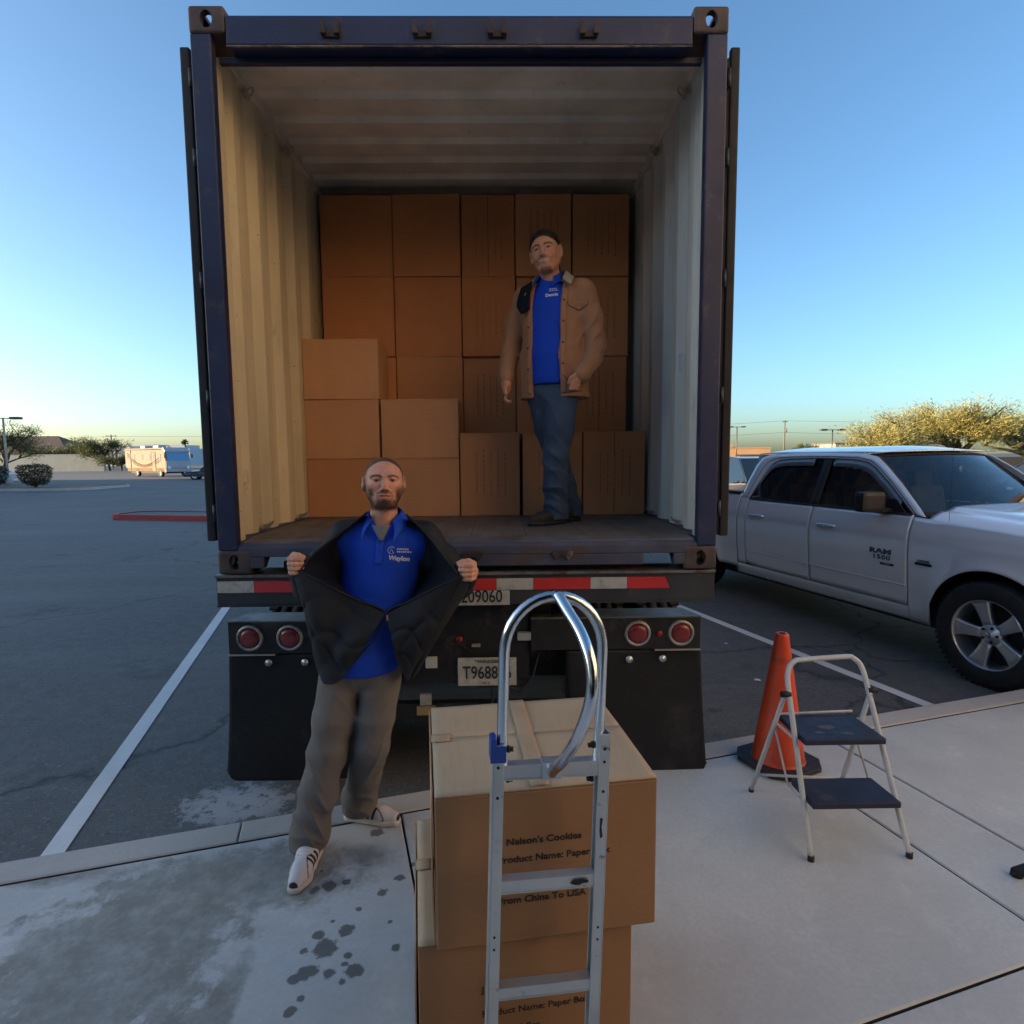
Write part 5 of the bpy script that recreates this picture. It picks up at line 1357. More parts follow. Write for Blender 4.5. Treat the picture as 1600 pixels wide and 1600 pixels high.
def sheet(b, top, bot, nu, nv, disp, org=(0, 0, 0), mid=None):
    """cloth between two curves; disp(u,v) pushes towards the viewer"""
    def curve(P_, t):
        f = t*(len(P_)-1); i = min(len(P_)-2, int(f)); g_ = f-i
        p0, p1, p2, p3 = [Vector(P_[max(0, min(len(P_)-1, i+k))]) for k in (-1, 0, 1, 2)]
        return .5*((2*p1)+(p2-p0)*g_+(2*p0-5*p1+4*p2-p3)*g_*g_+(3*p1-p0-3*p2+p3)*g_**3)
    def fn(u, v):
        a, c = curve(top, u), curve(bot, u); p = a.lerp(c, v); d = disp(u, v)
        return (p.x-org[0], p.y-org[1]-d, p.z-org[2])
    b.grid(fn, nu, nv)
def shoe(parent, heel, toe, z0, upper_fn, name='shoe', W=.046, ankle_h=.085, dark=False, stripes=0):
    heel, toe = Vector(heel), Vector(toe); d = (toe-heel); Ls = d.length; d.normalize(); sd_ = Vector((-d.y, d.x, 0))
    P = lambda u, v, z: np.array(heel+d*(u*Ls)+sd_*v+Vector((0, 0, z0+z)))
    up_ = Field(.0035)
    up_.cap(P(.16, 0, .050), P(.40, .0, .052), .038, .036, .03); up_.cap(P(.40, 0, .050), P(.66, .002, .040), .038, .034, .03); up_.cap(P(.66, .002, .036), P(.86, .0, .030), .037, .027, .03)
    up_.cap(P(.15, 0, .05), P(.20, 0, ankle_h+.02), .034, .036, .02); up_.box(P(.5, 0, -.03), (.3, .3, .042), None, .004, True)
    V, F = up_.mesh(); o = field_obj(name, [(V, F)], M_SHOE, parent, color=upper_fn(heel, d, sd_, Ls, z0))
    so = Field(.0035)
    so.cap(P(.14, 0, .012), P(.45, .002, .012), .040, .037, .02); so.cap(P(.45, .002, .012), P(.70, .003, .012), .037, .042, .02); so.cap(P(.70, .003, .012), P(.87, .0, .014), .042, .030, .02)
    so.box(P(.5, 0, -.05+.001), (.4, .4, .05), None, .003, True); so.box(P(.5, 0, .10+.024), (.4, .4, .10), None, .003, True)
    V, F = so.mesh(); field_obj('sole', [(V, F)], M_SOLE if not dark else M_RUBR, o)
    if stripes:
        b = MB(); bv = BVHTree.FromObject(o, bpy.context.evaluated_depsgraph_get()); org = parent_origin(parent)
        for i in range(3):
            q = []
            for t in range(9):
                tt = t/8; u = .40+.075*i+.05*tt-.02; z = .028+.050*tt
                for du in (0, .042):
                    p = Vector(P(u+du*.9, stripes*.2, z+z0*0))-org; h_ = bv.ray_cast(p, -sd_*stripes)
                    q.append((h_[0]+sd_*stripes*.0016) if h_[0] else p-sd_*stripes*.16)
            b.add(q, [(2*j, 2*j+1, 2*j+3, 2*j+2) for j in range(8)])
        b.build('stripe', M_STRIPE, o, solid=.001)
    return o
M_SHOE = m_attr('shoe_upper', .7, 200, .3); M_SOLE = mat('white_sole', (.62, .56, .52), .6, var=.1)
def light_upper(heel, d, sd_, Ls, z0):
    h0, dd, ss = np.array(heel), np.array(d), np.array(sd_)
    def fn(V):
        q = V-h0; u = q @ dd/Ls; v = q @ ss; z = V[:, 2]-z0; C_ = np.tile(np.array([.64, .61, .61]), (len(V), 1))
        seam = np.abs(np.abs(v)-(.030-.010*np.sin(u*14))) < .0022; C_[seam & (u > .52) & (u < .9)] = (.10, .09, .09)
        C_[(u > .93)] = (.03, .03, .03); C_[(u < .42) & (z > .085)] = (.5, .46, .44)
        lace = (np.abs(v) < .020) & (u > .38) & (u < .60) & (np.sin(u*Ls*420) > .3) & (z > .05); C_[lace] = (.75, .72, .70); return C_
    return fn
def dark_upper(heel, d, sd_, Ls, z0):
    return lambda V: np.tile(np.array([.028, .024, .022]), (len(V), 1))
# ------------------------------------------------------------------ the man in front
ma = thing('person', 'bald bearded man in blue polo holding his dark jacket open in front of the trailer', 'person', (-.48, -.42, .13)); OA = (-.48, -.42, .13)
SKA = (.63, .315, .215)
HB = basis(rad(13), rad(6), rad(1.5)); HC = (-.333, -.350, 1.703)
fb = Field(.007)
fb.cap((-.335, -.335, 1.60), (-.345, -.33, 1.50), .052, .056); fb.ell((-.355, -.335, 1.36), (.160, .085, .17)); fb.ell((-.43, -.36, 1.02), (.13, .09, .16)); fb.cap((-.37, -.34, 1.3), (-.43, -.36, 1.0), .10, .10)
fb.chain([(-.50, -.33, 1.46), (-.675, -.305, 1.25), (-.662, -.45, 1.37)], [.045, .038, .028]); fb.chain([(-.19, -.33, 1.455), (-.03, -.285, 1.25), (.016, -.45, 1.335)], [.045, .038, .028])
fb.chain([(-.53, -.38, .92), (-.592, -.43, .56), (-.655, -.49, .24), (-.652, -.52, .19)], [.085, .05, .035, .03]); fb.chain([(-.37, -.38, .92), (-.41, -.40, .57), (-.50, -.27, .24), (-.50, -.25, .19)], [.085, .05, .035, .03])
hA = head(HC, HB, sc=(1.03, 1.0, .92))
handL = hand_fist((-.655, -.515, 1.385), basis(rad(4), 0, 0), 1); handR = hand_fist((.022, -.515, 1.352), basis(rad(-14), 0, 0), -1)
def hairA(x, y, z):
    top = np.clip((z-.045-.55*np.maximum(0, y+.02)-.03)/.02, 0, 1)*.6
    sd2 = np.clip((np.abs(x)-.058)/.012, 0, 1)*np.clip((z+.005)/.02, 0, 1)*np.clip((.045-y)/.02, 0, 1)*.65
    rim = np.clip((z-.090)/.02, 0, 1)*np.clip((.060-y)/.03, 0, 1)*.75
    return np.maximum(np.maximum(top*(y < .02), sd2), rim)
field_obj('body', [fb.mesh(), hA, handL, handR], M_SKIN, ma, head_colour(HC, HB, SKA, (.075, .034, .020), hairA, (.075, .042, .030), 'full', (1.03, 1.0, .92)))
fq = Field(.0022); I3 = np.eye(3)
fq.ell((0, -.016, .037), (.0770, .0960, .0860), I3, .01); fq.ell((0, -.055, -.005), (.066, .052, .062), I3, .02)
fq.ell((0, .092, .026), (.072, .080, .084), I3, .006, True); fq.box((0, .05, -.08), (.12, .075, .085), I3, .01, True)
for s_ in (-1, 1): fq.ell((s_*.084, -.010, -.004), (.020, .028, .042), I3, .006, True)
field_obj('hair', [local_mesh(fq, HC, HB, (1.03, 1.0, .92))], mat('cropped_brown_hair', (.085, .045, .028), .7, var=.5, scale=220, bump=.6, bscale=500), ma)
# polo shirt
fs_ = Field(.005)
fs_.ell((-.355, -.335, 1.365), (.172, .118, .20), None, .05); fs_.cap((-.49, -.33, 1.455), (-.20, -.33, 1.452), .062, .060, .06); fs_.cap((-.335, -.325, 1.50), (-.34, -.325, 1.535), .070, .062, .04)
fs_.ell((-.385, -.352, 1.17), (.152, .120, .20), None, .06); fs_.cap((-.415, -.362, 1.10), (-.452, -.375, .94), .125, .128, .06); fs_.ell((-.450, -.378, .96), (.182, .130, .12), None, .05)
for s_, sh in ((-1, (-.50, -.33, 1.45)), (1, (-.19, -.33, 1.445))): fs_.cap(sh, (sh[0]+s_*.02, -.30, 1.40), .055, .050, .04)
fs_.box((-.45, -.38, .80), (.3, .3, .107), None, .006, True)
fs_.ell((-.333, -.385, 1.575), (.050, .075, .055), None, .012, True)
V, F = fs_.mesh(folds(3, .004, [(-.52, -.44, 1.10, .16, .006, .5, .9, 30), (-.30, -.46, 1.0, .14, .005, -.6, .8, 34)], 16)); polo = field_obj('polo_shirt', [(V, F)], M_POLO, ma, smooth_it=2)
# placket, collar, undershirt
bvp = BVHTree.FromObject(polo, bpy.context.evaluated_depsgraph_get())
def on_polo(x, z, off=.003, bv=None, org=OA, y0=-.8):
    h_ = (bv or bvp).ray_cast(Vector((x-org[0], y0-org[1], z-org[2])), Vector((0, 1, 0)))
    return (h_[0]-Vector((0, off, 0))) if h_[0] else Vector((x-org[0], -.44-org[1], z-org[2]))
b = MB(); b.grid(lambda u, v: on_polo(-.333-.016+.03*u-.012*v, 1.505-.13*v, .0035), 4, 14); b.build('placket', M_POLO2, polo, solid=.002)
b = MB()
for zz in (1.465, 1.425): p = on_polo(-.338, zz, .006); b.cyl(p, p+Vector((0, -.003, 0)), .0055, n=10)
b.build('button', M_POLO, polo)
def collar(b, sgn, cx, cy, cz, r, tip, org, yaw=0, lift=.052, bvh=None):
    """one wing: from the back of the neck round to the pointed tip"""
    def fn(u, v):
        a = rad(172-132*u)*1.0; 
        x = sgn*math.sin(a)*r*(1+.10*v); y = math.cos(a)*r*(-1)*-1
        px, py = cx+x, cy-math.cos(a)*-r*.95
        top = Vector((cx+sgn*math.sin(a)*r, cy+(-math.cos(a))*r*1.02, cz+lift-.042*u*u-.015*max(0, u-.7)))
        low = Vector((cx+sgn*math.sin(a)*(r+.030), cy+(-math.cos(a))*(r+.028), cz-.012-.028*u))
        if u > .72:
            t = (u-.72)/.28; low = low.lerp(Vector(tip), t**1.1)
        p = top.lerp(low, v); p = p+Vector((sgn*math.sin(a), -math.cos(a), 0))*.008*math.sin(math.pi*v)
        return (p.x-org[0], p.y-org[1], p.z-org[2])
    b.grid(fn, 26, 8)
b = MB()
for s_, tip in ((-1, (-.408, -.478, 1.478)), (1, (-.275, -.480, 1.470))): collar(b, s_, -.335, -.338, 1.548, .068, tip, OA)
b.build('collar', M_POLO2, polo, solid=.0035)
b = MB(); b.grid(lambda u, v: (-.333+(u-.5)*.075*(1-v*.75)-OA[0], -.432+.012*math.cos((u-.5)*3)*-1-.010*v-OA[1], 1.535-.06*v-OA[2]), 8, 8); b.build('undershirt', M_UND, polo, solid=.002)
# chest print
M_WHP = mat('white_embroidery', (.55, .60, .72), .7, var=.1)
RT = Matrix.Rotation(rad(90), 3, 'X') @ Matrix.Rotation(rad(-9), 3, 'Z')
def chest(txt, x, z, size, sx=1, bold=.0006, bv=bvp, org=OA, par=polo, R_=RT):
    text_mesh('chest_text', txt, size, M_WHP, par, (x-org[0], -.60-org[1], z-org[2]), R_, on=bv, ondir=(0, 1, 0), sx=sx, bold=bold, ext=0)
chest('Waylon', -.262, 1.395, .026, 1.0, .0012)
def stitch_rows(name, par, rows, onf, seed):
    rr_ = random.Random(seed); b = MB()
    for (x0, x1, z, sl, h_) in rows:
        x = x0
        while x < x1:
            w_ = rr_.uniform(.003, .0065); zz = z+sl*(x-x0)
            b.add([onf(x, zz), onf(x+w_, zz+sl*w_), onf(x+w_, zz+sl*w_+h_), onf(x, zz+h_)], [(0, 1, 2, 3)]); x += w_+rr_.uniform(.0012, .003)
    b.build(name, M_WHP, par)
stitch_rows('chest_lettering', polo, [(-.270, -.226, 1.432, -.12, .0065), (-.270, -.218, 1.421, -.12, .0065)], lambda x, z: on_polo(x, z, .0035), 3)
b = MB(); 
for t in range(14): 
    pass
ring = [on_polo(-.292+.014*math.cos(a), 1.431+.014*math.sin(a), .004) for a in [i*math.pi/9 for i in range(2, 17)]]
b.tube(ring, .0012, 5); b.tube([on_polo(-.300, 1.420, .004), on_polo(-.292, 1.438, .004), on_polo(-.284, 1.419, .004)], .0017, 5); b.build('chest_emblem', M_WHP, polo)
# trousers
fp = Field(.005)
fp.ell((-.450, -.378, .93), (.172, .116, .11), None, .04)
fp.chain([(-.540, -.385, .86), (-.565, -.41, .70), (-.592, -.435, .56), (-.628, -.462, .40), (-.660, -.49, .24)], [.089, .083, .076, .074, .072], .03)
fp.chain([(-.360, -.385, .86), (-.385, -.395, .70), (-.410, -.395, .57), (-.458, -.33, .40), (-.503, -.272, .25)], [.085, .078, .073, .072, .073], .018)
fp.cap((-.662, -.485, .245), (-.668, -.475, .19), .078, .082, .03); fp.cap((-.503, -.268, .27), (-.508, -.255, .205), .074, .078, .03)
fp.box((-.668, -.48, .10), (.12, .12, .072), None, .01, True)
fp.box((-.515, -.25, .10), (.10, .12, .082), None, .01, True)
V, F = fp.mesh(folds(11, .0045, [(-.592, -.50, .56, .13, .013, .75, .65, 38), (-.640, -.55, .33, .14, .018, .5, .85, 34), (-.655, -.56, .22, .09, .012, -.2, 1, 60), (-.42, -.47, .52, .12, .011, -.7, .7, 36), (-.50, -.34, .30, .10, .014, .4, .9, 44), (-.45, -.49, .78, .10, .010, .1, 1, 34), (-.54, -.48, .72, .12, .008, .8, .5, 30)], 20))
field_obj('trousers', [(V, F)], M_PANT, ma, smooth_it=3)
# jacket: back and sleeves, then the two held open fronts
fj = Field(.006)
fj.ell((-.355, -.30, 1.36), (.205, .115, .21), None, .05); fj.cap((-.515, -.31, 1.475), (-.175, -.31, 1.470), .068, .066, .05); fj.ell((-.41, -.335, 1.12), (.19, .12, .24), None, .06); fj.ell((-.44, -.35, 1.0), (.185, .12, .14), None, .05)
fj.box((-.36, -.62, 1.30), (.5, .245, .5), None, .01, True); fj.ell((-.335, -.36, 1.60), (.075, .09, .09), None, .01, True)
fj.box((-.44, -.38, .80), (.3, .3, .10), None, .01, True)
fj.chain([(-.52, -.315, 1.455), (-.60, -.31, 1.36), (-.678, -.31, 1.255)], [.070, .066, .064], .04); fj.chain([(-.678, -.31, 1.255), (-.672, -.40, 1.325), (-.664, -.475, 1.372)], [.064, .052, .044], .03)
fj.chain([(-.17, -.315, 1.45), (-.10, -.30, 1.36), (-.030, -.29, 1.255)], [.070, .066, .062], .04); fj.chain([(-.030, -.29, 1.255), (.0, -.39, 1.30), (.020, -.475, 1.338)], [.062, .052, .044], .03)
V, F = fj.mesh(folds(5, .004, [(-.675, -.33, 1.27, .10, .012, .4, .9, 45), (-.03, -.31, 1.27, .10, .012, -.4, .9, 45), (-.58, -.32, 1.38, .10, .008, .7, .7, 40), (-.13, -.32, 1.38, .10, .008, -.7, .7, 40)], 20))
jk = field_obj('jacket', [(V, F)], M_JKT, ma, smooth_it=2)
HLp, HRp, ZP = (-.632, -.545, 1.375), (-.004, -.545, 1.345), (-.307, -.505, 1.190)
b = MB()
sheet(b, [(-.395, -.395, 1.585), (-.50, -.43, 1.505), (-.59, -.50, 1.43), HLp, (-.53, -.54, 1.315), (-.42, -.52, 1.25), ZP],
      [(-.43, -.33, 1.555), (-.50, -.30, 1.48), (-.53, -.30, 1.40), (-.515, -.32, 1.30), (-.48, -.36, 1.24), (-.42, -.42, 1.19), (-.33, -.47, 1.165)], 60, 18, lambda u, v: .012*math.sin(v*math.pi)*math.sin(u*11)*(1-v))
sheet(b, [(-.235, -.395, 1.572), (-.15, -.43, 1.50), (-.07, -.50, 1.415), HRp, (-.11, -.54, 1.295), (-.21, -.52, 1.24), ZP],
      [(-.22, -.33, 1.55), (-.17, -.30, 1.47), (-.18, -.30, 1.39), (-.195, -.32, 1.29), (-.225, -.36, 1.22), (-.26, -.42, 1.18), (-.29, -.47, 1.165)], 60, 18, lambda u, v: .012*math.sin(v*math.pi)*math.sin(u*12+1)*(1-v))
for v in b.b.verts: v.co -= Vector(OA)
b.build('jacket_lining', M_LIN, jk, solid=.004)
b = MB()
dl = lambda u, v: .030*math.sin(math.pi*v)*(1-.4*u)+.018*math.sin(math.pi*min(1, v*1.3))*math.sin(6*u+9*u*v-3*v+1)-.022*(1-abs(math.sin(4.2*(u-.75*v)+.9*math.sin(3*v+2*u))))**3*math.sin(math.pi*min(1, .1+u))*(.25+v)-.012*(1-abs(math.sin(9*(u*.35+v)+1.2*math.sin(5*u))))**3*math.sin(math.pi*v)
HLo = (-.640, -.548, 1.370)
sheet(b, [HLo, (-.53, -.546, 1.308), (-.42, -.527, 1.243), (-.307, -.512, 1.184)], [(-.610, -.44, .900), (-.575, -.495, .888), (-.53, -.525, .895), (-.487, -.530, .920)], 44, 44, dl)
# side of the left front running back under the arm
sheet(b, [HLo, (-.668, -.50, 1.33), (-.672, -.42, 1.28), (-.655, -.34, 1.24), (-.60, -.28, 1.22)], [(-.610, -.43, .905), (-.625, -.40, .905), (-.63, -.37, .91), (-.625, -.33, .92), (-.59, -.28, .93)], 24, 36, lambda u, v: .012*math.sin(7*v+5*u)*math.sin(math.pi*u))
HRo = (.004, -.548, 1.340)
sheet(b, [(-.305, -.512, 1.184), (-.21, -.527, 1.232), (-.11, -.546, 1.288), HRo], [(-.245, -.515, .935), (-.235, -.505, .905), (-.220, -.485, .895), (-.205, -.455, .90)], 44, 44, lambda u, v: .030*math.sin(math.pi*v)*(.6+.4*u)+.014*math.sin(math.pi*min(1, v*1.3))*math.sin(5*u-8*u*v+3*v)-.022*(1-abs(math.sin(4.0*(u+.7*v)+.9*math.sin(3*v-2*u))))**3*(.25+v)*math.sin(math.pi*min(1, 1.1-u))-.012*(1-abs(math.sin(9*(v-.3*u)+1.2*math.sin(5*u))))**3*math.sin(math.pi*v))
sheet(b, [HRo, (.030, -.50, 1.31), (.030, -.42, 1.27), (0, -.34, 1.23), (-.09, -.28, 1.21)], [(-.205, -.455, .90), (-.20, -.42, .90), (-.205, -.38, .91), (-.22, -.33, .92), (-.25, -.28, .93)], 24, 36, lambda u, v: .012*math.sin(7*v+5*u+2)*math.sin(math.pi*u))
for v in b.b.verts: v.co -= Vector(OA)
b.build('jacket_front', M_JKT, jk, solid=.005)
# zip edges
b = MB()
for P_ in ([(-.395, -.397, 1.588), (-.50, -.434, 1.508), (-.59, -.503, 1.433), HLp], [HLo, (-.53, -.549, 1.310), (-.42, -.530, 1.246), (-.307, -.515, 1.186), (-.35, -.522, 1.09), (-.42, -.525, 1.01), (-.487, -.510, .932)],
           [(-.235, -.397, 1.575), (-.15, -.434, 1.503), (-.07, -.503, 1.418), HRp], [HRo, (-.11, -.549, 1.290), (-.21, -.530, 1.236), (-.305, -.515, 1.186), (-.28, -.528, 1.09), (-.265, -.532, 1.01), (-.245, -.518, .936)]):
    b.tube([Vector(p)-Vector(OA) for p in smooth_path(P_, 6)], .0042, 6)
b.build('zip_edge', M_JKT, jk)
b = MB(); b.box(Vector((-.300, -.522, 1.168))-Vector(OA), (.007, .005, .022)); b.build('zip_pull', mat('zip_metal', (.35, .27, .2), .4, .7), jk)
# jacket collar standing round the neck
b = MB()
for s_ in (-1, 1): b.grid(lambda u, v: (-.335+s_*math.sin(rad(180-115*u))*(.090+.01*v)-OA[0], -.325-math.cos(rad(180-115*u))*(.085+.01*v)*1-OA[1], 1.525+.045*v*(1-.5*u)+.01-.02*u-OA[2]), 14, 5)
b.build('jacket_collar', M_LIN, jk, solid=.006)
# running shoes
shoe(ma, Vector((-.650, -.445, 0)), Vector((-.655, -.735, 0)), .1315, light_upper, 'running_shoe', stripes=1)
shoe(ma, Vector((-.590, -.222, 0)), Vector((-.305, -.295, 0)), .1345, light_upper, 'running_shoe', stripes=-1)
# the children are already relative to the root
# ------------------------------------------------------------------ the man in the container
FLZ = CZ+.155
mb_ = thing('person', 'smiling man with tied back hair in a tan canvas jacket standing inside the container', 'person', (.48, .72, FLZ)); OB = (.48, .72, FLZ)
SKB = (.60, .29, .175)
TB = basis(rad(-24)); LB = basis(rad(-40)); HB2 = basis(rad(-15), rad(-3), rad(-9)); HC2 = (.432, .690, 2.982)
# rotation used by ellipsoids
def TBp(x, y, z, c=(.475, .735)): return (c[0]+TB[0, 0]*x+TB[0, 1]*y, c[1]+TB[1, 0]*x+TB[1, 1]*y, z)
fb = Field(.007)
fb.cap((.445, .725, 2.90), (.465, .74, 2.78), .052, .056); fb.ell(TBp(0, 0, 2.62), (.15, .08, .17), TB); fb.ell(TBp(0, 0, 2.28), (.13, .085, .16), TB); fb.cap(TBp(0, 0, 2.6), TBp(0, 0, 2.28), .09, .1)
fb.chain([TBp(-.19, 0, 2.74), (.215, .845, 2.46), (.200, .79, 2.27)], [.045, .038, .028]); fb.chain([TBp(.19, 0, 2.74), (.745, .69, 2.46), (.635, .565, 2.28)], [.045, .038, .028])
fb.chain([(.53, .69, 2.18), (.485, .655, 1.80), (.490, .68, 1.50), (.48, .67, 1.46)], [.08, .05, .035, .03]); fb.chain([(.42, .78, 2.18), (.495, .80, 1.82), (.590, .84, 1.50), (.58, .83, 1.46)], [.08, .05, .035, .03])
hB = head(HC2, HB2, True, sc=(1.08, 1.04, 1.0))
# hanging hand with curled fingers
fh = Field(.0022); hc = np.array((.197, .768, 2.225)); f_dir = np.array([-.30, -.95, 0])
fh.cap(hc+(0, 0, .035), hc+(0, -.004, -.02), .022, .024, .012); fh.ell(hc+(0, -.004, -.005), (.014, .036, .040), None, .012); fh.cap(hc+(0, .01, .05), hc+(0, 0, .02), .024, .022)
for i in range(4):
    o_ = np.array([-.002, -.030+.0205*i, -.040]); l_ = (.9, 1.0, .96, .8)[i]; p = hc+o_
    fh.chain([p, p+np.array([-.006, -.004, -.030*l_]), p+np.array([.010, -.010, -.052*l_]), p+np.array([.026, -.012, -.046*l_])], [.0095, .009, .0082, .0075], .004)
fh.chain([hc+(-.004, -.028, .012), hc+(-.008, -.048, -.012), hc+(-.002, -.055, -.040)], [.0115, .0105, .009], .008)
fh2 = Field(.0025); h2 = np.array((.598, .545, 2.250)); fh2.ell(h2, (.034, .026, .034), None, .01); fh2.cap(h2+(.02, .02, .02), h2+(.05, .05, .05), .026, .026)
for i in range(4): p = h2+np.array([-.024+.013*i, -.016+.004*i, -.012]); fh2.cap(p, p+np.array([-.014, .004, -.045]), .0095, .009, .004)
fh2.chain([h2+(-.012, -.02, .018), h2+(-.036, -.020, .002), h2+(-.048, -.012, -.022)], [.011, .0105, .009], .006)
def hairB(x, y, z): return np.clip((z-.070-.0*y)/.01, 0, 1)*.7+np.clip((-.03-y)/.02, 0, 1)*np.clip((z+.03)/.02, 0, 1)*.8
field_obj('body', [fb.mesh(), hB, fh.mesh(), fh2.mesh()], M_SKIN, mb_, head_colour(HC2, HB2, SKB, (.035, .018, .012), hairB, (.02, .012, .01), 'goatee', (1.08, 1.04, 1.0)))
# hair pulled back
fq = Field(.003); T2 = lambda p: np.array(HC2)+HB2 @ np.array(p, float)
fq.ell(T2((0, -.022, .048)), (.090, .104, .092), HB2, .02); fq.ell(T2((0, -.07, -.01)), (.062, .045, .07), HB2, .03); fq.chain([T2((.01, -.115, .0)), T2((.03, -.128, -.05)), T2((.045, -.115, -.10))], [.026, .022, .015], .02)
fq.ell(T2((.0, .100, .004)), (.066, .080, .078), HB2, .012, True); fq.box(T2((0, .06, -.105)), (.12, .075, .10), HB2, .02, True)
for s_ in (-1, 1): fq.ell(T2((s_*.085, -.005, -.012)), (.022, .030, .040), HB2, .008, True)
V, F = fq.mesh(lambda X, Y, Z: .0012*np.sin(260*X+40*Y)*np.sin(60*Z)); field_obj('hair', [(V, F)], M_HAIR, mb_)
# polo
fs2 = Field(.005)
fs2.ell(TBp(0, .01, 2.62), (.172, .112, .21), TB, .05); fs2.cap((.457, .735, 2.80), (.455, .73, 2.85), .068, .060, .04); fs2.ell(TBp(0, .015, 2.42), (.160, .118, .20), TB, .05); fs2.cap(TBp(0, .012, 2.38), TBp(0, .010, 2.26), .122, .124, .05)
fs2.box((.475, .73, 2.13), (.3, .3, .105), None, .006, True); fs2.ell(np.array(TBp(0, .065, 2.90)), (.045, .06, .055), TB, .012, True)
V, F = fs2.mesh(folds(8, .0045, [TBp(.0, .12, 2.34)+(.12, .006, .5, .9, 32)], 15)); polo2 = field_obj('polo_shirt', [(V, F)], M_POLO, mb_, smooth_it=2)
bv2 = BVHTree.FromObject(polo2, bpy.context.evaluated_depsgraph_get())
b = MB()
def collar2(sgn, tip):
    def fn(u, v):
        a = rad(172-132*u); r = .064; cx, cy, cz = .458, .732, 2.855
        def W(xx, yy, zz): return Vector((cx+TB[0, 0]*xx+TB[0, 1]*yy, cy+TB[1, 0]*xx+TB[1, 1]*yy, zz))
        top = W(sgn*math.sin(a)*r, math.cos(a)*r, cz+.045-.040*u*u); low = W(sgn*math.sin(a)*(r+.026), math.cos(a)*(r+.026), cz-.012-.026*u)
        if u > .7: low = low.lerp(W(*tip), ((u-.7)/.3)**1.1)
        p = top.lerp(low, v); return (p.x-OB[0], p.y-OB[1], p.z-OB[2])
    b.grid(fn, 26, 8)
collar2(-1, (-.062, .120, 2.785)); collar2(1, (.058, .122, 2.775)); b.build('collar', M_POLO2, polo2, solid=.0035)
R3 = Matrix.Rotation(rad(90), 3, 'X') @ Matrix.Rotation(rad(3), 3, 'Z')
stitch_rows('chest_lettering', polo2, [(.448, .490, 2.768, .05, .0065), (.448, .496, 2.757, .05, .0065)], lambda x, z: on_polo(x, z, .0035, bv2, OB, .3), 4)
for txt, x, z, sz, bd_ in (('Dennis', .462, 2.735, .025, .0012),):
    text_mesh('chest_text', txt, sz, M_WHP, polo2, (x-OB[0], .45-OB[1], z-OB[2]), R3, on=bv2, ondir=(0, 1, 0), bold=bd_, ext=0)
# canvas jacket
fj = Field(.005)
fj.ell(TBp(0, -.005, 2.63), (.188, .138, .22), TB, .05); fj.cap(TBp(-.165, -.01, 2.765), TBp(.165, -.01, 2.765), .072, .072, .05); fj.ell(TBp(.0, 0, 2.42), (.186, .146, .26), TB, .05)
fj.cap(TBp(-.075, -.01, 2.38), TBp(-.085, -.012, 2.16), .118, .120, .05); fj.cap(TBp(.075, -.01, 2.38), TBp(.095, -.008, 2.16), .120, .126, .05)
fj.chain([TBp(-.190, -.02, 2.755), (.258, .850, 2.62), (.228, .852, 2.46)], [.068, .060, .055], .03); fj.chain([(.228, .852, 2.46), (.206, .825, 2.36), (.198, .785, 2.285)], [.060, .052, .046], .02)
fj.chain([TBp(.190, -.01, 2.755), (.695, .665, 2.62), (.722, .680, 2.46)], [.070, .060, .056], .03); fj.chain([(.722, .680, 2.46), (.695, .615, 2.365), (.625, .553, 2.275)], [.056, .052, .049], .012)
fj.ell(TBp(0, .05, 2.88), (.085, .10, .075), TB, .01, True)
# the opening
fj.box(TBp(.0, .20, 2.40), (.086, .20, .42), TB, .006, True); fj.box(TBp(-.0, .02, 2.25), (.075, .16, .22), TB, .006, True)
fj.box(TBp(0, 0, 2.03), (.4, .4, .125), None, .008, True)
V, F = fj.mesh(folds(21, .0045, [(.76, .66, 2.46, .12, .015, -.35, .95, 42), (.70, .60, 2.36, .08, .010, .7, .8, 50), (.21, .86, 2.46, .09, .009, .3, 1, 46), (.71, .64, 2.62, .10, .008, -.5, .8, 38), TBp(.12, .14, 2.45)+(.14, .008, .2, 1, 26)], 17))
jk2 = field_obj('canvas_jacket', [(V, F)], M_TANJ, mb_, smooth_it=2)
bvj = BVHTree.FromObject(jk2, bpy.context.evaluated_depsgraph_get())
def on_j(lx, z, off=.003):
    p = Vector(TBp(lx, .45, z))-Vector(OB); d = -Vector((TB[0, 1], TB[1, 1], 0)); h_ = bvj.ray_cast(p, d)
    return (h_[0]-d*off) if h_[0] and (h_[0]-p).length < .5 else Vector(TBp(lx, .13, z))-Vector(OB)
# collar wings of corduroy
b = MB()
def wing(pts_in, pts_out, n=14, m_=5):
    I, O_ = smooth_path(pts_in, 5), smooth_path(pts_out, 5)
    def fn(u, v):
        i = min(len(I)-1, int(round(u*(len(I)-1)))); p = Vector(I[i]).lerp(Vector(O_[i]), v); return p-Vector(OB)
    b.grid(fn, len(I)-1, m_)
wing([TBp(.01, -.075, 2.905), TBp(.065, -.04, 2.905), TBp(.088, .03, 2.875), TBp(.090, .085, 2.825)], [TBp(.01, -.115, 2.855), TBp(.10, -.07, 2.855), TBp(.145, .035, 2.835), TBp(.150, .120, 2.775)])
wing([TBp(-.01, -.075, 2.905), TBp(-.065, -.04, 2.905), TBp(-.088, .03, 2.870), TBp(-.092, .085, 2.815)], [TBp(-.01, -.115, 2.855), TBp(-.10, -.07, 2.855), TBp(-.135, .03, 2.825), TBp(-.130, .115, 2.745)])
b.build('corduroy_collar', M_CORD, jk2, solid=.008)
b = MB()   # dark lining showing by the image left lapel
wing([TBp(-.092, .088, 2.83), TBp(-.094, .125, 2.74), TBp(-.092, .135, 2.66)], [TBp(-.165, .085, 2.80), TBp(-.185, .105, 2.70), TBp(-.150, .120, 2.64)])
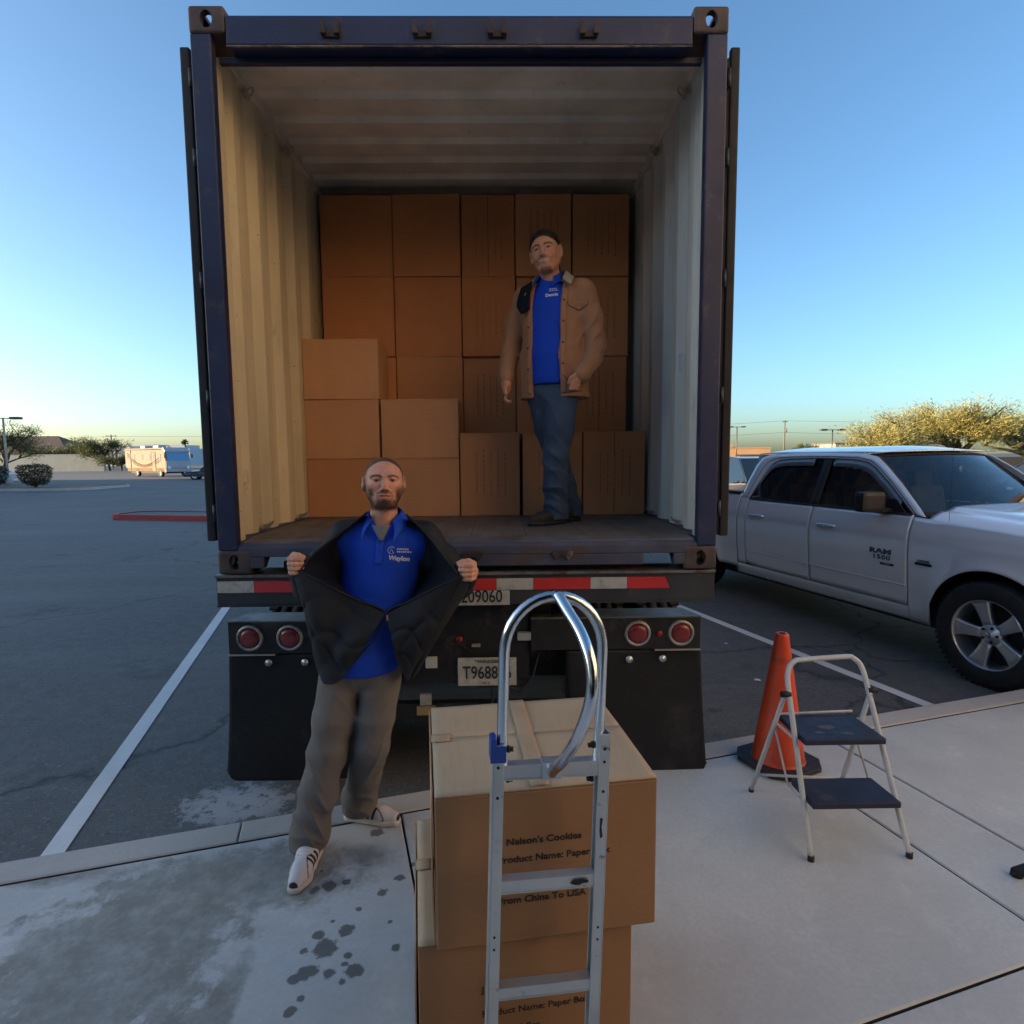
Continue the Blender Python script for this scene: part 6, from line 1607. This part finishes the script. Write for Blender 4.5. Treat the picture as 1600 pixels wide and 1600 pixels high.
b.build('turned_lapel', M_LIN, jk2, solid=.006)
# front edges, pocket flap, seams, snaps
b = MB()
for lx in (.090, -.090): b.grid(lambda u, v: on_j(lx+math.copysign(.004+.028*u, lx), 2.78-.60*v, .004), 3, 40)
b.build('front_placket', M_TANJ, jk2, solid=.003)
b = MB(); b.grid(lambda u, v: on_j(.128+.10*u, 2.69-(.020+.028*(1-abs(2*u-1)))*v+.004*u, .007), 14, 5); b.build('pocket_flap', M_TANJ, jk2, solid=.004)
b = MB()
for z in (2.70, 2.58, 2.46, 2.34): p = on_j(.108, z, .008); b.cyl(p, p+Vector((-.001, -.003, 0)), .006, n=10); p = on_j(-.106, z-.02, .008); b.cyl(p, p+Vector((-.001, -.003, 0)), .006, n=10)
b.build('snap', M_BRK, jk2)
b = MB(); b.tube([on_j(.105+.006*i, 2.28-.004*i-.10*(i/12)**1.4*0-.012*abs(math.sin(i*.3)), .003) for i in range(13)], .004, 6); b.tube([on_j(.10+.0125*i, 2.685-.0004*i, .0025) for i in range(11)], .002, 5)
b.tube([on_j(.100+.02*i, 2.175+.0025*i, .003) for i in range(6)], .003, 5); b.build('pocket_seam', mat('seam_shadow_thread', (.13, .075, .045), .9), jk2)
# jeans and boots
fp = Field(.005)
fp.ell(TBp(.0, 0, 2.20), (.152, .108, .12), TB, .04)
fp.chain([(.530, .690, 2.16), (.508, .665, 1.98), (.487, .650, 1.81), (.485, .665, 1.65), (.490, .680, 1.50)], [.094, .085, .070, .066, .068], .035)
fp.chain([(.420, .780, 2.16), (.455, .790, 1.98), (.498, .800, 1.82), (.550, .820, 1.65), (.592, .840, 1.50)], [.092, .082, .070, .066, .068], .02)
fp.cap((.490, .682, 1.50), (.490, .690, 1.455), .068, .074, .02); fp.cap((.592, .840, 1.50), (.594, .845, 1.455), .068, .072, .02)
fp.box((.54, .76, 1.36), (.2, .25, .075), None, .008, True)
V, F = fp.mesh(folds(31, .004, [(.47, .60, 1.80, .12, .016, .45, .9, 46), (.48, .61, 1.62, .14, .017, -.4, .95, 44), (.48, .62, 1.50, .08, .012, .2, 1, 66), (.50, .60, 2.05, .13, .010, .8, .5, 34), (.57, .78, 1.62, .12, .012, .4, .9, 40), (.43, .70, 2.00, .12, .010, -.8, .5, 34)], 20))
field_obj('jeans', [(V, F)], M_JEAN, mb_, smooth_it=3)
shoe(mb_, Vector((.545, .715, 0)), Vector((.315, .565, 0)), FLZ+.002, dark_upper, 'boot', dark=True, ankle_h=.11)
shoe(mb_, Vector((.655, .865, 0)), Vector((.430, .700, 0)), FLZ+.002, dark_upper, 'boot', dark=True, ankle_h=.11)
# ================================================================== MOTORHOME
rv = thing('motorhome', 'cream and white motorhome with tan swooshes parked across the lot', 'motorhome', (-33.0, 58.5, 0), rad(56))
# local: y backwards from the front, x to the right side seen from behind; length 9.2, width 2.5, height 3.05
M_RV = mat('rv_cream', (.30, .25, .185), .8, var=.05, spec=.1); M_RVW = mat('rv_white', (.42, .45, .50), .7, var=.05, spec=.15)
M_TAN = mat('rv_tan', (.10, .05, .03), .8, spec=.1); M_TAN2 = mat('rv_tan_low', (.22, .13, .06), .8, spec=.1)
Lr, Wr, Hr = 8.4, 1.25, 2.95
b = MB(); b.prism([(.25, .5), (.05, 1.0), (.0, 1.55), (.22, 2.5), (.45, Hr), (Lr-.1, Hr), (Lr, Hr-.15), (Lr, 1.0), (Lr-.9, .55)], -Wr, Wr, 'x'); b.build('body', M_RV, rv, bevel=.08)
b = MB(); b.prism([(.20, .5), (-.02, 1.0), (-.06, 1.55), (-.03, 1.65), (.03, 1.62), (.1, .5)], -Wr*.98, Wr*.98, 'x'); b.build('front_cap', M_RVW, rv, bevel=.03)
b = MB(); b.add([(-1.12, -.06, 1.62), (1.12, -.06, 1.62), (1.08, .165, 2.45), (-1.08, .165, 2.45)], [(0, 1, 2, 3)]); b.build('windscreen', mat('rv_glass', (.08, .25, .45), .08, coat=1), rv, solid=.02)
b = MB(); b.prism([(.12, 2.46), (.05, 2.62), (.40, Hr+.03), (.60, Hr+.03), (.6, 2.46)], -Wr*.99, Wr*.99, 'x'); b.build('roof_cap', M_RVW, rv, bevel=.03)
for s in (-1, 1):
    b = MB(); b.cyl((s*.95, -.08, .95), (s*.95, .02, .95), .16); b.build('headlight', mat('rv_headlight', (.8, .82, .85), .1), rv)
    b = MB(); b.box((s*1.38, -.1, 2.1), (.12, .1, .4), None, .03); b.build('side_mirror', M_TRIM, rv)
    sd = s*(Wr+.012)
    for (y0, y1, z0, z1) in ((.9, 1.7, 1.55, 2.3), (3.0, 3.9, 1.75, 2.35), (4.5, 5.0, 1.75, 2.3), (6.2, 7.4, 1.75, 2.3)):
        b = MB(); b.box((sd, (y0+y1)/2, (z0+z1)/2), (.02, y1-y0, z1-z0)); b.build('window', mat('rv_window', (.03, .035, .04), .5, spec=.1), rv, bevel=.005)
    b = MB(); b.box((sd, 2.35, 1.55), (.02, .72, 1.95)); dr = b.build('door', M_RV, rv); 
    b = MB(); 
    for yy in (1.98, 2.72): b.box((sd+s*.01, yy, 1.55), (.02, .04, 1.97))
    b.box((sd+s*.01, 2.35, 2.53), (.02, .76, .04)); b.build('door_frame', M_TAN, dr)
    b = MB(); b.box((sd+s*.012, 2.4, 2.0), (.02, .4, .6)); b.build('door_window', MATS['rv_window'], dr)
    b = MB(); b.box((sd, 4.2, .72), (.016, 7.4, .36)); b.build('skirt_band', M_TAN2, rv)
    b = MB()
    for k_ in range(3):
        b.tube([(sd, y, 1.95-k_*.2-.75*math.sin((y-1.2)/7*math.pi*1.15)*(1-.12*k_)+(.35 if y > 6 else 0)*(y-6)/2) for y in [1.2+i*.35 for i in range(20)]], .04-.008*k_, 4)
    b.tube([(sd, 7.1, .6), (sd, 7.1, 2.8)], .03, 4); b.tube([(sd, .8, 2.78), (sd, 8.1, 2.78)], .03, 4); b.build('swoosh', M_TAN, rv)
    for yy in (1.15, 5.9):
        ax = Matrix.Translation((s*(Wr-.10), yy, .45)) @ Matrix.Rotation(rad(90*s), 4, 'Y')
        b = MB(); b.lathe([(.25, -.13), (.42, -.13), (.45, -.1), (.45, .1), (.42, .13), (.27, .13)], 28, ax); t = b.build('wheel', M_TYRE, rv)
        b = MB(); b.lathe([(0, .13), (.1, .13), (.14, .06), (.24, .08), (.27, .135)], 24, ax); b.build('hubcap', M_RVW, t)
b = MB(); b.bx(-Wr+.1, Wr-.1, .4, Lr-1, .35, .55); b.build('underbody', M_GAP, rv)
for yy in (3.0, 5.8):
    b = MB(); b.bx(-.4, .4, yy, yy+1.0, Hr-.02, Hr+.28, bev=.06); b.build('air_conditioner', M_RVW, rv)
# ================================================================== VEGETATION
def m_leaf(name, lo, hi, scale=3):
    k = NT(name); c = k.ramp(k.noise(scale, 4, .7), [(.3, lo), (.7, hi)]); k.set(Base_Color=c, Roughness=.6)
    tr = k.n('ShaderNodeBsdfTranslucent'); k.l(c, tr.inputs[0]); mx = k.n('ShaderNodeMixShader'); mx.inputs[0].default_value = .3
    k.l(k.b.outputs[0], mx.inputs[1]); k.l(tr.outputs[0], mx.inputs[2]); k.l(mx.outputs[0], k.t.nodes['Material Output'].inputs[0]); return k.m
M_PV = m_leaf('palo_verde_leaf', (.20, .185, .055), (.42, .35, .10), .8); M_GRN = m_leaf('olive_leaf', (.045, .06, .022), (.12, .13, .05)); M_HDG = m_leaf('hedge_leaf', (.045, .055, .028), (.14, .12, .07))
M_BARK = mat('bark', (.10, .075, .05), .9, var=.4, scale=6, bump=.5, bscale=20); M_PBARK = mat('green_bark', (.14, .13, .05), .8, var=.3)
def tree(label, loc, H, Wd_, seed, leaf, bark, group, nb=7, leaves=5200, ls=.10, fine=True, name='tree', trunk_h=.28):
    r = random.Random(seed); root = thing(name, label, 'tree', loc, r.uniform(0, 6), group)
    tb = MB(); tips = []
    def branch(p, d, ln, rd, depth):
        pts = [p]; q = Vector(p)
        for i in range(4):
            d = (d+Vector((r.uniform(-.25, .25), r.uniform(-.25, .25), r.uniform(-.08, .16)))).normalized(); q = q+d*ln/4; pts.append(q.copy())
        tb.tube(pts, [rd*(1-.15*i) for i in range(5)], 5 if depth > 0 else 8)
        if depth >= 3: tips.append((pts[2], pts[4], d)); tips.append((pts[0], pts[3], d)); return
        for _ in range(3 if depth else nb):
            t = pts[r.choice((2, 3, 4))]
            nd = (d*.6+Vector((r.uniform(-1, 1), r.uniform(-1, 1), r.uniform(-.15, .75)))).normalized()
            branch(t, nd, ln*r.uniform(.62, .85), rd*.55, depth+1)
    branch(Vector((0, 0, 0)), Vector((r.uniform(-.1, .1), 0, 1)), H*trunk_h, H*.022, 0)
    # normalise branch cloud to the wanted size
    zs = [t[1].z for t in tips]; xs = [math.hypot(t[1].x, t[1].y) for t in tips]
    sz = H/max(zs)*.93; sr = Wd_/2/sorted(xs)[int(len(xs)*.95)]*.93
    for v in tb.b.verts:
        f = min(1, v.co.z/(H*.15)); v.co.x *= 1+(sr-1)*f; v.co.y *= 1+(sr-1)*f; v.co.z *= sz
    tb.build('trunk', bark, root)
    vs, fs = [], []
    for i in range(leaves):
        a, c, d = r.choice(tips); p = a.lerp(c, r.random()); p = Vector((p.x*sr, p.y*sr, p.z*sz))
        g1 = Vector((r.gauss(0, 1), r.gauss(0, 1), r.gauss(0, .7)))*Wd_*.05; p = p+g1
        out = Vector((p.x, p.y, (p.z-H*.35)*.9)).normalized()
        dd = (out*.9+Vector((r.uniform(-1, 1), r.uniform(-1, 1), r.uniform(-.4, .7)))).normalized()
        sd_ = dd.cross(Vector((r.uniform(-1, 1), r.uniform(-1, 1), r.uniform(-1, 1)))).normalized()
        l_ = ls*r.uniform(.6, 1.6)*(2.6 if fine else 1.2); w_ = ls*r.uniform(.16, .32)*(1 if fine else 2.2)
        k0 = len(vs); vs += [p-sd_*w_, p+dd*l_*.5-sd_*w_*.9+out*0, p+dd*l_, p+dd*l_*.5+sd_*w_]; fs.append((k0, k0+1, k0+2, k0+3))
    me = bpy.data.meshes.new('crown'); me.from_pydata(vs, [], fs); me.materials.append(leaf)
    o = bpy.data.objects.new('crown', me); COL.objects.link(o); o.parent = root
    return root
G1 = 'palo verde trees beyond the pickup'
tree('low spreading yellow green tree left of the tall one above the pickup roof', (29.5, 44, 0), 4.5, 9.0, 3, M_PV, M_PBARK, G1, leaves=10000, trunk_h=.16)
tree('tallest yellow green feathery tree above the pickup windscreen', (36.0, 43, 0), 5.8, 10.5, 8, M_PV, M_PBARK, G1, leaves=15000, trunk_h=.15)
tree('olive green tree at the right edge above the pickup bonnet', (43.0, 45, 0), 5.6, 10.5, 12, m_leaf('palo_verde_leaf_green', (.11, .13, .05), (.26, .25, .09), .8), M_PBARK, G1, leaves=13500, trunk_h=.15)
G2 = 'desert trees around the left wall'
tree('large dark olive tree behind the wall at the far left', (-67, 78, 0), 7.4, 9.5, 21, M_GRN, M_BARK, G2, leaves=6000, ls=.15)
tree('bushy green tree between the wall and the motorhome', (-62.5, 93, 0), 5.4, 9.5, 23, M_GRN, M_BARK, G2, leaves=6000, ls=.15, trunk_h=.2)
tree('small green tree standing behind the wall left of the motorhome', (-72.5, 98, 0), 4.6, 8, 25, M_GRN, M_BARK, G2, leaves=4000, ls=.15, trunk_h=.2)
tree('small round tree behind the middle of the pale wall', (-79, 100, 0), 4.3, 7, 26, M_GRN, M_BARK, G2, leaves=3500, ls=.15, trunk_h=.2)
tree('yellow green bush right of the motorhome nose', (-36.8, 76, 0), 3.0, 3.6, 27, m_leaf('bright_bush', (.14, .15, .03), (.26, .24, .05)), M_BARK, G2, leaves=2500, ls=.12, trunk_h=.15)
tree('dark low bush beside the wall end', (-57.5, 88, 0), 2.6, 6.5, 28, M_GRN, M_BARK, G2, leaves=3500, ls=.14, trunk_h=.12)
tree('small dark tree over the roofline between utility pole and pickup roof', (53, 100, 0), 3.4, 5, 29, M_GRN, M_BARK, G2, leaves=1500, ls=.2)
# clipped bushes on the island
def bush(label, loc, W_, H_, seed):
    r = random.Random(seed); root = thing('bush', label, 'bush', loc, 0, 'clipped bushes on the left island')
    vs, fs = [], []
    for i in range(5200):
        while True:
            p = Vector((r.uniform(-1, 1), r.uniform(-1, 1), r.uniform(-1, 1)))
            m_ = max(abs(p.x), abs(p.y))
            q = (abs(p.x)**3.5+abs(p.y)**3.5+abs(p.z)**3.5)
            if q < 1 and (q > .45 or r.random() < .2): break
        taper = .72+.28*(p.z*.5+.5)
        pp = Vector((p.x*W_/2*taper*(1+.06*math.sin(p.z*7+p.x*3)), p.y*W_/2*taper, H_*(.54+.46*p.z)+.05*math.sin(p.x*6)))
        d = Vector((r.uniform(-1, 1), r.uniform(-1, 1), r.uniform(-.3, 1))).normalized(); s_ = d.cross(Vector((r.random(), r.random(), r.random()))).normalized()
        l_ = r.uniform(.05, .12); w_ = l_*.35; k0 = len(vs); vs += [pp-s_*w_, pp+d*l_, pp+s_*w_]; fs.append((k0, k0+1, k0+2))
    me = bpy.data.meshes.new('foliage'); me.from_pydata(vs, [], fs); me.materials.append(M_HDG); o = bpy.data.objects.new('foliage', me); COL.objects.link(o); o.parent = root
    b = MB()
    for i in range(7):
        a = i*.9; b.tube([(0.05*math.cos(a), .05*math.sin(a), 0), (.2*math.cos(a)*W_, .2*math.sin(a)*W_, H_*.5), (.3*math.cos(a)*W_, .3*math.sin(a)*W_, H_*.8)], [.03, .02, .01], 5)
    b.build('stem', M_BARK, root)
bush('grey green clipped bush on the island right of the lamp post', (-29.0, 34.6, .13), 1.75, 1.42, 1)
bush('brownish clipped bush half out of frame at the left edge', (-32.0, 35.0, .13), 1.6, 1.35, 2)
# ================================================================== LAMP POSTS, POLES
M_POST = mat('post_bronze', (.10, .08, .065), .5, .2); M_POSTW = mat('post_pale', (.42, .38, .32), .6, var=.2)
def lamp(label, loc, H, two=True, post=M_POST, base=True, rot=0):
    r = thing('lamp_post', label, 'lamp post', loc, rot, None)
    b = MB(); b.cyl((0, 0, .0), (0, 0, H), H*.012+.02, H*.01+.015, 10); b.build('post', post, r)
    if base: b = MB(); b.cyl((0, 0, 0), (0, 0, .65), .26, n=16); b.build('base', M_CURB, r)
    for s in ((-1, 1) if two else (1,)):
        b = MB(); b.bx(s*.05, s*.65, -.03, .03, H-.08, H-.02); ar = b.build('arm', post, r)
        b = MB(); b.bx(s*.55, s*1.15, -.2, .2, H-.12, H+.04, bev=.02); b.build('lamp_head', M_POST, ar)
lamp('pale lamp post with twin heads on the island at the far left', (-32.95, 37.4, .13), 4.5, True, M_POSTW)
lamp('tall parking lot lamp post left of the utility pole above the tan building', (32.6, 80, 0), 5.6, True, M_POST)
lamp('small lamp post in front of the leftmost yellow green tree', (30.5, 52, 0), 4.0, True, M_POST)
lamp('dark lamp post standing between the trees at the right edge', (41.3, 50, 0), 4.6, False, M_POST)
b = MB(); b.cyl((0, 0, 0), (0, 0, 3.2), .05, n=8); b.bx(-.2, .2, -.01, .01, 2.6, 3.2)
sg = thing('street_sign', 'green sign post between the trees at the right edge', 'sign', (43.6, 46, 0)); b2 = b; b2.build('post', mat('green_post', (.05, .22, .12), .5), sg)
def upole(label, loc, H, arms=True, rot=0):
    r = thing('utility_pole', label, 'utility pole', loc, rot, 'utility poles on the skyline')
    b = MB(); b.cyl((0, 0, 0), (0, 0, H), .16, .11, 8); b.build('pole', mat('pole_wood', (.16, .11, .08), .9), r)
    b = MB(); b.bx(-1.1 if arms else -.5, 1.1 if arms else .5, -.06, .06, H-.35, H-.22); b.build('crossarm', MATS['pole_wood'], r)
    for x in (-.9, 0, .9):
        if arms: q = MB(); q.cyl((x, 0, H-.22), (x, 0, H-.05), .05); q.build('insulator', M_RVW, r)
    b = MB(); b.cyl((.25, 0, H*.72), (.25, 0, H*.72+.7), .2, n=12); b.build('transformer', mat('transformer_grey', (.25, .25, .26), .5), r)
upole('brown utility pole above the pickup cab left of the yellow green trees', (53.4, 110, 0), 8.1, False)
upole('utility pole with crossarm between the green tree and the motorhome', (-79.5, 120, 0), 6.8)
upole('thin distant utility pole above the pale wall near the left edge', (-104, 122, 0), 6.6)
upole('utility pole hidden mostly behind the container left side', (-30, 118, 0), 7.2)
upole('utility pole behind the right hand trees', (150, 115, 0), 9.0, False)
def wire(a, c, sag, label):
    pts = []
    for i in range(25):
        t = i/24; p = Vector(a).lerp(Vector(c), t); p.z -= sag*4*t*(1-t); pts.append(p)
    b = MB(); b.tube(pts, .018, 4); o = b.build('power_line', M_GAP); tag(o, label, 'power line', 'power lines')
wire((-104, 122, 6.3), (-79.5, 120, 6.5), .2, 'thin power line above the wall on the far left skyline')
wire((-79.5, 120, 6.5), (-30, 118, 6.9), .4, 'thin power line above the motorhome on the left skyline')
wire((-30, 118, 6.9), (53.4, 110, 8.0), .9, 'upper power line left of the utility pole by the tan building')
wire((-30, 118, 5.0), (53.4, 110, 5.8), .9, 'lower power line left of the utility pole by the tan building')
wire((53.4, 110, 8.0), (150, 115, 8.8), .8, 'upper power line from the utility pole towards the right hand trees')
wire((53.4, 110, 5.8), (150, 115, 6.2), .9, 'lower power line from the utility pole towards the right hand trees')
# palms
def palm(loc, H, seed, label):
    r = random.Random(seed); root = thing('palm_tree', label, 'palm tree', loc, 0, 'fan palms on the left skyline')
    b = MB(); b.tube([(0, 0, 0), (.1, 0, H*.5), (0, 0, H)], [.22, .17, .15], 8); b.build('trunk', M_BARK, root)
    vs, fs = [], []
    for i in range(60):
        az, el = r.uniform(0, 6.28), r.uniform(-.9, 1.2); d = Vector((math.cos(az)*math.cos(el), math.sin(az)*math.cos(el), math.sin(el)))
        s_ = d.cross(Vector((0, 0, 1))).normalized(); c_ = Vector((0, 0, H)); k0 = len(vs)
        vs += [c_, c_+d*.7-s_*.22, c_+d*1.05+Vector((0, 0, -.18)), c_+d*.7+s_*.22]; fs.append((k0, k0+1, k0+2, k0+3))
    me = bpy.data.meshes.new('crown'); me.from_pydata(vs, [], fs); me.materials.append(M_GRN); o = bpy.data.objects.new('crown', me); COL.objects.link(o); o.parent = root
for i, (x, y, H, lb) in enumerate([(-80.5, 150, 6.0, 'tallest fan palm above the motorhome nose'), (-77, 158, 4.6, 'short fan palm right of the tallest palm behind the motorhome'), (-98, 150, 5.6, 'fan palm above the middle of the motorhome roof'), (-103, 150, 5.0, 'low fan palm above the motorhome roof left of the next palm')]): palm((x, y, 0), H, i, lb)
# ================================================================== BUILDINGS AND WALLS
M_WALLP = mat('pale_block_wall', (.36, .37, .34), .85, var=.08, scale=.8)
wl = thing('block_wall', 'long pale grey perimeter wall at the left edge of the lot', 'wall', (-96, 93, 0), rad(-3.5))
b = MB(); b.bx(0, 34, 0, .25, 0, 2.55); b.build('wall_panel', M_WALLP, wl)
b = MB(); b.bx(-.02, 34.02, -.03, .28, 2.56, 2.66)
b.build('wall_cap', M_CURB, wl)
M_TANB = mat('tan_stucco', (.42, .24, .12), .8, var=.06, scale=.5); M_ROOFD = mat('roof_edge', (.12, .09, .08), .7)
bd = thing('tan_building', 'low tan stucco building right of the container', 'building', (28, 106, 0), rad(-14))
b = MB(); b.bx(0, 19.5, 0, 12, 0, 2.75); b.build('wall', M_TANB, bd)
b = MB(); b.bx(-.1, 19.6, -.1, 12, 2.76, 2.95); b.bx(8, 13.2, -.3, 6, 2.96, 3.6); b.build('parapet', M_TANB, bd)
b = MB(); b.bx(13.5, 19.4, -1.6, .0, 1.55, 1.75); b.build('awning', M_ROOFD, bd)
for i in range(4):
    b = MB(); b.bx(1+i*4.5, 3.4+i*4.5, -.05, .02, .5, 1.5); f_ = b.build('window', M_WSD, bd)
bh = thing('house', 'brown hip roofed house behind the wall at the far left', 'house', (-96, 104, 0), 0)
b = MB(); b.bx(0, 19, 0, 10, 0, 3.0); b.build('wall', mat('house_wall', (.30, .22, .17), .8), bh)
b = MB(); b.add([(-.6, -.6, 3.0), (19.6, -.6, 3.0), (19.6, 10.6, 3.0), (-.6, 10.6, 3.0), (5, 5, 6.2), (14, 5, 6.2)], [(0, 1, 5, 4), (1, 2, 5), (2, 3, 4, 5), (3, 0, 4), (0, 3, 2, 1)]); b.build('roof', mat('brown_roof', (.14, .09, .07), .85, var=.2), bh)
b = MB()
for x in (3, 8, 13): b.bx(x, x+1.5, -.04, .02, 1, 2.2)
b.build('window', M_WSD, bh)
bw = thing('white_building', 'distant white flat roofed building above the motorhome', 'building', (-112, 165, 0), rad(-5))
b = MB(); b.bx(0, 26, 0, 12, 0, 4.6); b.bx(3, 8, 1, 8, 4.6, 5.5); b.bx(12, 15, 1, 8, 4.6, 5.8); b.bx(16, 19, 1, 8, 4.6, 5.3); b.bx(20, 24, 1, 8, 4.6, 5.6); b.build('wall', mat('white_far', (.50, .52, .56), .8), bw)
b = MB()
for x in range(6): b.bx(1+x*4.2, 3.4+x*4.2, -.05, .02, 1, 2.4)
b.build('window', M_WSD, bw)
bo = thing('low_wall', 'low orange brown wall behind the car at the right edge', 'wall', (38, 58, 0), rad(2))
b = MB(); b.bx(0, 40, 0, .25, 0, 1.25); b.build('wall_panel', mat('adobe', (.34, .18, .09), .85, var=.1), bo); b = MB(); b.bx(-.02, 40.02, -.02, .27, 1.252, 1.32); b.build('wall_cap', M_CURB, bo)
sgn = thing('red_sign_board', 'red brown store sign board at the far left edge behind the lamp post', 'sign', (-37.1, 39.5, 0), rad(-8))
b = MB(); b.bx(-1.2, 1.1, -.1, .1, 2.1, 4.2, bev=.03); b.build('board', mat('sign_red', (.38, .06, .03), .5, var=.15), sgn)
b = MB(); b.cyl((-.8, 0, 0), (-.8, 0, 2.65), .08); b.cyl((.6, 0, 0), (.6, 0, 2.65), .08); b.build('post', M_POSTW, sgn)
b = MB(); b.lathe([(0, .35), (.10, .33), (.14, .25), (.12, .15), (.14, .0)], 16)
# distant low town masses past the lot, as individual buildings
rr = random.Random(4)
for i, (x, y, w_, h_, lb) in enumerate([(80, 140, 26, 4.0, 'distant beige building behind the right hand trees'), (-150, 130, 30, 4.5, 'distant pale building beyond the left edge of the lot')]):
    t = thing('low_building', lb, 'building', (x, y, 0), rad(rr.uniform(-6, 6)))
    b = MB(); b.bx(0, w_, 0, 12, 0, h_); b.build('wall', mat('beige_far', (.36, .28, .20), .8), t); b = MB(); b.bx(-.2, w_+.2, -.2, 12.2, h_+.002, h_+.3); b.build('parapet', M_ROOFD, t)
# distant ridge line hides the horizon edge
b = MB(); N = 200; hv = []
for i in range(N+1):
    a = rad(-75)+rad(150)*i/N; R = 820; hh = 4+2.5*math.sin(i*.37)+2*math.sin(i*.11+1)+1.2*math.sin(i*1.1); hv.append((R*math.sin(a), R*math.cos(a), max(1.5, hh)))
b.add([(x, y, -1) for x, y, z in hv]+hv+[(x*1.05, y*1.05, -1) for x, y, z in hv], [(i, i+1, N+1+i+1, N+1+i) for i in range(N)]+[(N+1+i, N+1+i+1, 2*N+2+i+1, 2*N+2+i) for i in range(N)])
tag(b.build('hills', mat('far_scrub', (.09, .10, .08), .9, var=.3, scale=.02)), kind='structure')
# ================================================================== THE STORE whose sidewalk this is (behind the camera); two unseen blocks added for bounce and shade
M_STU = mat('store_stucco', (.42, .33, .23), .85, var=.06, scale=.4)
stc = thing('store_building', 'long beige store building along the sidewalk behind the camera', 'building', lot(0, -4.95), A16)
HS = 4.8
b = MB()
# facade with window bays, built around the openings
xs_ = [-56+6*i for i in range(9)]
for x in xs_:
    b.bx(x, x+1.6, -.35, 0, 0, HS); X2 = min(x+6, 1.0); b.bx(x+1.6, X2, -.35, 0, 3.2, HS); b.bx(x+1.6, X2, -.35, 0, 0, .5)
b.bx(-56, 1.5, -18.2, -18, 0, HS); b.bx(-56.2, -56, -18, -.36, 0, HS); b.bx(1.0, 1.5, -18, 0.01, 0, HS)
b.build('wall', M_STU, stc)
b = MB(); b.bx(-56, 1.5, -18, -.36, HS-.4, HS-.2); b.bx(-56, 1.5, -.45, .12, HS+.002, HS+.25); b.build('roof', M_ROOFD, stc)
b = MB()
for x in xs_: b.bx(x+1.6, x+6, -.30, -.27, .5, 3.2)
gl = b.build('shop_windows', M_WSD, stc)
b = MB()
for x in xs_: b.bx(x+1.6, x+1.68, -.26, -.2, .5, 3.2); b.bx(x+5.92, x+6, -.26, -.2, .5, 3.2); b.bx(x+3.76, x+3.84, -.26, -.2, .5, 3.2)
b.build('window_frames', M_POST, stc)

tw = thing('bounce_block', 'tall tan block added out of view behind the camera to bounce sunlight', 'building', (-8, -31.5, 0), rad(48))  # unseen block added to bounce warm sunlight into the container
b = MB(); b.bx(0, 62, -16, 0, 0, 14); b.build('wall', mat('bounce_stucco', (.68, .55, .40), .85, var=.05, scale=.4), tw)
b = MB(); b.bx(-.2, 62.2, -16.2, .2, 14.002, 14.5); b.bx(-.06, 62.06, -16.06, .06, 4.2, 4.5); b.build('cornice', M_ROOFD, tw)
b = MB()
for x in range(3, 58, 6): b.bx(x, x+3.2, -.05, .03, .4, 3.6)
b.build('shop_windows', M_WSD, tw)
wg = thing('shade_block', 'long beige block added out of view left of the lot to shade it', 'building', (-62, -24, 0), 0)  # unseen block added to keep the low sun off the lot
b = MB(); b.bx(-22, 0, 0, 74, 0, 10.6); b.bx(-22, 0, -40, -.01, 0, 10.6); b.build('wall', M_STU, wg)
b = MB(); b.bx(-22.2, .25, -40.2, 74.2, 10.602, 11); b.build('parapet', M_ROOFD, wg)
b = MB()
for y in range(-36, 58, 8): b.bx(-.03, .05, y, y+3.6, .1, 3.6)
b.build('dock_door', mat('dock_door_grey', (.3, .31, .32), .5), wg)
